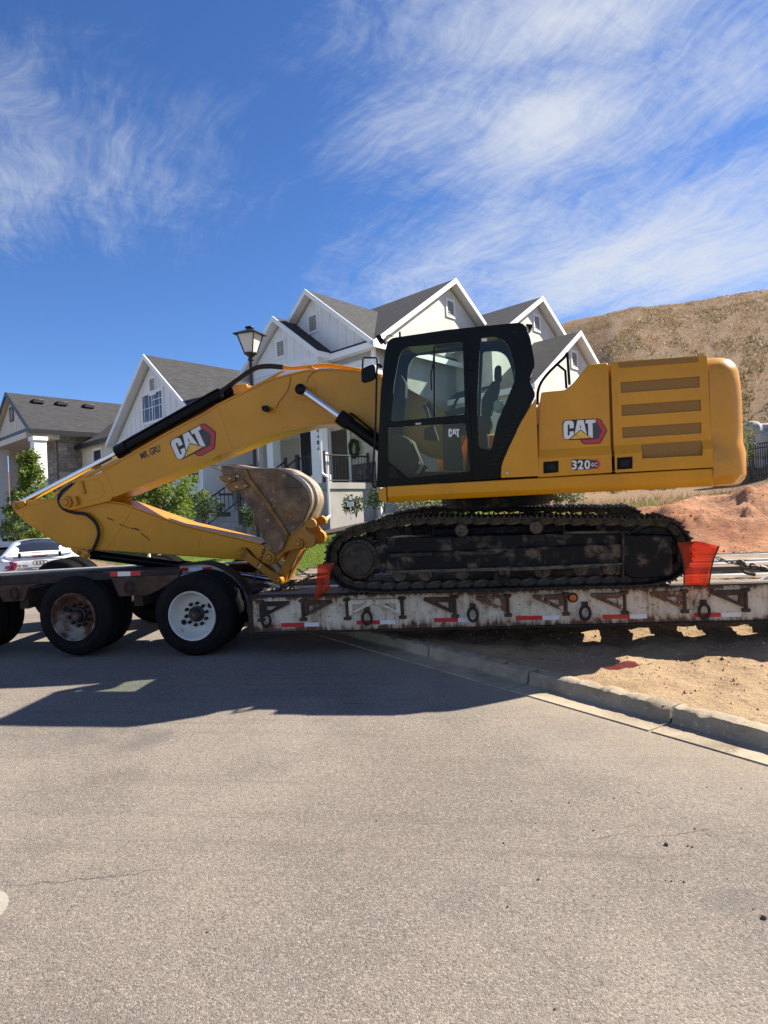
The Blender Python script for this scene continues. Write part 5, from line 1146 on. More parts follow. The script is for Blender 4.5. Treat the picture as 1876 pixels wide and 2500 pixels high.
# grab rail down the front of the cab, mirror and its frame
gp_ = [PT(x, y, -0.10) for x, y in zc([(178, 452), (140, 440), (132, 600), (125, 900), (112, 1150), (100, 1350), (105, 1412), (135, 1428)])]
b = MB(); b.tube(smooth_path(gp_, 5), 0.012, 8); b.build('grab_rail', 'black_paint', cab_o)
b = MB(); b.tube([PT(x, y, -0.12) for x, y in zc([(18, 470), (22, 385), (30, 377), (128, 377), (136, 390), (136, 450), (175, 455)])], 0.010, 8); mf = b.build('mirror_frame', 'black_paint', cab_o)
b = MB(); b.prism(rnd(pp(zc([(10, 478), (30, 460), (100, 432), (118, 440), (122, 540), (100, 560), (30, 582), (12, 570)]), -0.14), .02), -0.17, -0.09); b.build('mirror', 'black_paint', mf, bevel=0.015)
b = MB(); b.prism(rnd(pp(zc([(128, 205), (165, 192), (198, 240), (165, 268)]), 0.05), .008), 0.0, 0.10); wl = b.build('work_lamp', 'black_paint', cab_o, bevel=0.01)
b = MB(); b.tube([PT(x, y, 0.05) for x, y in zc([(195, 240), (215, 200), (235, 190), (262, 205)])], 0.006, 6); b.build('lamp_cable', 'black_rubber', wl)
b = MB(); b.prism(pp(zc([(195, 245), (212, 262), (205, 275), (190, 262)]), 0.05), 0.02, 0.06); b.build('lamp_bracket', 'black_paint', wl)
X, Z = q(*zc([(322, 205)])[0], 0.2); b = MB(); b.cyl((X, 0.2, Z - 0.02), (X, 0.2, Z + 0.055), 0.012, 10); b.build('aerial', 'black_paint', cab_o)
b = MB(); b.prism(rnd(pp(zc([(1340, 108), (1392, 112), (1394, 135), (1370, 165), (1355, 130)]), 0.15), .008), 0.1, 0.3); b.build('rear_lamp', 'black_paint', cab_o, bevel=0.008)
# cab interior
def ip(pts): return pp(zc(pts), 0.45)
b = MB(); b.prism(rnd(ip([(1090, 470), (1115, 445), (1145, 455), (1148, 560), (1120, 575), (1085, 560)]), .03), 0.32, 0.58); b.build('headrest', 'seat_grey', cab_o, bevel=0.03)
b = MB(); b.prism(rnd(ip([(1075, 580), (1135, 575), (1130, 640), (1060, 850), (985, 860), (990, 720)]), .04), 0.22, 0.68); b.build('seat_back', 'seat_grey', cab_o, bevel=0.04)
b = MB(); b.prism(rnd(ip([(800, 880), (1050, 850), (1080, 930), (1040, 1000), (800, 1000)]), .04), 0.2, 0.7); b.build('seat_cushion', 'seat_grey', cab_o, bevel=0.04)
b = MB(); b.prism(ip([(880, 1000), (1040, 1000), (1060, 1300), (860, 1310)]), 0.25, 0.65); b.build('seat_base', 'interior', cab_o, bevel=0.02)
b = MB(); b.prism(rnd(ip([(700, 830), (860, 790), (870, 840), (720, 870)]), .02), 0.1, 0.2); b.build('armrest', 'interior', cab_o, bevel=0.01)
b = MB(); b.tube([PT(x, y, 0.15) for x, y in zc([(740, 840), (770, 740), (800, 690), (835, 672)])], 0.016, 8); b.build('safety_lever', 'interior', cab_o)
for pts, Y0 in (([(600, 860), (575, 790), (545, 745)], 0.12), ([(560, 880), (540, 800), (520, 760)], 0.75)):
    b = MB(); b.tube([PT(x, y, Y0) for x, y in zc(pts)], [0.018, 0.02, 0.03], 10); b.build('joystick', 'interior', cab_o)
b = MB(); b.prism(rnd(ip([(295, 480), (345, 560), (340, 690), (290, 700)]), .02), 0.7, 0.9); b.build('monitor', 'interior', cab_o, bevel=0.01)
b = MB(); b.prism(ip([(530, 960), (600, 930), (640, 1050), (530, 1045)]), 0.3, 0.5); b.build('pedal_box', 'interior', cab_o)
b = MB(); b.prism(rnd(ip([(220, 1100), (330, 1000), (420, 1050), (500, 1240), (450, 1330), (240, 1300)]), .03), 0.15, 0.8); b.build('front_console', 'interior', cab_o, bevel=0.02)
b = MB(); b.prism(rnd(ip([(690, 930), (800, 880), (860, 1290), (700, 1290)]), .02), 0.02, 0.16); b.build('side_console', 'interior', cab_o, bevel=0.02)
b = MB(); b.ball(PT(*zc([(1120, 770)])[0], 0.2), 0.06, 8, 1, .6, 1.3); b.build('rag', 'rim_white', cab_o)
# yellow panel behind the cab door
b = MB(); b.prism(rnd(pp(zc([(1422, 705), (1446, 1336), (1140, 1350), (1146, 1245), (1205, 1105), (1310, 890)]), YN), [.02, .01, .02, .05, 0, 0]), YN - 0.045, 0.3); b.build('rear_quarter', 'yellow', ex, bevel=0.02)
X, Z = q(*zc([(1190, 1310)])[0], YN); b = MB(); b.lathe([(0, .016), (-0.012, .016), (-0.012, 0)], (X, YN - .045, Z), n=14); b.build('bolt', 'steel', ex)
# hand rails above the service door
b = MB(); b.tube(smooth_path([PT(x, y, 0.10) for x, y in zv([(36, 830), (40, 740), (62, 675), (110, 610), (175, 545), (228, 495), (246, 462)])], 4) + [Vector(PT(*zv([(262, 690)])[0], 0.10))], 0.015, 8); b.build('hand_rail', 'black_paint', ex)
b = MB(); b.tube([PT(x, y, 0.10) for x, y in zv([(175, 545), (232, 592), (240, 715)])], 0.014, 8); b.build('hand_rail', 'black_paint', ex)
# --- boom
BN, BF = 1.02, 1.60
z2 = lambda pts: zm(pts, 400, 850, 3.018); z1 = lambda pts: zm(pts, 0, 850, 3.32)
boom_top = [(193, 1172), (250, 1152), (289, 1129), (413, 1057), (500, 1012), (532, 991), (605, 955), (652, 932), (708, 916), (748, 907), (811, 904), (864, 907), (930, 924), (985, 947), (1100, 1012), (1135, 1060)]
boom_bot = [(1105, 1125), (1050, 1112), (980, 1078), (913, 1046), (866, 1033), (827, 1030), (764, 1035), (698, 1049), (632, 1070), (565, 1097), (500, 1121), (400, 1161), (280, 1210), (268, 1223), (181, 1244)]
nose = [(169, 1245), (154, 1240), (147, 1227), (151, 1212), (168, 1194)]
b = MB(); b.prism(pp(boom_top + boom_bot + nose, BN), BN, BN + 0.025); boom = b.build('boom', 'yellow', ex, bevel=0.004)
b = MB(); b.prism(pp(boom_top + boom_bot + nose, BN), BF - 0.025, BF); b.build('far_web', 'yellow', boom, bevel=0.004)
def flange(name, pts, m='yellow', th=0.022, y0=BN - 0.012, y1=BF + 0.012, parent=None):
    P = [Vector((a, 0, c)) for a, c in pp(pts, BN)]; b = MB(); k = len(P)
    for i, p_ in enumerate(P):
        d = (P[min(i + 1, k - 1)] - P[max(i - 1, 0)]).normalized(); nn = Vector((-d.z, 0, d.x)) * th
        for yy, e in ((y0, 0), (y1, 0), (y1, 1), (y0, 1)): w = p_ + nn * e; b.v.append((w.x, yy, w.z))
    for i in range(k - 1):
        for j in range(4): b.f.append((i * 4 + j, i * 4 + (j + 1) % 4, i * 4 + 4 + (j + 1) % 4, i * 4 + 4 + j))
    b.f += [(3, 2, 1, 0), ((k - 1) * 4, (k - 1) * 4 + 1, (k - 1) * 4 + 2, (k - 1) * 4 + 3)]
    return b.build(name, m, parent or boom, 40)
flange('top_flange', [(x, y) for x, y in boom_top[1:]]); flange('bottom_flange', boom_bot[:-2], th=0.022)
for pts in ([(532, 993), (540, 1015), (567, 1094)], [(258, 1152), (279, 1207)]):
    b = MB(); b.tube([PT(x, y, BN) for x, y in pts], 0.0045, 6); b.build('weld_seam', 'yellow', boom)
b = MB(); b.tube([PT(x, y, BN - 0.004) for x, y in smooth_px] if False else [PT(x, y, BN) for x, y in z1([(655, 1075), (800, 1065), (830, 1090), (848, 1180), (830, 1205), (700, 1245)])], 0.0045, 6); b.build('weld_seam', 'yellow', boom)
b = MB(); b.lathe([(0.0, .16), (-0.006, .155), (-0.006, 0)], PT(744, 948, BN), n=36); b.build('boss_plate', 'yellow', boom, 20)
# boom nose pin
def pin(px, Y, r, parent, m='yellow', depth=0.05, name='pin', cap=True):
    c = PT(*px, Y); b = MB(); b.lathe([(0.02, r), (-depth, r), (-depth - 0.006, r * 0.9), (-depth - .006, r * .62), (-depth + .01, r * .58)], c, n=24); o = b.build(name + '_boss', m, parent, 30)
    if cap: b = MB(); b.lathe([(-depth + .01, r * .56), (-depth - .02, r * .5), (-depth - .026, 0)], c, n=20); b.build(name, 'yellow_dull', o, 30)
    return o
pin((164, 1226), BN, 0.085, boom, 'yellow_dull', 0.03)
b = MB(); b.prism(rnd(pp(z1([(585, 1205), (615, 1200), (632, 1265), (610, 1285)]), BN - 0.05), .01), BN - 0.06, BN - 0.02); b.build('pin_lock', 'yellow_dull', boom, bevel=0.006)
b = MB(); b.prism(rnd(pp(z1([(640, 1085), (665, 1075), (690, 1175), (672, 1185)]), BN - 0.03), .01), BN - 0.035, BN); b.build('hose_bracket', 'yellow_dull', boom, bevel=0.006)
# work lamp on the boom with cable
b = MB(); b.prism(rnd(pp(z2([(728, 430), (770, 422), (788, 455), (765, 475), (735, 462)]), BN - 0.10), .012), BN - 0.16, BN - 0.06); lm = b.build('boom_lamp', 'black_paint', boom, bevel=0.01)
b = MB(); b.cyl(PT(*z2([(795, 450)])[0], BN), PT(*z2([(775, 450)])[0], BN - 0.09), 0.02, 10); b.build('lamp_bracket', 'yellow_dull', lm)
b = MB(); b.tube(smooth_path([PT(x, y, BN - 0.008) for x, y in z2([(830, 440), (850, 395), (890, 345), (920, 290), (935, 205)])], 5), 0.006, 6); b.build('lamp_cable', 'yellow_dark_seam', lm)
b = MB(); b.tube(smooth_path([PT(x, y, BN - 0.008) for x, y in z2([(1050, 255), (1080, 200), (1130, 165), (1210, 155)])], 5), 0.006, 6); b.build('grease_line', 'yellow_dark_seam', boom)
# hard pipes and hoses along the top of the boom
for Yh, dy in ((1.12, 0), (1.20, 3), (1.42, 0), (1.50, 3)):
    b = MB(); b.tube(smooth_path([PT(x, y + dy - 2, Yh) for x, y in z2([(1610, 210), (1450, 165), (1300, 140), (1190, 128), (1080, 138), (960, 150), (880, 142)])], 5), 0.017, 8); b.build('pipe', 'yellow', boom)
    b = MB(); b.tube(smooth_path([PT(x, y + dy * 1.5 - 2, Yh) for x, y in z2([(880, 140), (780, 132), (690, 142), (610, 185), (540, 235), (470, 285), (435, 320), (430, 360)])], 6), 0.022, 8); b.build('hose', 'black_rubber', boom)
b = MB(); b.prism(rnd(pp(z2([(505, 285), (520, 268), (610, 262), (622, 290), (600, 322), (515, 345)]), 1.16), .02), 1.16, 1.46); b.build('cylinder_mount', 'yellow', boom, bevel=0.012)
b = MB(); b.prism(pp(z2([(620, 300), (770, 222), (860, 172), (900, 170), (780, 240), (640, 325)]), 1.10), 1.08, 1.11); b.build('hose_guide', 'yellow', boom, bevel=0.006)
b = MB(); b.prism(rnd(pp(z2([(1075, 148), (1095, 130), (1110, 148), (1100, 165)]), 1.1), .006), 1.05, 1.56); b.build('pipe_clamp', 'yellow_dull', boom)
# stick cylinder on top
def cylp(a, c, Y, r): return PT(*a, Y), PT(*c, Y), r
cy = MB(); A, C_ = Vector(PT(290, 1105, 1.31)), Vector(PT(572, 948, 1.31)); cy.cyl(A, C_, 0.086, 28); sc = cy.build('stick_cylinder', 'black_paint', ex, 30)
D = (C_ - A).normalized()
b = MB(); b.cyl(A - D * 0.01, A + D * 0.17, 0.108, 28); b.build('cylinder_head', 'black_paint', sc, 30)
b = MB(); b.cyl(Vector(PT(56, 1226, 1.31)), A + D * .05, 0.046, 24); b.build('rod', 'chrome', sc, 30)
pa = [A + D * 0.05 + Vector((0, -0.05, 0.085)), A + D * .25 + Vector((0, -0.05, 0.092)), C_ - D * .3 + Vector((0, -0.05, 0.092)), C_ - D * .22 + Vector((0, -.05, .088))]
b = MB(); b.tube(pa, 0.018, 8); b.build('cylinder_pipe', 'black_paint', sc)
for t_ in (0.45, 0.8):
    p_ = A.lerp(C_, t_); b = MB(); b.cyl(p_ - D * .012, p_ + D * .012, 0.094, 24); b.build('clamp_band', 'black_paint', sc, 30)
# sloping rod guard beneath
b = MB(); b.prism(pp(z1([(395, 1200), (600, 1070), (930, 905), (985, 890), (960, 915), (640, 1080), (480, 1165)]), 1.1), 1.10, 1.14); b.build('rod_guard', 'yellow', boom, bevel=0.005)
# boom lift cylinders either side
for Yb in (0.86, 1.76):
    A, C_ = Vector(PT(736, 951, 0.86)), Vector(PT(940, 1096, 0.86)); A.y = C_.y = Yb; D = (C_ - A).normalized(); Mid = Vector(PT(829, 1017, 0.86)); Mid.y = Yb
    E2 = C_ + D * 0.5
    b = MB(); b.cyl(Mid + D * .08, E2, 0.078, 28); lc = b.build('lift_cylinder', 'black_paint', ex, 30)
    b = MB(); b.cyl(Mid - D * .0, Mid + D * 0.17, 0.098, 12); b.build('cylinder_head', 'black_paint', lc, 30)
    b = MB(); b.cyl(A, Mid + D * .05, 0.044, 24); b.build('rod', 'chrome', lc, 30)
    b = MB(); b.lathe([(-0.055, 0.0), (-0.055, 0.05), (-0.05, 0.07), (0.05, 0.07), (0.055, 0.05), (0.055, 0.0)], A, n=24); b.build('rod_eye', 'black_paint', lc, 30)
    b = MB(); b.tube([Mid + D * .14 + Vector((0.03, 0, 0.12)), Mid + D * .2 + Vector((0.03, 0, .13)), Mid + D * .5 + Vector((0.02, 0, .11)), Mid + D * .62 + Vector((0.02, 0, .09))], 0.014, 8); b.build('cylinder_pipe', 'black_paint', lc)
b = MB(); c = PT(736, 951, 0.86); b.cyl((c[0], 0.84, c[2]), (c[0], 1.78, c[2]), 0.05, 20); b.build('lift_pin', 'yellow_dull', boom)
# --- stick
SN, SF = 1.11, 1.51
st_out = [(31, 1233), (36, 1224), (65, 1222), (142, 1215), (200, 1213), (262, 1226), (301, 1231), (450, 1284), (500, 1296), (645, 1331), (668, 1345), (677, 1360), (672, 1376), (660, 1380), (640, 1376), (580, 1367), (500, 1361), (262, 1345), (175, 1339), (153, 1335), (60, 1275), (35, 1246)]
b = MB(); b.prism(pp(st_out, SN), SN, SF); stick = b.build('stick', 'yellow', ex, bevel=0.012)
P_ = [(262, 1225), (301, 1230), (450, 1283), (500, 1295), (640, 1329)]
b = MB(); Q_ = [Vector((a, 0, c)) for a, c in pp(P_, SN)]
for i, p_ in enumerate(Q_):
    for yy, e in ((SN - .02, 0), (SF + .02, 0), (SF + .02, .016), (SN - .02, .016)): b.v.append((p_.x, yy, p_.z + e))
for i in range(len(Q_) - 1):
    for j in range(4): b.f.append((i * 4 + j, i * 4 + (j + 1) % 4, i * 4 + 4 + (j + 1) % 4, i * 4 + 4 + j))
b.build('top_plate', 'yellow', stick, 30)
for pts in ([(320, 1250), (262, 1340)], [(492, 1297), (478, 1359)]):
    b = MB(); b.tube([PT(x, y, SN) for x, y in pts], 0.0045, 6); b.build('weld_seam', 'yellow', stick)
b = MB(); b.tube(smooth_path([PT(x, y, SN) for x, y in z1([(445, 1225), (270, 1270), (200, 1310), (190, 1345), (215, 1400), (520, 1590), (760, 1615)])], 5), 0.005, 6); b.build('weld_seam', 'yellow', stick)
pin((41, 1235), SN, 0.05, stick, 'yellow_dull', 0.03)
b = MB(); b.prism(rnd(pp([(33, 1232), (36, 1225), (63, 1223), (66, 1229), (62, 1236), (38, 1243)], SN), .02), SN - 0.03, SN); b.build('pin_keeper', 'yellow_dull', stick, bevel=0.006)
# scratch marks where paint has gone
for pts in ([(262, 1264), (272, 1268), (280, 1271)], [(292, 1280), (304, 1285), (318, 1289), (330, 1291), (342, 1294)], [(322, 1292), (332, 1289), (340, 1297)], [(345, 1302), (356, 1310), (367, 1319)]):
    b = MB(); pts3 = [PT(x, y, SN - .0012) for x, y in pts]
    for p0, p1 in zip(pts3[:-1], pts3[1:]):
        w = 0.008 * rng.uniform(.5, 1.4); b.add([(p0[0], SN - .0012, p0[2] - w), (p1[0], SN - .0012, p1[2] - w * .6), (p1[0], SN - .0012, p1[2] + w * .5), (p0[0], SN - .0012, p0[2] + w)], [(0, 1, 2, 3)])
    b.build('scratch', 'rust_dark', stick, 0)
b = MB(); b.tube(smooth_path([PT(x, y, SN - 0.05) for x, y in z1([(600, 1095), (555, 1125), (505, 1160), (478, 1215), (490, 1270), (535, 1312), (610, 1335), (690, 1345), (750, 1385), (790, 1440), (802, 1510), (780, 1580), (748, 1650)])], 6), 0.023, 10); b.build('stick_hose', 'black_rubber', stick)
# bucket cylinder below the stick
A, C_ = Vector(PT(224, 1354, 1.31)), Vector(PT(466, 1385, 1.31)); D = (C_ - A).normalized(); b = MB(); b.cyl(A, C_, 0.068, 24); bc = b.build('bucket_cylinder', 'black_paint', ex, 30)
b = MB(); b.cyl(C_ - D * 0.13, C_ + D * .02, 0.085, 24); b.build('cylinder_head', 'black_paint', bc, 30)
b = MB(); b.cyl(C_, PT(676, 1416, 1.31), 0.04, 20); b.build('rod', 'chrome', bc, 30)
b = MB(); b.prism(rnd(pp(z1([(575, 1625), (640, 1620), (720, 1650), (728, 1690), (705, 1712), (670, 1695), (600, 1655)]), SN), .02), SN - 0.02, SN + 0.03); b.build('cylinder_lug', 'yellow', stick, bevel=0.008)
pin(z1([(638, 1655)])[0], SN - .02, 0.04, stick, 'yellow_dull', 0.015); pin(z1([(695, 1690)])[0], SN - .02, 0.035, stick, 'yellow_dull', 0.012)
# --- bucket
z5 = lambda pts: zm(pts, 540, 1120, 5.929)
KN_, KF_ = 0.94, 1.68
side = z5([(-5, 110), (25, 95), (320, 140), (780, 150), (900, 180), (1000, 240), (1150, 345), (1230, 450), (1275, 570), (1280, 680), (1240, 800), (1180, 930), (1060, 1040), (965, 1130), (900, 1290), (860, 1345), (800, 1378), (735, 1360), (690, 1310), (620, 1180), (530, 960), (460, 790), (380, 650), (300, 540), (230, 470), (60, 300), (10, 200)])
b = MB(); b.prism(pp(side, KN_), KN_, KN_ + 0.035); bucket = b.build('bucket', 'bucket_brown', ex, bevel=0.006)
b = MB(); b.prism(pp(side, KN_), KF_ - 0.035, KF_); b.build('far_side_plate', 'bucket_brown', bucket, bevel=0.006)
shell = pp(z5([(25, 97), (320, 142), (600, 146), (780, 152), (900, 182), (1000, 242), (1080, 292), (1150, 347), (1195, 398), (1230, 452), (1257, 510), (1275, 572), (1282, 626), (1280, 682), (1264, 745), (1240, 802), (1215, 868), (1180, 932), (1125, 990), (1060, 1042), (1010, 1090)]), KN_)
b = MB(); k = len(shell); P = [Vector((a, 0, c)) for a, c in shell]
for i, p_ in enumerate(P):
    d = (P[min(i + 1, k - 1)] - P[max(i - 1, 0)]).normalized(); nn = Vector((-d.z, 0, d.x)); o_ = p_ + nn * 0.012; i_ = p_ - nn * 0.02
    for w, yy in ((o_, KN_ + .02), (o_, KF_ - .02), (i_, KF_ - .02), (i_, KN_ + .02)): b.v.append((w.x, yy, w.z))
for i in range(k - 1):
    for j in range(4): b.f.append((i * 4 + j, i * 4 + (j + 1) % 4, i * 4 + 4 + (j + 1) % 4, i * 4 + 4 + j))
b.f += [(3, 2, 1, 0), ((k - 1) * 4, (k - 1) * 4 + 1, (k - 1) * 4 + 2, (k - 1) * 4 + 3)]
b.build('back_plate', 'worn_steel', bucket, 40)
b = MB(); b.prism(pp(z5([(325, 145), (375, 150), (440, 290), (690, 620), (860, 880), (985, 1085), (960, 1130), (900, 1030), (640, 660), (400, 330)]), KN_), KN_ - 0.03, KN_); b.build('side_rib', 'bucket_rib', bucket, bevel=0.006)
b = MB(); b.prism(pp(z5([(450, 292), (620, 290), (760, 320), (860, 370), (980, 412), (1140, 418), (1160, 400), (1150, 352), (1000, 245), (900, 185), (780, 155), (385, 152)]), KN_), KN_ - 0.014, KN_); b.build('wear_plate', 'bucket_brown', bucket, bevel=0.005)
for pts in ([(-30, 262), (20, 245), (225, 228), (215, 320), (120, 350), (40, 340)], [(60, 372), (230, 325), (330, 300), (420, 395), (360, 440), (215, 465), (125, 478)]):
    b = MB(); b.prism(pp(z5(pts), KN_), KN_ - 0.03, KN_ + 0.045); b.build('side_cutter', 'bucket_rib', bucket, bevel=0.008)
for pts in ([(-45, 270), (-20, 250), (50, 345), (35, 360)], [(55, 375), (75, 368), (135, 478), (118, 490)]):
    b = MB(); b.prism(pp(z5(pts), KN_), KN_ - 0.02, KN_ + 0.03); b.build('cutter_edge', 'worn_steel', bucket)
for p_ in ((130, 288), (243, 255), (230, 410), (355, 395)):
    c = PT(*z5([p_])[0], KN_ - .03); b = MB(); b.lathe([(0.0, .024), (-0.012, .022), (-0.02, .012), (-0.022, 0)], c, n=14); b.build('bolt', 'steel', bucket, 40)
for i in range(5):
    Y0 = KN_ + 0.02 + i * (KF_ - KN_ - 0.14) / 4; b = MB(); pts = pp(z5([(-225, 92), (0, 92), (30, 100), (30, 165), (-20, 190), (-60, 170)]), KN_); b.prism(pts, Y0, Y0 + 0.10); t_ = b.build('tooth', 'worn_steel', bucket, bevel=0.012)
b = MB(); b.prism(pp(z5([(-20, 92), (320, 138), (320, 168), (20, 185), (-10, 175)]), KN_), KN_ + .01, KF_ - .01); b.build('cutting_edge', 'worn_steel', bucket, bevel=0.005)
b = MB(); b.prism(pp(z5([(850, 712), (1045, 708), (1045, 845), (850, 850)]), KN_), KN_ - 0.008, KN_); badge = b.build('badge', 'bucket_brown', bucket, bevel=0.004)
b = MB(); b.prism(pp(z5([(1045, 712), (1068, 712), (1068, 848), (1045, 845)]), KN_), KN_ - 0.007, KN_); b.build('badge_edge', 'bucket_rib', bucket)
# inside of the bucket throat: torque plates and ears
ear = z5([(1180, 930), (1300, 862), (1350, 890), (1378, 940), (1370, 985), (1330, 1012), (1250, 1000), (1225, 985), (1240, 1030), (1290, 1085), (1345, 1130), (1365, 1190), (1345, 1260), (1290, 1295), (1200, 1290), (1130, 1300), (1010, 1320), (900, 1370), (820, 1480), (760, 1535), (690, 1540), (630, 1500), (605, 1430), (630, 1375), (720, 1350), (900, 1200), (1060, 1050)])
for Y0 in (0.99, 1.52):
    b = MB(); b.prism(rnd(pp(ear, 0.99), .012), Y0, Y0 + 0.11); e_ = b.build('bucket_ear', 'yellow_dull', bucket, bevel=0.01)
hole = None
pin(z5([(1130, 1225)])[0], 0.99, 0.066, bucket, 'yellow_dull', 0.035); pin(z5([(705, 1430)])[0], 0.99, 0.085, bucket, 'yellow_dull', 0.035)
b = MB(); c = PT(*z5([(1130, 1225)])[0], 0.99); b.cyl((c[0], 0.98, c[2]), (c[0], 1.64, c[2]), 0.055, 20); b.build('bucket_pin', 'yellow_dull', bucket)
# linkage
def link(a, c, Y0, Y1, w, r, name, m='yellow_dull'):
    A, C_ = Vector((*q(*a, Y0),)), Vector((*q(*c, Y0),)); d = (C_ - A).normalized(); n_ = Vector((-d.y, d.x)); poly = []
    for k in range(9):
        t = math.pi / 2 + math.pi * k / 8; poly.append(tuple(A + d * r * math.cos(t) + n_ * r * math.sin(t)))
    poly.append(tuple(A.lerp(C_, .25) - n_ * w)); poly.append(tuple(A.lerp(C_, .75) - n_ * w))
    for k in range(9):
        t = -math.pi / 2 + math.pi * k / 8; poly.append(tuple(C_ + d * r * math.cos(t) + n_ * r * math.sin(t)))
    poly.append(tuple(A.lerp(C_, .75) + n_ * w)); poly.append(tuple(A.lerp(C_, .25) + n_ * w))
    b = MB(); b.prism(poly, Y0, Y1); return b.build(name, m, ex, bevel=0.008)
for Y0 in (1.02, 1.54): 
    lk = link((589, 1350), (680, 1418), Y0, Y0 + 0.06, 0.05, 0.07, 'tipping_link')
    if Y0 < 1.2: pin((589, 1350), Y0, 0.062, lk, 'yellow_dull', 0.03); pin((680, 1418), Y0, 0.062, lk, 'yellow_dull', 0.03)
pw = link((728, 1328), (683, 1417), 1.12, 1.50, 0.062, 0.075, 'power_link')
for yy in (1.19, 1.27):
    b = MB(); A, C_ = Vector(PT(745, 1340, yy)), Vector(PT(697, 1418, yy)); b.tube([A, C_], 0.01, 6); b.build('link_rib', 'yellow_dull', pw)
b = MB(); c = PT(680, 1418, 1.02); b.cyl((c[0], 1.0, c[2]), (c[0], 1.62, c[2]), 0.048, 20); b.build('link_pin', 'yellow_dull', pw)
for pts in ([(360, 1280), (420, 1320), (500, 1420), (530, 1470), (480, 1450), (380, 1380)],):
    b = MB(); b.prism(pp(z5(pts), SN), SN - 0.003, SN); b.build('grease_stain', 'gap_black', stick, 0)
# --- undercarriage
zt7 = lambda pts: zm(pts, 760, 1180, 2.964); zt8 = lambda pts: zm(pts, 1280, 1180, 2.785)
TY0, TY1 = -0.19, 0.41
S_C = q(868, 1369, TY0); I_C = q(1606, 1345, TY0); RW = 0.335; SH = 0.035
def track_path():
    top = [(905, 1283), (950, 1275), (1000, 1268), (1060, 1266), (1126, 1266), (1220, 1267), (1310, 1266), (1400, 1268), (1480, 1268), (1560, 1271)]
    pts = []
    for k in range(13):
        t = math.radians(-95 - 15 * k + 0) ; pts.append((S_C[0] + RW * math.cos(t), S_C[1] + RW * math.sin(t)))
    pts = [(S_C[0] + RW * math.cos(math.radians(a)), S_C[1] + RW * math.sin(math.radians(a))) for a in range(262, 104, -11)]
    pts += pp(top, TY0)
    pts += [(I_C[0] + RW * math.cos(math.radians(a)), I_C[1] + RW * math.sin(math.radians(a))) for a in range(80, -84, -11)]
    zb = ZD + 0.045
    pts += [(1.35 - 0.0, zb), (0.5, zb), (-0.5, zb), (-1.5, zb)]
    return pts
zb_ = ZD + 0.045
RAW = [Vector((a, 0, max(c, zb_))) for a, c in track_path()]
def resample(P, n):
    P = P + [P[0]]; L = [0]
    for a, b_ in zip(P[:-1], P[1:]): L.append(L[-1] + (b_ - a).length)
    o = []; k = 0
    for i in range(n):
        s = L[-1] * i / n
        while L[k + 1] < s: k += 1
        o.append(P[k].lerp(P[k + 1], (s - L[k]) / (L[k + 1] - L[k])))
    return o, L[-1]
NS = 49
CEN, LEN = resample(RAW, NS); PIT = LEN / NS
def shoe_mesh():
    b = MB(); h = PIT * 0.5; w = 0.30
    # plate with rolled edges and three grousers; local x along travel, z outwards, y across
    prof = [(-h * 1.04, 0.0), (h * 0.86, 0.0), (h * 1.0, -0.012), (h * 1.06, 0.0), (h * 1.0, 0.014), (h * .72, 0.014), (h * .62, 0.042), (h * .5, 0.042), (h * .42, 0.014), (-h * .1, 0.014), (-h * .18, 0.036), (-h * .3, 0.036), (-h * .4, 0.014), (-h * .66, .014), (-h * .74, .042), (-h * .88, .042), (-h * 1.0, 0.014)]
    b.prism([(a, c) for a, c in prof], -w, w); return b.mesh('track_shoe', 'track_steel', 0)
def link2_mesh(ys):
    b = MB(); h = PIT * 0.5
    for yy in ys:
        b.prism(rnd([(-h * 1.25, -0.012), (-h * 1.3, -0.07), (-h * .7, -0.085), (h * .6, -0.06), (h * 1.1, -0.055), (h * 1.15, -0.012), (h * .5, 0.0), (-h * .6, 0.0)], .012), yy, yy + 0.04)
    return b.mesh('track_link', 'link_dusty', 30)
def pinb_mesh():
    b = MB(); h = PIT * 0.5; b.cyl((-h, -0.125, -0.045), (-h, 0.125, -0.045), 0.026, 12); return b.mesh('track_pin', 'track_steel', 30)
SHOE, LNK, LNK2, PNB = shoe_mesh(), link2_mesh((-0.11,)), link2_mesh((0.07,)), pinb_mesh()
def side_of_track(dy, near):
    tk = bpy.data.objects.new('track', None); COL.objects.link(tk); tk.parent = ex; tk.location = -ROOTS[ex.name]; 
    for i in range(NS):
        a, c = CEN[i - 1], CEN[(i + 1) % NS]; d = (c - a).normalized(); p_ = CEN[i]; n_ = Vector((-d.z, 0, d.x))
        mm = Matrix(((d.x, 0, n_.x, p_.x), (0, 1, 0, 0.11 + dy), (d.z, 0, n_.z, p_.z), (0, 0, 0, 1)))
        # path runs clockwise seen from the near side, so n_ points outwards
        for nm, me in (('track_shoe', SHOE), ('track_link', LNK), ('track_link', LNK2), ('track_pin', PNB)):
            o = bpy.data.objects.new(nm, me); COL.objects.link(o); o.parent = tk; o.matrix_local = mm
    return tk
side_of_track(0, True); side_of_track(2.38, False)
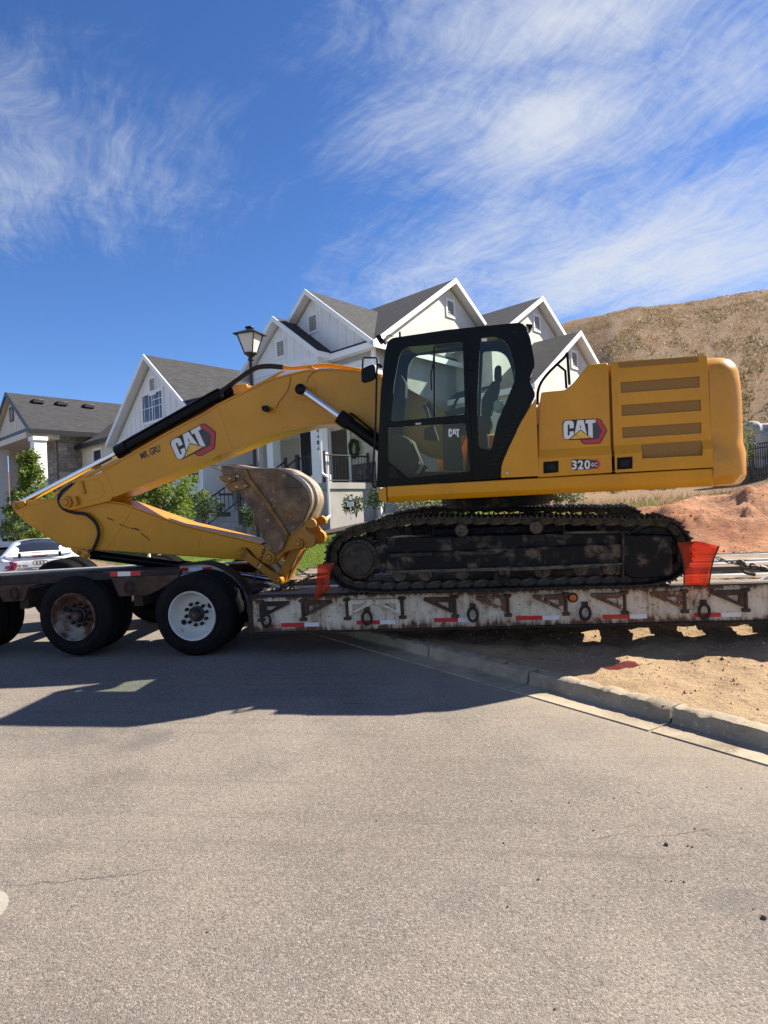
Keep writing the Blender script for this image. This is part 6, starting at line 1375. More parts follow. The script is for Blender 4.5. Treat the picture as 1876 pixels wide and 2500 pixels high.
def under(dy):
    FY = -0.02 + dy; y_in = 0.30 + dy
    P = lambda pts: pp(pts, -0.02)
    fr_out = zt7([(545, 470), (560, 400), (640, 392)]) + [(1095, 1310), (1300, 1304), (1515, 1302)] + zt8([(690, 340), (998, 352), (1000, 620), (940, 640), (720, 640), (665, 560)]) + zt7([(560, 645), (548, 600)])
    b = MB(); b.prism(P(fr_out), FY, y_in); fr = b.build('track_frame', 'frame_black', ex, bevel=0.01)
    # upper sloping face, lower proud channel, step plates
    b = MB(); b.prism(P(zt7([(550, 500), (960, 490)]) + [(1300, 1335), (1515, 1327), (1517, 1377), (1300, 1388)] + zt7([(980, 628), (552, 640)])), FY - 0.05, FY); b.build('frame_channel', 'frame_black', fr, bevel=0.008)
    b = MB(); b.prism(P(zt7([(548, 625), (990, 612)]) + [(1300, 1381), (1517, 1371), (1517, 1377), (1300, 1390)] + zt7([(990, 632), (548, 645)])), FY - 0.10, FY); b.build('frame_ledge', 'link_dusty', fr, bevel=0.005)
    b = MB(); b.prism(rnd(P(zt8([(668, 345), (1000, 352), (1000, 600), (960, 630), (740, 640), (690, 620), (668, 590)])), .02), FY - 0.09, FY); b.build('idler_guard', 'frame_black', fr, bevel=0.012)
    b = MB(); b.prism(P(zt8([(655, 340), (672, 340), (672, 640), (655, 630)])), FY - 0.11, FY); b.build('guard_edge', 'track_steel', fr, bevel=0.004)
    for pts in ([(580, 505), (880, 495), (880, 520), (580, 532)], [(1060, 492), (1330, 485), (1330, 510), (1060, 520)]):
        b = MB(); b.prism(P(zt7(pts)), FY - 0.065, FY - 0.05); b.build('step_plate', 'track_steel', fr, bevel=0.003)
    for px in (zt7([(984, 542)])[0], zt8([(215, 480)])[0]):
        c = P([(px[0] - 8, px[1] - 7), (px[0] + 8, px[1] - 7), (px[0] + 8, px[1] + 7), (px[0] - 8, px[1] + 7)]); b = MB(); b.prism(c, FY - 0.052, FY - 0.045); b.build('frame_slot', 'gap_black', fr, 0)
    for px in (zt7([(1085, 420), ])[0], zt8([(90, 372)])[0]):
        c = P([(px[0] - 17, px[1] - 7), (px[0] + 17, px[1] - 8), (px[0] + 17, px[1] + 6), (px[0] - 17, px[1] + 8)]); b = MB(); b.prism(rnd(c, .02), FY - 0.002, FY + .01); b.build('frame_slot', 'gap_black', fr, 0)
    # carrier rollers
    for px in (zt7([(1088, 343)])[0], zt8([(83, 300)])[0]):
        X, Z = q(*px, -0.03); b = MB(); b.lathe([(0.05, .075), (0.0, .075), (-0.01, .068), (-0.004, .06), (-0.004, .03), (-.02, .025), (-.02, 0)], (X, -0.03 + dy, Z), n=24); b.cyl((X, 0 + dy, Z), (X, .25 + dy, Z), .06, 18); b.build('carrier_roller', 'link_dusty', ex, 30)
    # bottom rollers
    for px in zt7([(640, 660), (828, 660), (1092, 650), (1385, 640)]) + zt7([(1680, 632)]) + zt8([(118, 590), (385, 580), (580, 575)]):
        X, Z = q(*px, -0.02); b = MB(); b.lathe([(0.1, .08), (0.0, .08), (-.008, .07), (-.008, .045), (-.03, .04), (-.03, 0)], (X, -0.04 + dy, Z), n=22); b.cyl((X, .05 + dy, Z), (X, .28 + dy, Z), .075, 18); b.build('track_roller', 'link_dusty', ex, 30)
    X, Z = q(*zt7([(1380, 660)])[0], -0.08); b = MB(); b.prism([(X - .09, Z + .09), (X + .09, Z + .09), (X + .085, Z - .09), (X + .06, Z - .115), (X - .06, Z - .115), (X - .085, Z - .09)], FY - .09, FY + .02, [[(X + .055 * math.cos(t * .6), Z + .03 + .055 * math.sin(t * .6)) for t in range(10)]]); b.build('track_guide', 'frame_black', fr, bevel=.006)
    # sprocket with teeth and drive cover
    b = MB(); teeth = []
    for k in range(42):
        a = 2 * math.pi * k / 42; r_ = 0.285 if k % 2 else 0.245; teeth.append((S_C[0] + r_ * math.cos(a), S_C[1] + r_ * math.sin(a)))
    b.prism(teeth, 0.075 + dy, 0.145 + dy); sp = b.build('sprocket', 'track_steel', ex, bevel=.006)
    b = MB(); b.lathe([(0.14, .24), (-0.02, .235), (-.05, .225), (-.055, .20), (-.052, .19), (-.075, .185), (-.082, .17), (-.085, 0)], (S_C[0], 0.02 + dy, S_C[1]), n=44); b.build('drive_cover', 'cover_dusty', sp, 30)
    for k in range(22):
        a = 2 * math.pi * k / 22; b = MB(); b.cyl((S_C[0] + .205 * math.cos(a), -0.055 + dy, S_C[1] + .205 * math.sin(a)), (S_C[0] + .205 * math.cos(a), -0.03 + dy, S_C[1] + .205 * math.sin(a)), .011, 6); b.build('cover_bolt', 'link_dusty', sp, 0)
    b = MB(); b.lathe([(.16, .0), (.16, .29), (.12, .29), (.11, .265), (.02, .26), (.0, .29), (-.02, .29), (-.03, .25), (-.01, .23), (-.01, 0)], (I_C[0], 0.06 + dy, I_C[1]), n=44); b.build('idler', 'track_steel', ex, 30)
    b = MB(); b.prism(P([(910, 1330), (940, 1315), (962, 1380), (945, 1400), (915, 1395)]), FY, y_in); b.build('sprocket_bracket', 'frame_black', fr, bevel=.01)
under(0); under(2.38)
b = MB(); b.box((cxs - 0.75, 0.25, ZD + 0.36), (cxs + 0.75, 2.35, ZD + 0.72)); b.build('car_body', 'frame_black', ex, bevel=0.03)
# --- emblems and lettering
EM = dict(
 base=[(352, 340), (372, 300), (420, 272), (480, 263), (1240, 228), (1295, 240), (1340, 275), (1483, 530), (1340, 800), (1300, 860), (920, 882), (865, 850), (792, 762), (470, 772), (400, 742), (362, 680)],
 red=[(1190, 252), (1280, 247), (1318, 280), (1458, 530), (1315, 795), (1275, 845), (930, 862), (880, 835), (822, 757), (940, 765), (1245, 745), (1345, 540), (1235, 345), (1205, 330)],
 mesh=[(1122, 345), (1195, 340), (1230, 352), (1338, 540), (1240, 738), (960, 755), (1110, 722), (1125, 715)],
 C=[(374, 380), (392, 318), (440, 285), (500, 279), (570, 281), (615, 305), (635, 350), (635, 470), (530, 475), (530, 392), (506, 370), (482, 392), (482, 640), (505, 663), (530, 640), (530, 555), (637, 548), (637, 640), (530, 735), (500, 750), (440, 750), (395, 722), (378, 660)],
 A=[(725, 270), (880, 263), (968, 628), (900, 575), (805, 502), (740, 558), (655, 628)],
 Ah=[(803, 375), (825, 470), (788, 472)],
 T=[(930, 265), (1185, 250), (1185, 335), (1110, 340), (1118, 716), (1090, 718), (1005, 655), (995, 350), (935, 352)],
 tri=[(803, 528), (1060, 715), (550, 745)])
def emblem(fn, parent, plate=True, mcol='logo_white'):
    """fn(x, y, off) -> 3d point"""
    def pl(key, off, m, name, holes=()):
        b = MB(); b.prism([(x, -y) for x, y in EM[key]], off, off - 0.0015, [[(x, -y) for x, y in EM[h]] for h in holes], fn=lambda x, o, y: fn(x, -y, o)); return b.build(name, m, parent_, 0)
    parent_ = parent
    if plate:
        parent_ = pl('base', 0.002, 'logo_black', 'emblem'); pl('red', 0.0035, 'logo_red', 'emblem_frame'); pl('mesh', 0.0035, 'logo_grey', 'emblem_mesh')
    for k, h in (('C', ()), ('A', ('Ah',)), ('T', ())): pl(k, 0.005, mcol, 'letter', h)
    if plate: pl('tri', 0.005, 'logo_yellow', 'emblem_triangle')
def affine(src, dst):
    S = np.array([[x, y, 1] for x, y in src]); A_ = np.linalg.solve(S, np.array(dst)); return lambda x, y: tuple(np.array([x, y, 1]) @ A_)
def on_plane(af, Y):
    def f_(x, y, off): p_ = PT(*af(x, y), Y); return (p_[0], Y - off, p_[2])
    return f_
emblem(on_plane(lambda x, y: (1340 + x / 10.375, 1000 + y / 10.375), YN - 0.004), door1)
z6 = lambda p: (400 + p[0] / 10.375, 960 + p[1] / 10.375)
emblem(on_plane(affine([(803, 528), (1060, 715), (550, 745)], [z6((675, 1283)), z6((1003, 1362)), z6((528, 1620))]), BN - 0.002), boom)
emblem(on_plane(affine([(374, 380), (1185, 250), (378, 700)], [zc([(715, 965)])[0], zc([(803, 955)])[0], zc([(717, 1012)])[0]]), YC - 0.012), door, plate=False)
emblem(on_plane(affine([(374, 380), (1185, 250), (378, 700)], [z5([(1030, 830)])[0], z5([(865, 838)])[0], z5([(1030, 740)])[0]]), KN_ - 0.009), badge, plate=False, mcol='bucket_rib')
def flat_text(s, c0, c1, c2, Y, m, parent, bold=0.0, off=0.004):
    """c0 baseline left, c1 baseline right, c2 top left (pixels)"""
    af = affine([(0, 0), (1, 0), (0, 1)], [c0, c1, c2]); f_ = on_plane(af, Y); return text_obj(s, lambda u_, v_: f_(u_, v_, off), m, parent, bold=bold)
z7 = lambda p: (1340 + p[0] / 10.375, 1000 + p[1] / 10.375)
bd = [(565, 1330), (590, 1280), (640, 1262), (1045, 1262), (1060, 1300), (1200, 1295), (1240, 1380), (1200, 1475), (1060, 1480), (1040, 1515), (620, 1538), (575, 1510), (570, 1440), (600, 1400)]
fo = on_plane(lambda x, y: z7((x, y)), YN - 0.045)
b = MB(); b.prism([(x, -y) for x, y in [(1030, 1270), (1245, 1258), (1318, 1375), (1240, 1500), (1040, 1505)]], 0.002, 0.0005, fn=lambda x, o, y: fo(x, -y, o)); mb_ = b.build('model_badge', 'logo_red', door1, 0)
b = MB(); b.prism([(x, -y) for x, y in bd], 0.004, 0.0025, fn=lambda x, o, y: fo(x, -y, o)); b.build('badge_plate', 'logo_black', mb_, 0)
for ch, x0, x1 in (('3', 582, 712), ('2', 735, 880), ('0', 905, 1050)): flat_text(ch, z7((x0, 1522 - (x0 - 582) * .03)), z7((x1, 1520 - (x1 - 582) * .03)), z7((x0, 1290 - (x0 - 582) * .03)), YN - 0.045, 'logo_white', mb_, 0.03, 0.006)
for ch, x0, x1 in (('G', 1078, 1140), ('C', 1158, 1220)): flat_text(ch, z7((x0, 1445)), z7((x1, 1443)), z7((x0, 1345)), YN - 0.045, 'logo_white', mb_, 0.035, 0.006)
flat_text('MR. GRU', z1([(1150, 905)])[0], z1([(1308, 835)])[0], z1([(1132, 850)])[0], BN, 'logo_black', boom, 0.03, 0.002)
# ---------------------------------------------------------------- street lamp
lp = PT(0, 0, 0); r = rayG(612, 850); D_ = 17.5; P0 = CG + r * (D_ / (r @ FWD)); LX, LY = P0[0], P0[1]; zl = land_z(LX, LY)
def lz(y): rr = rayG(613, y); return CG[2] + rr[2] * D_ / (rr @ FWD)
sl_ = thing('street_lamp', 'black post street lamp with a frosted lantern in front of the white house', 'street lamp', (LX, LY, zl))
b = MB(); b.lathe([(zl - .1, .16), (zl + .35, .15), (zl + .4, .09), (zl + .6, .075), (lz(905), .055), (lz(882), .05), (lz(880), .075), (lz(876), .075), (lz(874), .055), (lz(868), .05), (lz(865), .085), (lz(862), .09)], (LX, LY, 0), (0, 0, 1), 20); b.build('post', 'iron_black', sl_, 35)
zb, zt_ = lz(864), lz(817); n4 = lambda rr, z, tw=.35: [(LX + rr * math.cos(tw + k * math.pi / 2), LY + rr * math.sin(tw + k * math.pi / 2), z) for k in range(4)]
TW = .62; b = MB(); rb, rt = .15, .32
lo, hi = n4(rb, zb, TW), n4(rt, zt_, TW)
for k in range(4):
    j = (k + 1) % 4; pm = MB(); ins = lambda p: (LX + (p[0] - LX) * .96, LY + (p[1] - LY) * .96, p[2]); pm.add([ins(lo[k]), ins(lo[j]), ins(hi[j]), ins(hi[k])], [(0, 1, 2, 3)]); o = pm.build('lantern_pane', 'lantern_glass', sl_, 0); md = o.modifiers.new('s', 'SOLIDIFY'); md.thickness = .008
    pm = MB(); pm.tube([lo[k], hi[k]], .016, 6); pm.build('lantern_bar', 'iron_black', sl_)
    pm = MB(); pm.tube([lo[k], lo[j]], .02, 6); pm.build('lantern_bar', 'iron_black', sl_)
b = MB(); b.lathe([(lz(872), .05), (zb - .02, .13), (zb + .02, .15)], (LX, LY, 0), (0, 0, 1), 16); b.build('lantern_base', 'iron_black', sl_)
e = n4(rt + .10, zt_ - .01, TW); f2 = n4(.12, lz(806), TW); b = MB(); b.add(e + [(x, y, z + .025) for x, y, z in e] + f2, [(3, 2, 1, 0), (0, 1, 5, 4), (1, 2, 6, 5), (2, 3, 7, 6), (3, 0, 4, 7), (4, 5, 9, 8), (5, 6, 10, 9), (6, 7, 11, 10), (7, 4, 8, 11), (8, 9, 10, 11)]); b.build('lantern_roof', 'iron_black', sl_, 0)
b = MB(); b.lathe([(lz(808), .085), (lz(802), .08), (lz(801), .11), (lz(798), .105), (lz(797), 0)], (LX, LY, 0), (0, 0, 1), 16); b.build('lantern_cap', 'iron_black', sl_)

# ---------------------------------------------------------------- trees and shrubs
def leaf_quads(b, c, s, n, sx, sy, sz, shell=0.35, top=0.0):
    for _ in range(n):
        while True:
            p = Vector((rng.uniform(-1, 1), rng.uniform(-1, 1), rng.uniform(-1, 1)))
            if shell < p.length < 1: break
        w = Vector((c[0] + p.x * sx, c[1] + p.y * sy, c[2] + p.z * sz)); d = Vector((rng.gauss(0, 1), rng.gauss(0, 1), rng.gauss(0, .6))).normalized(); e = d.orthogonal().normalized(); e.rotate(Matrix.Rotation(rng.uniform(0, 6.28), 3, d)); k = s * rng.uniform(.6, 1.3)
        b.add([w - d * k * .1, w + d * k * .45 + e * k * .32, w + d * k * 1.1, w + d * k * .45 - e * k * .32], [(0, 1, 2, 3)])
def tree(name, label, base, hgt, crown, nclump, leaf, m, group='young street trees', trunk_r=.05, cone=False):
    t = thing(name, label, 'tree', base, 'G', group); X, Y, Z = base; tips = []; cz, cr, ch = crown
    b = MB(); pts = [Vector((X + .05 * math.sin(k * 1.3), Y + .05 * math.cos(k), Z + hgt * k / 6 * .9)) for k in range(7)]; b.tube(pts, [trunk_r * (1 - .13 * k) for k in range(7)], 8); b.build('trunk', 'bark', t)
    lb = MB()
    for i in range(nclump):
        f_ = rng.random(); ang = rng.uniform(0, 6.283); zz = cz + (f_ - .5) * 2 * ch
        rmax = cr * ((1.12 - f_) if cone else math.sqrt(max(.06, 1 - (2 * f_ - 1) ** 2))) ; rr = rmax * math.sqrt(rng.random()) * 1.0
        c = Vector((X + rr * math.cos(ang), Y + rr * math.sin(ang), Z + zz)); s = cr * rng.uniform(.14, .26)
        leaf_quads(lb, c, leaf, rng.randrange(60, 100), s, s, s * rng.uniform(.7, 1.3), .1)
        if i % 4 == 0:
            br = MB(); st_ = Vector((X, Y, Z + max(hgt * .25, zz - .35 * rr - .2))); br.tube([st_, st_.lerp(c, .5) + Vector((0, 0, .05)), c], [trunk_r * .45, trunk_r * .3, trunk_r * .12], 5); br.build('branch', 'bark', t)
    lb.build('crown', m, t, 0); return t
def at(x, y, depth): r = rayG(x, y); return CG + r * (depth / (r @ FWD))
p = at(75, 1200, 24.0); zg = land_z(p[0], p[1]) - .3; tree('young_tree', 'upright leafy young tree in front of the stone house at the left', (p[0], p[1], zg), float(p[2]) + 1.6 - zg, (float(at(75, 1215, 24)[2]) - zg, 1.05, 1.4), 95, .09, 'leaf_green', cone=True)
p = at(398, 1200, 19.0); zg = land_z(p[0], p[1]); tree('young_tree', 'bushy young tree seen between the boom and the stick', (p[0], p[1], zg), 2.3, (float(at(398, 1205, 19)[2]) - zg, 1.05, .80), 105, .08, 'leaf_green')
p = at(40, 1290, 27.0)
def shrub(x, y, d, r_, hgt, label, m='leaf_dark', n=700, leaf=.07, name='shrub'):
    p = at(x, y, d); z = land_z(p[0], p[1]) if abs(land_z(p[0], p[1]) - p[2]) > .8 else float(p[2]); z = float(p[2]); t = thing(name, label, 'shrub', (p[0], p[1], z), 'G', 'shrubs round the house'); b = MB()
    for k in range(7):
        a = rng.uniform(0, 6.28); c = (p[0] + r_ * .5 * math.cos(a), p[1] + r_ * .5 * math.sin(a), z + hgt * rng.uniform(.35, .75)); leaf_quads(b, c, leaf, n // 7, r_ * .55, r_ * .55, hgt * .4, .1)
    b.build('foliage', m, t, 0); sb = MB()
    for k in range(5): a = k * 1.25; sb.tube([(p[0], p[1], z - .1), (p[0] + r_ * .3 * math.cos(a), p[1] + r_ * .3 * math.sin(a), z + hgt * .6)], .012, 4)
    sb.build('stem', 'bark', t, 0)
shrub(870, 1256, 22.5, .42, .6, 'small green shrub in the mulch beside the yard sign'); shrub(938, 1245, 22.0, .5, .75, 'dark green shrub below the front corner of the cab')
shrub(1012, 1250, 17.5, .62, .72, 'pale silvery shrub behind the top of the near track', 'leaf_pale', 900, .07); shrub(1050, 1247, 18.5, .4, .6, 'bright green shrub right of the pale silvery shrub', 'leaf_green', 600, .06)
shrub(1358, 1230, 20.0, .35, .5, 'low green bush right of the slew ring'); shrub(1398, 1232, 19.0, .35, .42, 'straw coloured bush behind the top run of the track', 'leaf_pale')
shrub(620, 1290, 20.5, .4, .7, 'dark shrub behind the step railing'); shrub(500, 1275, 20.5, .5, .75, 'dark shrub at the foot of the step railing')
shrub(1838, 1140, 24.0, .35, 1.7, 'climbing bush at the left end of the iron fence', 'leaf_green', 300, .06)
# mulch bed under the porch
b = MB(); b.add([h.P(-3.4, -.2, 0), h.P(2.5, -.6, 0), h.P(2.5, .62, 0), h.P(PA, .62, 0), h.P(PA, 2.6, 0), h.P(-3.4, 2.6, 0)], [(0, 1, 2, 3), (0, 3, 4, 5)]); b.v = [(x, y, land_z(x, y) + .06) for x, y, z in b.v]; o = b.build('mulch_bed', 'mulch', None, 0); o['kind'] = 'structure'; fix(o)
# yard sign
p = at(857, 1262, 22.0); X, Y, Z = map(float, p); ysn = thing('yard_sign', 'small white yard sign with blue top on a thin stake', 'sign', (X, Y, Z)); b = MB(); b.box((X - .012, Y - .006, Z - .1), (X + .012, Y + .006, Z + .32)); b.build('stake', 'white_trim', ysn, 0)
b = MB(); b.box((X - .10, Y - .012, Z + .31), (X + .10, Y + .008, Z + .46)); b.build('panel', 'sign_white', ysn, 0); b = MB(); b.prism([(X - .10, Z + .46), (X + .10, Z + .46), (X + .06, Z + .51), (X - .06, Z + .51)], Y - .012, Y + .008); b.build('sign_top', 'sign_blue', ysn, 0)
# three white posts beyond the lawn
for i, (x, nm) in enumerate(((365, 'left'), (390, 'middle'), (414, 'right'))):
    p = at(x, 1368, 15.5); X, Y, Z = map(float, p); t = thing('marker_post', nm.capitalize() + ' one of three short white posts under the stick', 'post', (X, Y, Z), 'G', 'white posts by the street'); b = MB(); b.cyl((X, Y, Z - .3), (X, Y, Z + .2), .03, 12); b.build('pipe', 'white_trim', t); b = MB(); b.cyl((X, Y, Z + .2), (X, Y, Z + .215), .035, 12); b.build('cap', 'white_trim', t)
# driveway strip
b = MB(); pts = [at(150, 1372, 22), at(215, 1368, 22), at(215, 1335, 30), at(140, 1335, 30)]; b.add([(q_[0], q_[1], land_z(q_[0], q_[1]) + .02) for q_ in pts], [(0, 1, 2, 3)]); o = b.build('driveway', 'concrete', None, 0); o['kind'] = 'structure'; fix(o)

# ---------------------------------------------------------------- iron fence and boulder wall at the right
fp = [Vector(at(1832, 1170, 25.5)), Vector(at(1960, 1158, 24.0))]; zf0 = float(fp[0].z); zf1 = float(fp[1].z)
fc = thing('iron_fence', 'black iron picket fence in front of the boulder wall', 'fence', tuple(fp[0])); n = 22
for k in range(n + 1):
    c = fp[0].lerp(fp[1], k / n); b = MB(); w = .012 if k % 11 else .03; b.box((c.x - w, c.y - w, c.z - .1), (c.x + w, c.y + w, c.z + 1.22)); b.build('picket' if k % 11 else 'fence_post', 'iron_black', fc, 0)
for zz in (.12, 1.05, 1.2):
    b = MB(); b.tube([fp[0] + Vector((0, 0, zz)), fp[1] + Vector((0, 0, zz))], .018, 6); b.build('fence_rail', 'iron_black', fc)
bw = thing('boulder_wall', 'retaining wall of stacked grey boulders at the right edge', 'wall', tuple(at(1850, 1165, 27.5)))
for (x, y, r_, sx, sz) in ((1846, 1140, .5, 1.2, .8), (1896, 1148, .55, 1.1, .8), (1850, 1098, .5, 1.0, .95), (1886, 1105, .5, 1.1, .9), (1845, 1052, .42, .9, .85), (1872, 1068, .55, 1.3, .6), (1868, 1044, .36, 1.4, .55), (1920, 1060, .55, 1.2, .8), (1935, 1110, .55, 1.1, .9), (1950, 1150, .55, 1.1, .9), (1872, 1130, .4, 1, .9), (1838, 1118, .32, 1, 1)):
    c = Vector(at(x, y, 27.8)); b = MB(); b.ball(c, r_, 9, sx, .9, sz)
    b.v = [tuple(Vector(v_) + (Vector(v_) - c).normalized() * r_ * .35 * noise.noise(Vector(v_) * 1.6) + Vector((0, 0, 0))) for v_ in b.v]; b.build('boulder', 'boulder', bw, 22)

# ---------------------------------------------------------------- cars
def loft_car(name, label, group, base, heading, st, mat_body, half):
    """st: stations (y from rear, list of half-section points (x,z) from sill to roof centre)"""
    t = bpy.data.objects.new(name, None); COL.objects.link(t); t.matrix_world = Matrix.Translation(base) @ Matrix.Rotation(heading, 4, 'Z'); tag(t, label, 'car', group); ROOTS[t.name] = Vector((0, 0, 0))
    b = MB(); k = len(st[0][1])
    for y, sec in st:
        for x, z in sec: b.v.append((x, y, z))
        for x, z in reversed(sec[:-1]): b.v.append((-x, y, z))
    m = 2 * k - 1
    for i in range(len(st) - 1):
        for j in range(m - 1): b.f.append((i * m + j, i * m + j + 1, (i + 1) * m + j + 1, (i + 1) * m + j))
    b.f.append(tuple(range(m))[::-1]); b.f.append(tuple((len(st) - 1) * m + j for j in range(m)))
    o = b.build('body', mat_body, t, 60); fix(o)
    md = o.modifiers.new('sub', 'SUBSURF'); md.levels = md.render_levels = 2
    return t
def sec(w, zs, shoulder, belt, rw, zr):
    return [(w * .90, zs), (w, zs + .16), (w, shoulder - .08), (w * .985, shoulder), (w * .93, belt), (rw + (w * .93 - rw) * .35, belt + (zr - belt) * .55), (rw, zr - .05), (rw * .6, zr - .008), (0, zr)]
Wd = .90
tt_st = [(0.0, sec(.78, .30, .62, .80, .60, .86)), (.04, sec(.86, .22, .66, .86, .64, .92)), (.14, sec(Wd, .18, .70, .93, .66, .97)), (.34, sec(Wd + .01, .18, .74, .96, .66, 1.04)), (.75, sec(Wd + .02, .18, .76, .95, .60, 1.22)), (1.25, sec(Wd, .18, .76, .93, .56, 1.33)), (1.9, sec(Wd - .01, .18, .74, .91, .57, 1.35)), (2.5, sec(Wd - .01, .18, .72, .88, .56, 1.27)), (3.0, sec(Wd, .18, .70, .86, .55, 1.0)), (3.5, sec(Wd, .18, .66, .80, .5, .88)), (3.95, sec(.84, .2, .58, .68, .45, .76)), (4.16, sec(.66, .26, .48, .55, .4, .6))]
pa_ = at(100, 1400, 16.7); az = math.atan2(-(96 - 938) / 1780., 1); hd = math.atan2(FWD[1], FWD[0]) - math.pi / 2 + rad(26.5)
roofz = at(100, 1312, 17.9)[2]; cz_ = float(roofz) - 1.36
audi = loft_car('parked_car', 'white sports coupe with rear spoiler parked on the street, rear view', 'cars parked along the street', (pa_[0], pa_[1], cz_), hd, tt_st, 'car_white', Wd)
def part(fn): fn
def quad(name, m, pts, parent, th=.012):
    b = MB(); b.add(pts, [tuple(range(len(pts)))]); o = b.build(name, m, parent, 0); md = o.modifiers.new('s', 'SOLIDIFY'); md.thickness = th; md.offset = 0; return o
# rear glass follows the hatch
rg = []; NX = 12
def hatch(t, s):
    """t 0..1 up the glass, s -1..1 across"""
    y = interp(t, [0, .5, 1], [.30, .72, 1.16]); z = interp(t, [0, .5, 1], [1.015, 1.195, 1.305]); hw = interp(t, [0, 1], [.66, .50]); return (s * hw, y + .10 * s * s - .02, z - (.055 + .01 * t) * s * s + .014)
b = MB()
for i in range(7):
    for j in range(NX + 1): b.v.append(hatch(i / 6, -1 + 2 * j / NX))
for i in range(6):
    for j in range(NX): b.f.append((i * (NX + 1) + j, i * (NX + 1) + j + 1, (i + 1) * (NX + 1) + j + 1, (i + 1) * (NX + 1) + j))
o = b.build('rear_window', 'car_glass', audi, 60); md = o.modifiers.new('s', 'SOLIDIFY'); md.thickness = .012; md.offset = 1
for s in (-1, 1):
    b = MB(); P_ = [(s * .47, -.035, .82), (s * .60, -.01, .86), (s * .80, .06, .86), (s * .905, .24, .83), (s * .925, .28, .74), (s * .88, .08, .67), (s * .70, -.03, .655), (s * .52, -.055, .665)]
    b.v = P_ + [(x * .96, y + .10, z) for x, y, z in P_]; n = len(P_); b.f = [tuple(range(n)), tuple(range(2 * n - 1, n - 1, -1))] + [(i, (i + 1) % n, n + (i + 1) % n, n + i) for i in range(n)]; o = b.build('tail_light', 'light_red', audi, 30, .012); fix(o)
    b = MB(); b.add([(s * .60, -.049, .70), (s * .72, -.03, .70), (s * .72, -.022, .76), (s * .60, -.042, .77)], [(0, 1, 2, 3)]); b.build('lamp_lens', 'light_red', o, 0)
b = MB(); pts = [(-.70, .14, 1.0), (-.5, .04, 1.03), (0, .0, 1.045), (.5, .04, 1.03), (.70, .14, 1.0)]; sp_ = smooth_path(pts, 5)
for p_ in sp_:
    for dy, dz in ((0, 0), (.03, .016), (.16, .02), (.16, .0), (.03, -.012)): b.v.append((p_.x, p_.y + dy, p_.z + dz))
for i in range(len(sp_) - 1):
    for j in range(5): b.f.append((i * 5 + j, i * 5 + (j + 1) % 5, i * 5 + 5 + (j + 1) % 5, i * 5 + 5 + j))
b.f += [(4, 3, 2, 1, 0), tuple((len(sp_) - 1) * 5 + j for j in range(5))]; spo = b.build('spoiler', 'car_white', audi, 40); fix(spo)
for s in (-.42, .42):
    b = MB(); b.box((s - .03, .08, .93), (s + .03, .14, 1.03)); b.build('spoiler_strut', 'gap_black', spo)
quad('brake_lamp', 'light_red', [(-.16, .012, .948), (.16, .012, .948), (.16, .03, .962), (-.16, .03, .962)], audi); quad('shut_line', 'gap_black', [(-.55, .02, .925), (.55, .02, .925), (.55, .025, .937), (-.55, .025, .937)], audi)
for k in range(4):
    c = Vector((-.105 + k * .07, -.026, .80)); b = MB(); b.tube([c + Vector((.047 * math.cos(w), 0, .047 * math.sin(w))) for w in [2 * math.pi * i / 18 for i in range(18)]], .0075, 6, True); b.build('emblem_ring', 'gap_black', audi)
text_obj('TT RS', lambda u_, v_: (-.52 + .26 * u_, -.036, .725 + .045 * v_), 'gap_black', audi, bold=.04)
quad('number_plate', 'plate_white', [(-.17, -.035, .56), (.16, -.035, .56), (.16, -.03, .68), (-.17, -.03, .68)], audi)
quad('plate_recess', 'concrete', [(-.45, -.012, .53), (.40, -.012, .53), (.44, -.012, .70), (-.49, -.012, .70)], audi, .004)
text_obj('B', lambda u_, v_: (-.13 + .05 * u_, -.043, .585 + .06 * v_), 'sign_blue', audi, bold=.02)
b = MB(); b.tube([(0, 1.3, 1.34), (0, 1.22, 1.39), (0, 1.18, 1.42)], .012, 5); b.build('aerial', 'gap_black', audi)
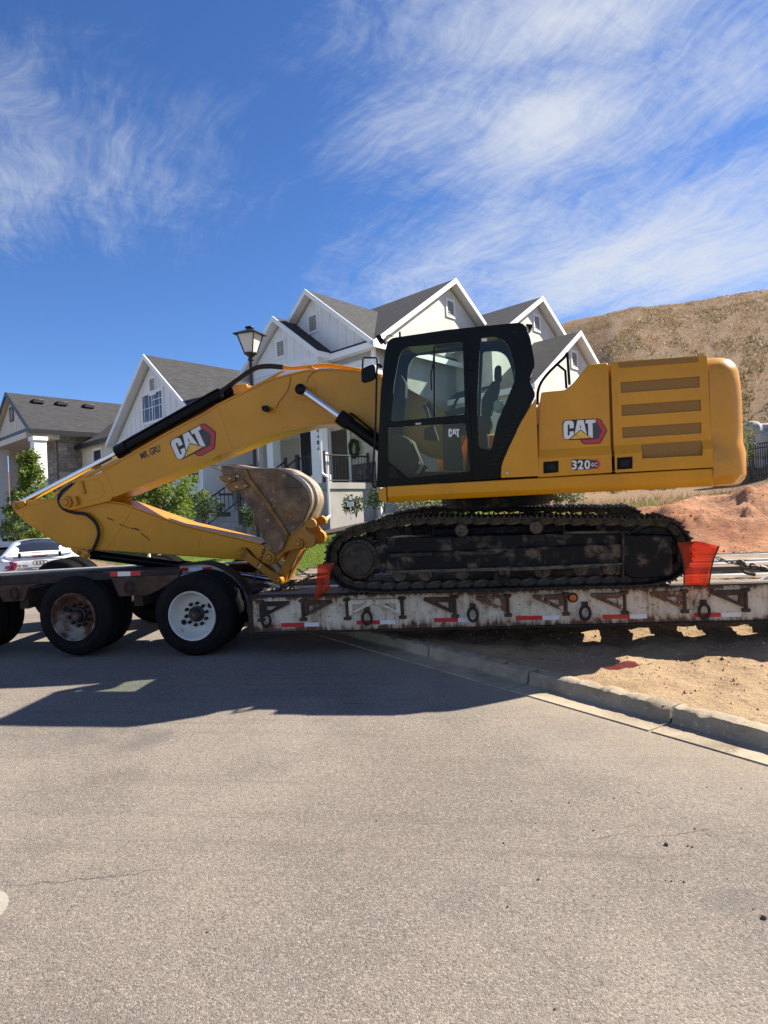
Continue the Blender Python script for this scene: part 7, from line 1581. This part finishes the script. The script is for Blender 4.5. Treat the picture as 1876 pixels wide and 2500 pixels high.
def car_wheels(t, ys, w, r_):
    for y in ys:
        for s in (-1, 1):
            b = MB(); b.lathe([(0, .2), (0, r_ * .85), (.04, r_), (.18, r_), (.22, r_ * .85), (.22, .2)], (s * w - (.22 if s > 0 else 0), y, r_), (1, 0, 0), 28); o = b.build('wheel', 'tyre', t, 40); b = MB(); b.lathe([(0, r_ * .7), (.02, r_ * .3), (.02, 0)], (s * (w + .003) , y, r_), (-s, 0, 0), 20); b.build('rim', 'car_silver', o, 30)
car_wheels(audi, (.78, 3.25), .905, .33)
# silver suv nose-on and a dark car, parked beyond
suv_st = [(0, sec(.70, .35, .62, .72, .5, .80)), (.08, sec(.86, .28, .74, .88, .6, .94)), (.3, sec(.93, .25, .84, .98, .66, 1.05)), (1.0, sec(.94, .25, .90, 1.04, .70, 1.12)), (1.25, sec(.94, .25, .92, 1.06, .70, 1.2)), (2.0, sec(.94, .25, .95, 1.08, .66, 1.62)), (3.2, sec(.94, .25, .96, 1.1, .66, 1.70)), (4.2, sec(.93, .25, .96, 1.1, .60, 1.58)), (4.65, sec(.86, .3, .9, 1.02, .55, 1.15))]
p = at(30, 1290, 30.0); zr = float(at(45, 1262, 32)[2]) - 1.6
suv = loft_car('parked_car', 'silver car facing the street beneath the leafy tree at the left', 'cars parked along the street', (p[0], p[1], zr), hd + math.pi * 1.0 + rad(0) - math.pi + rad(-22), suv_st, 'car_silver', .94)
for s in (-1, 1):
    quad('headlight', 'light_clear', [(s * .48, .02, .74), (s * .80, .10, .80), (s * .90, .34, .93), (s * .70, .12, .90)], suv, .03)
quad('windscreen', 'car_glass', [(-.78, 1.2, 1.13), (.78, 1.2, 1.13), (.62, 2.0, 1.62), (-.62, 2.0, 1.62)], suv, .03); quad('radiator_grille', 'gap_black', [(-.4, -.01, .58), (.4, -.01, .58), (.42, .0, .70), (-.42, .0, .70)], suv, .02); car_wheels(suv, (.9, 3.6), .93, .36)
p = at(128, 1335, 30.0); zr = float(at(128, 1308, 31)[2]) - 1.42
dk_ = loft_car('parked_car', 'dark car partly hidden behind the white coupe and the stick', 'cars parked along the street', (p[0], p[1], zr), hd + rad(-15), [(y, [(x, z * .9) for x, z in s_]) for y, s_ in suv_st], 'car_dark', .94)
quad('rear_window', 'car_glass', [(-.6, .9, 1.1), (.6, .9, 1.1), (.5, 1.7, 1.45), (-.5, 1.7, 1.45)], dk_, .03); car_wheels(dk_, (.9, 3.6), .93, .33)
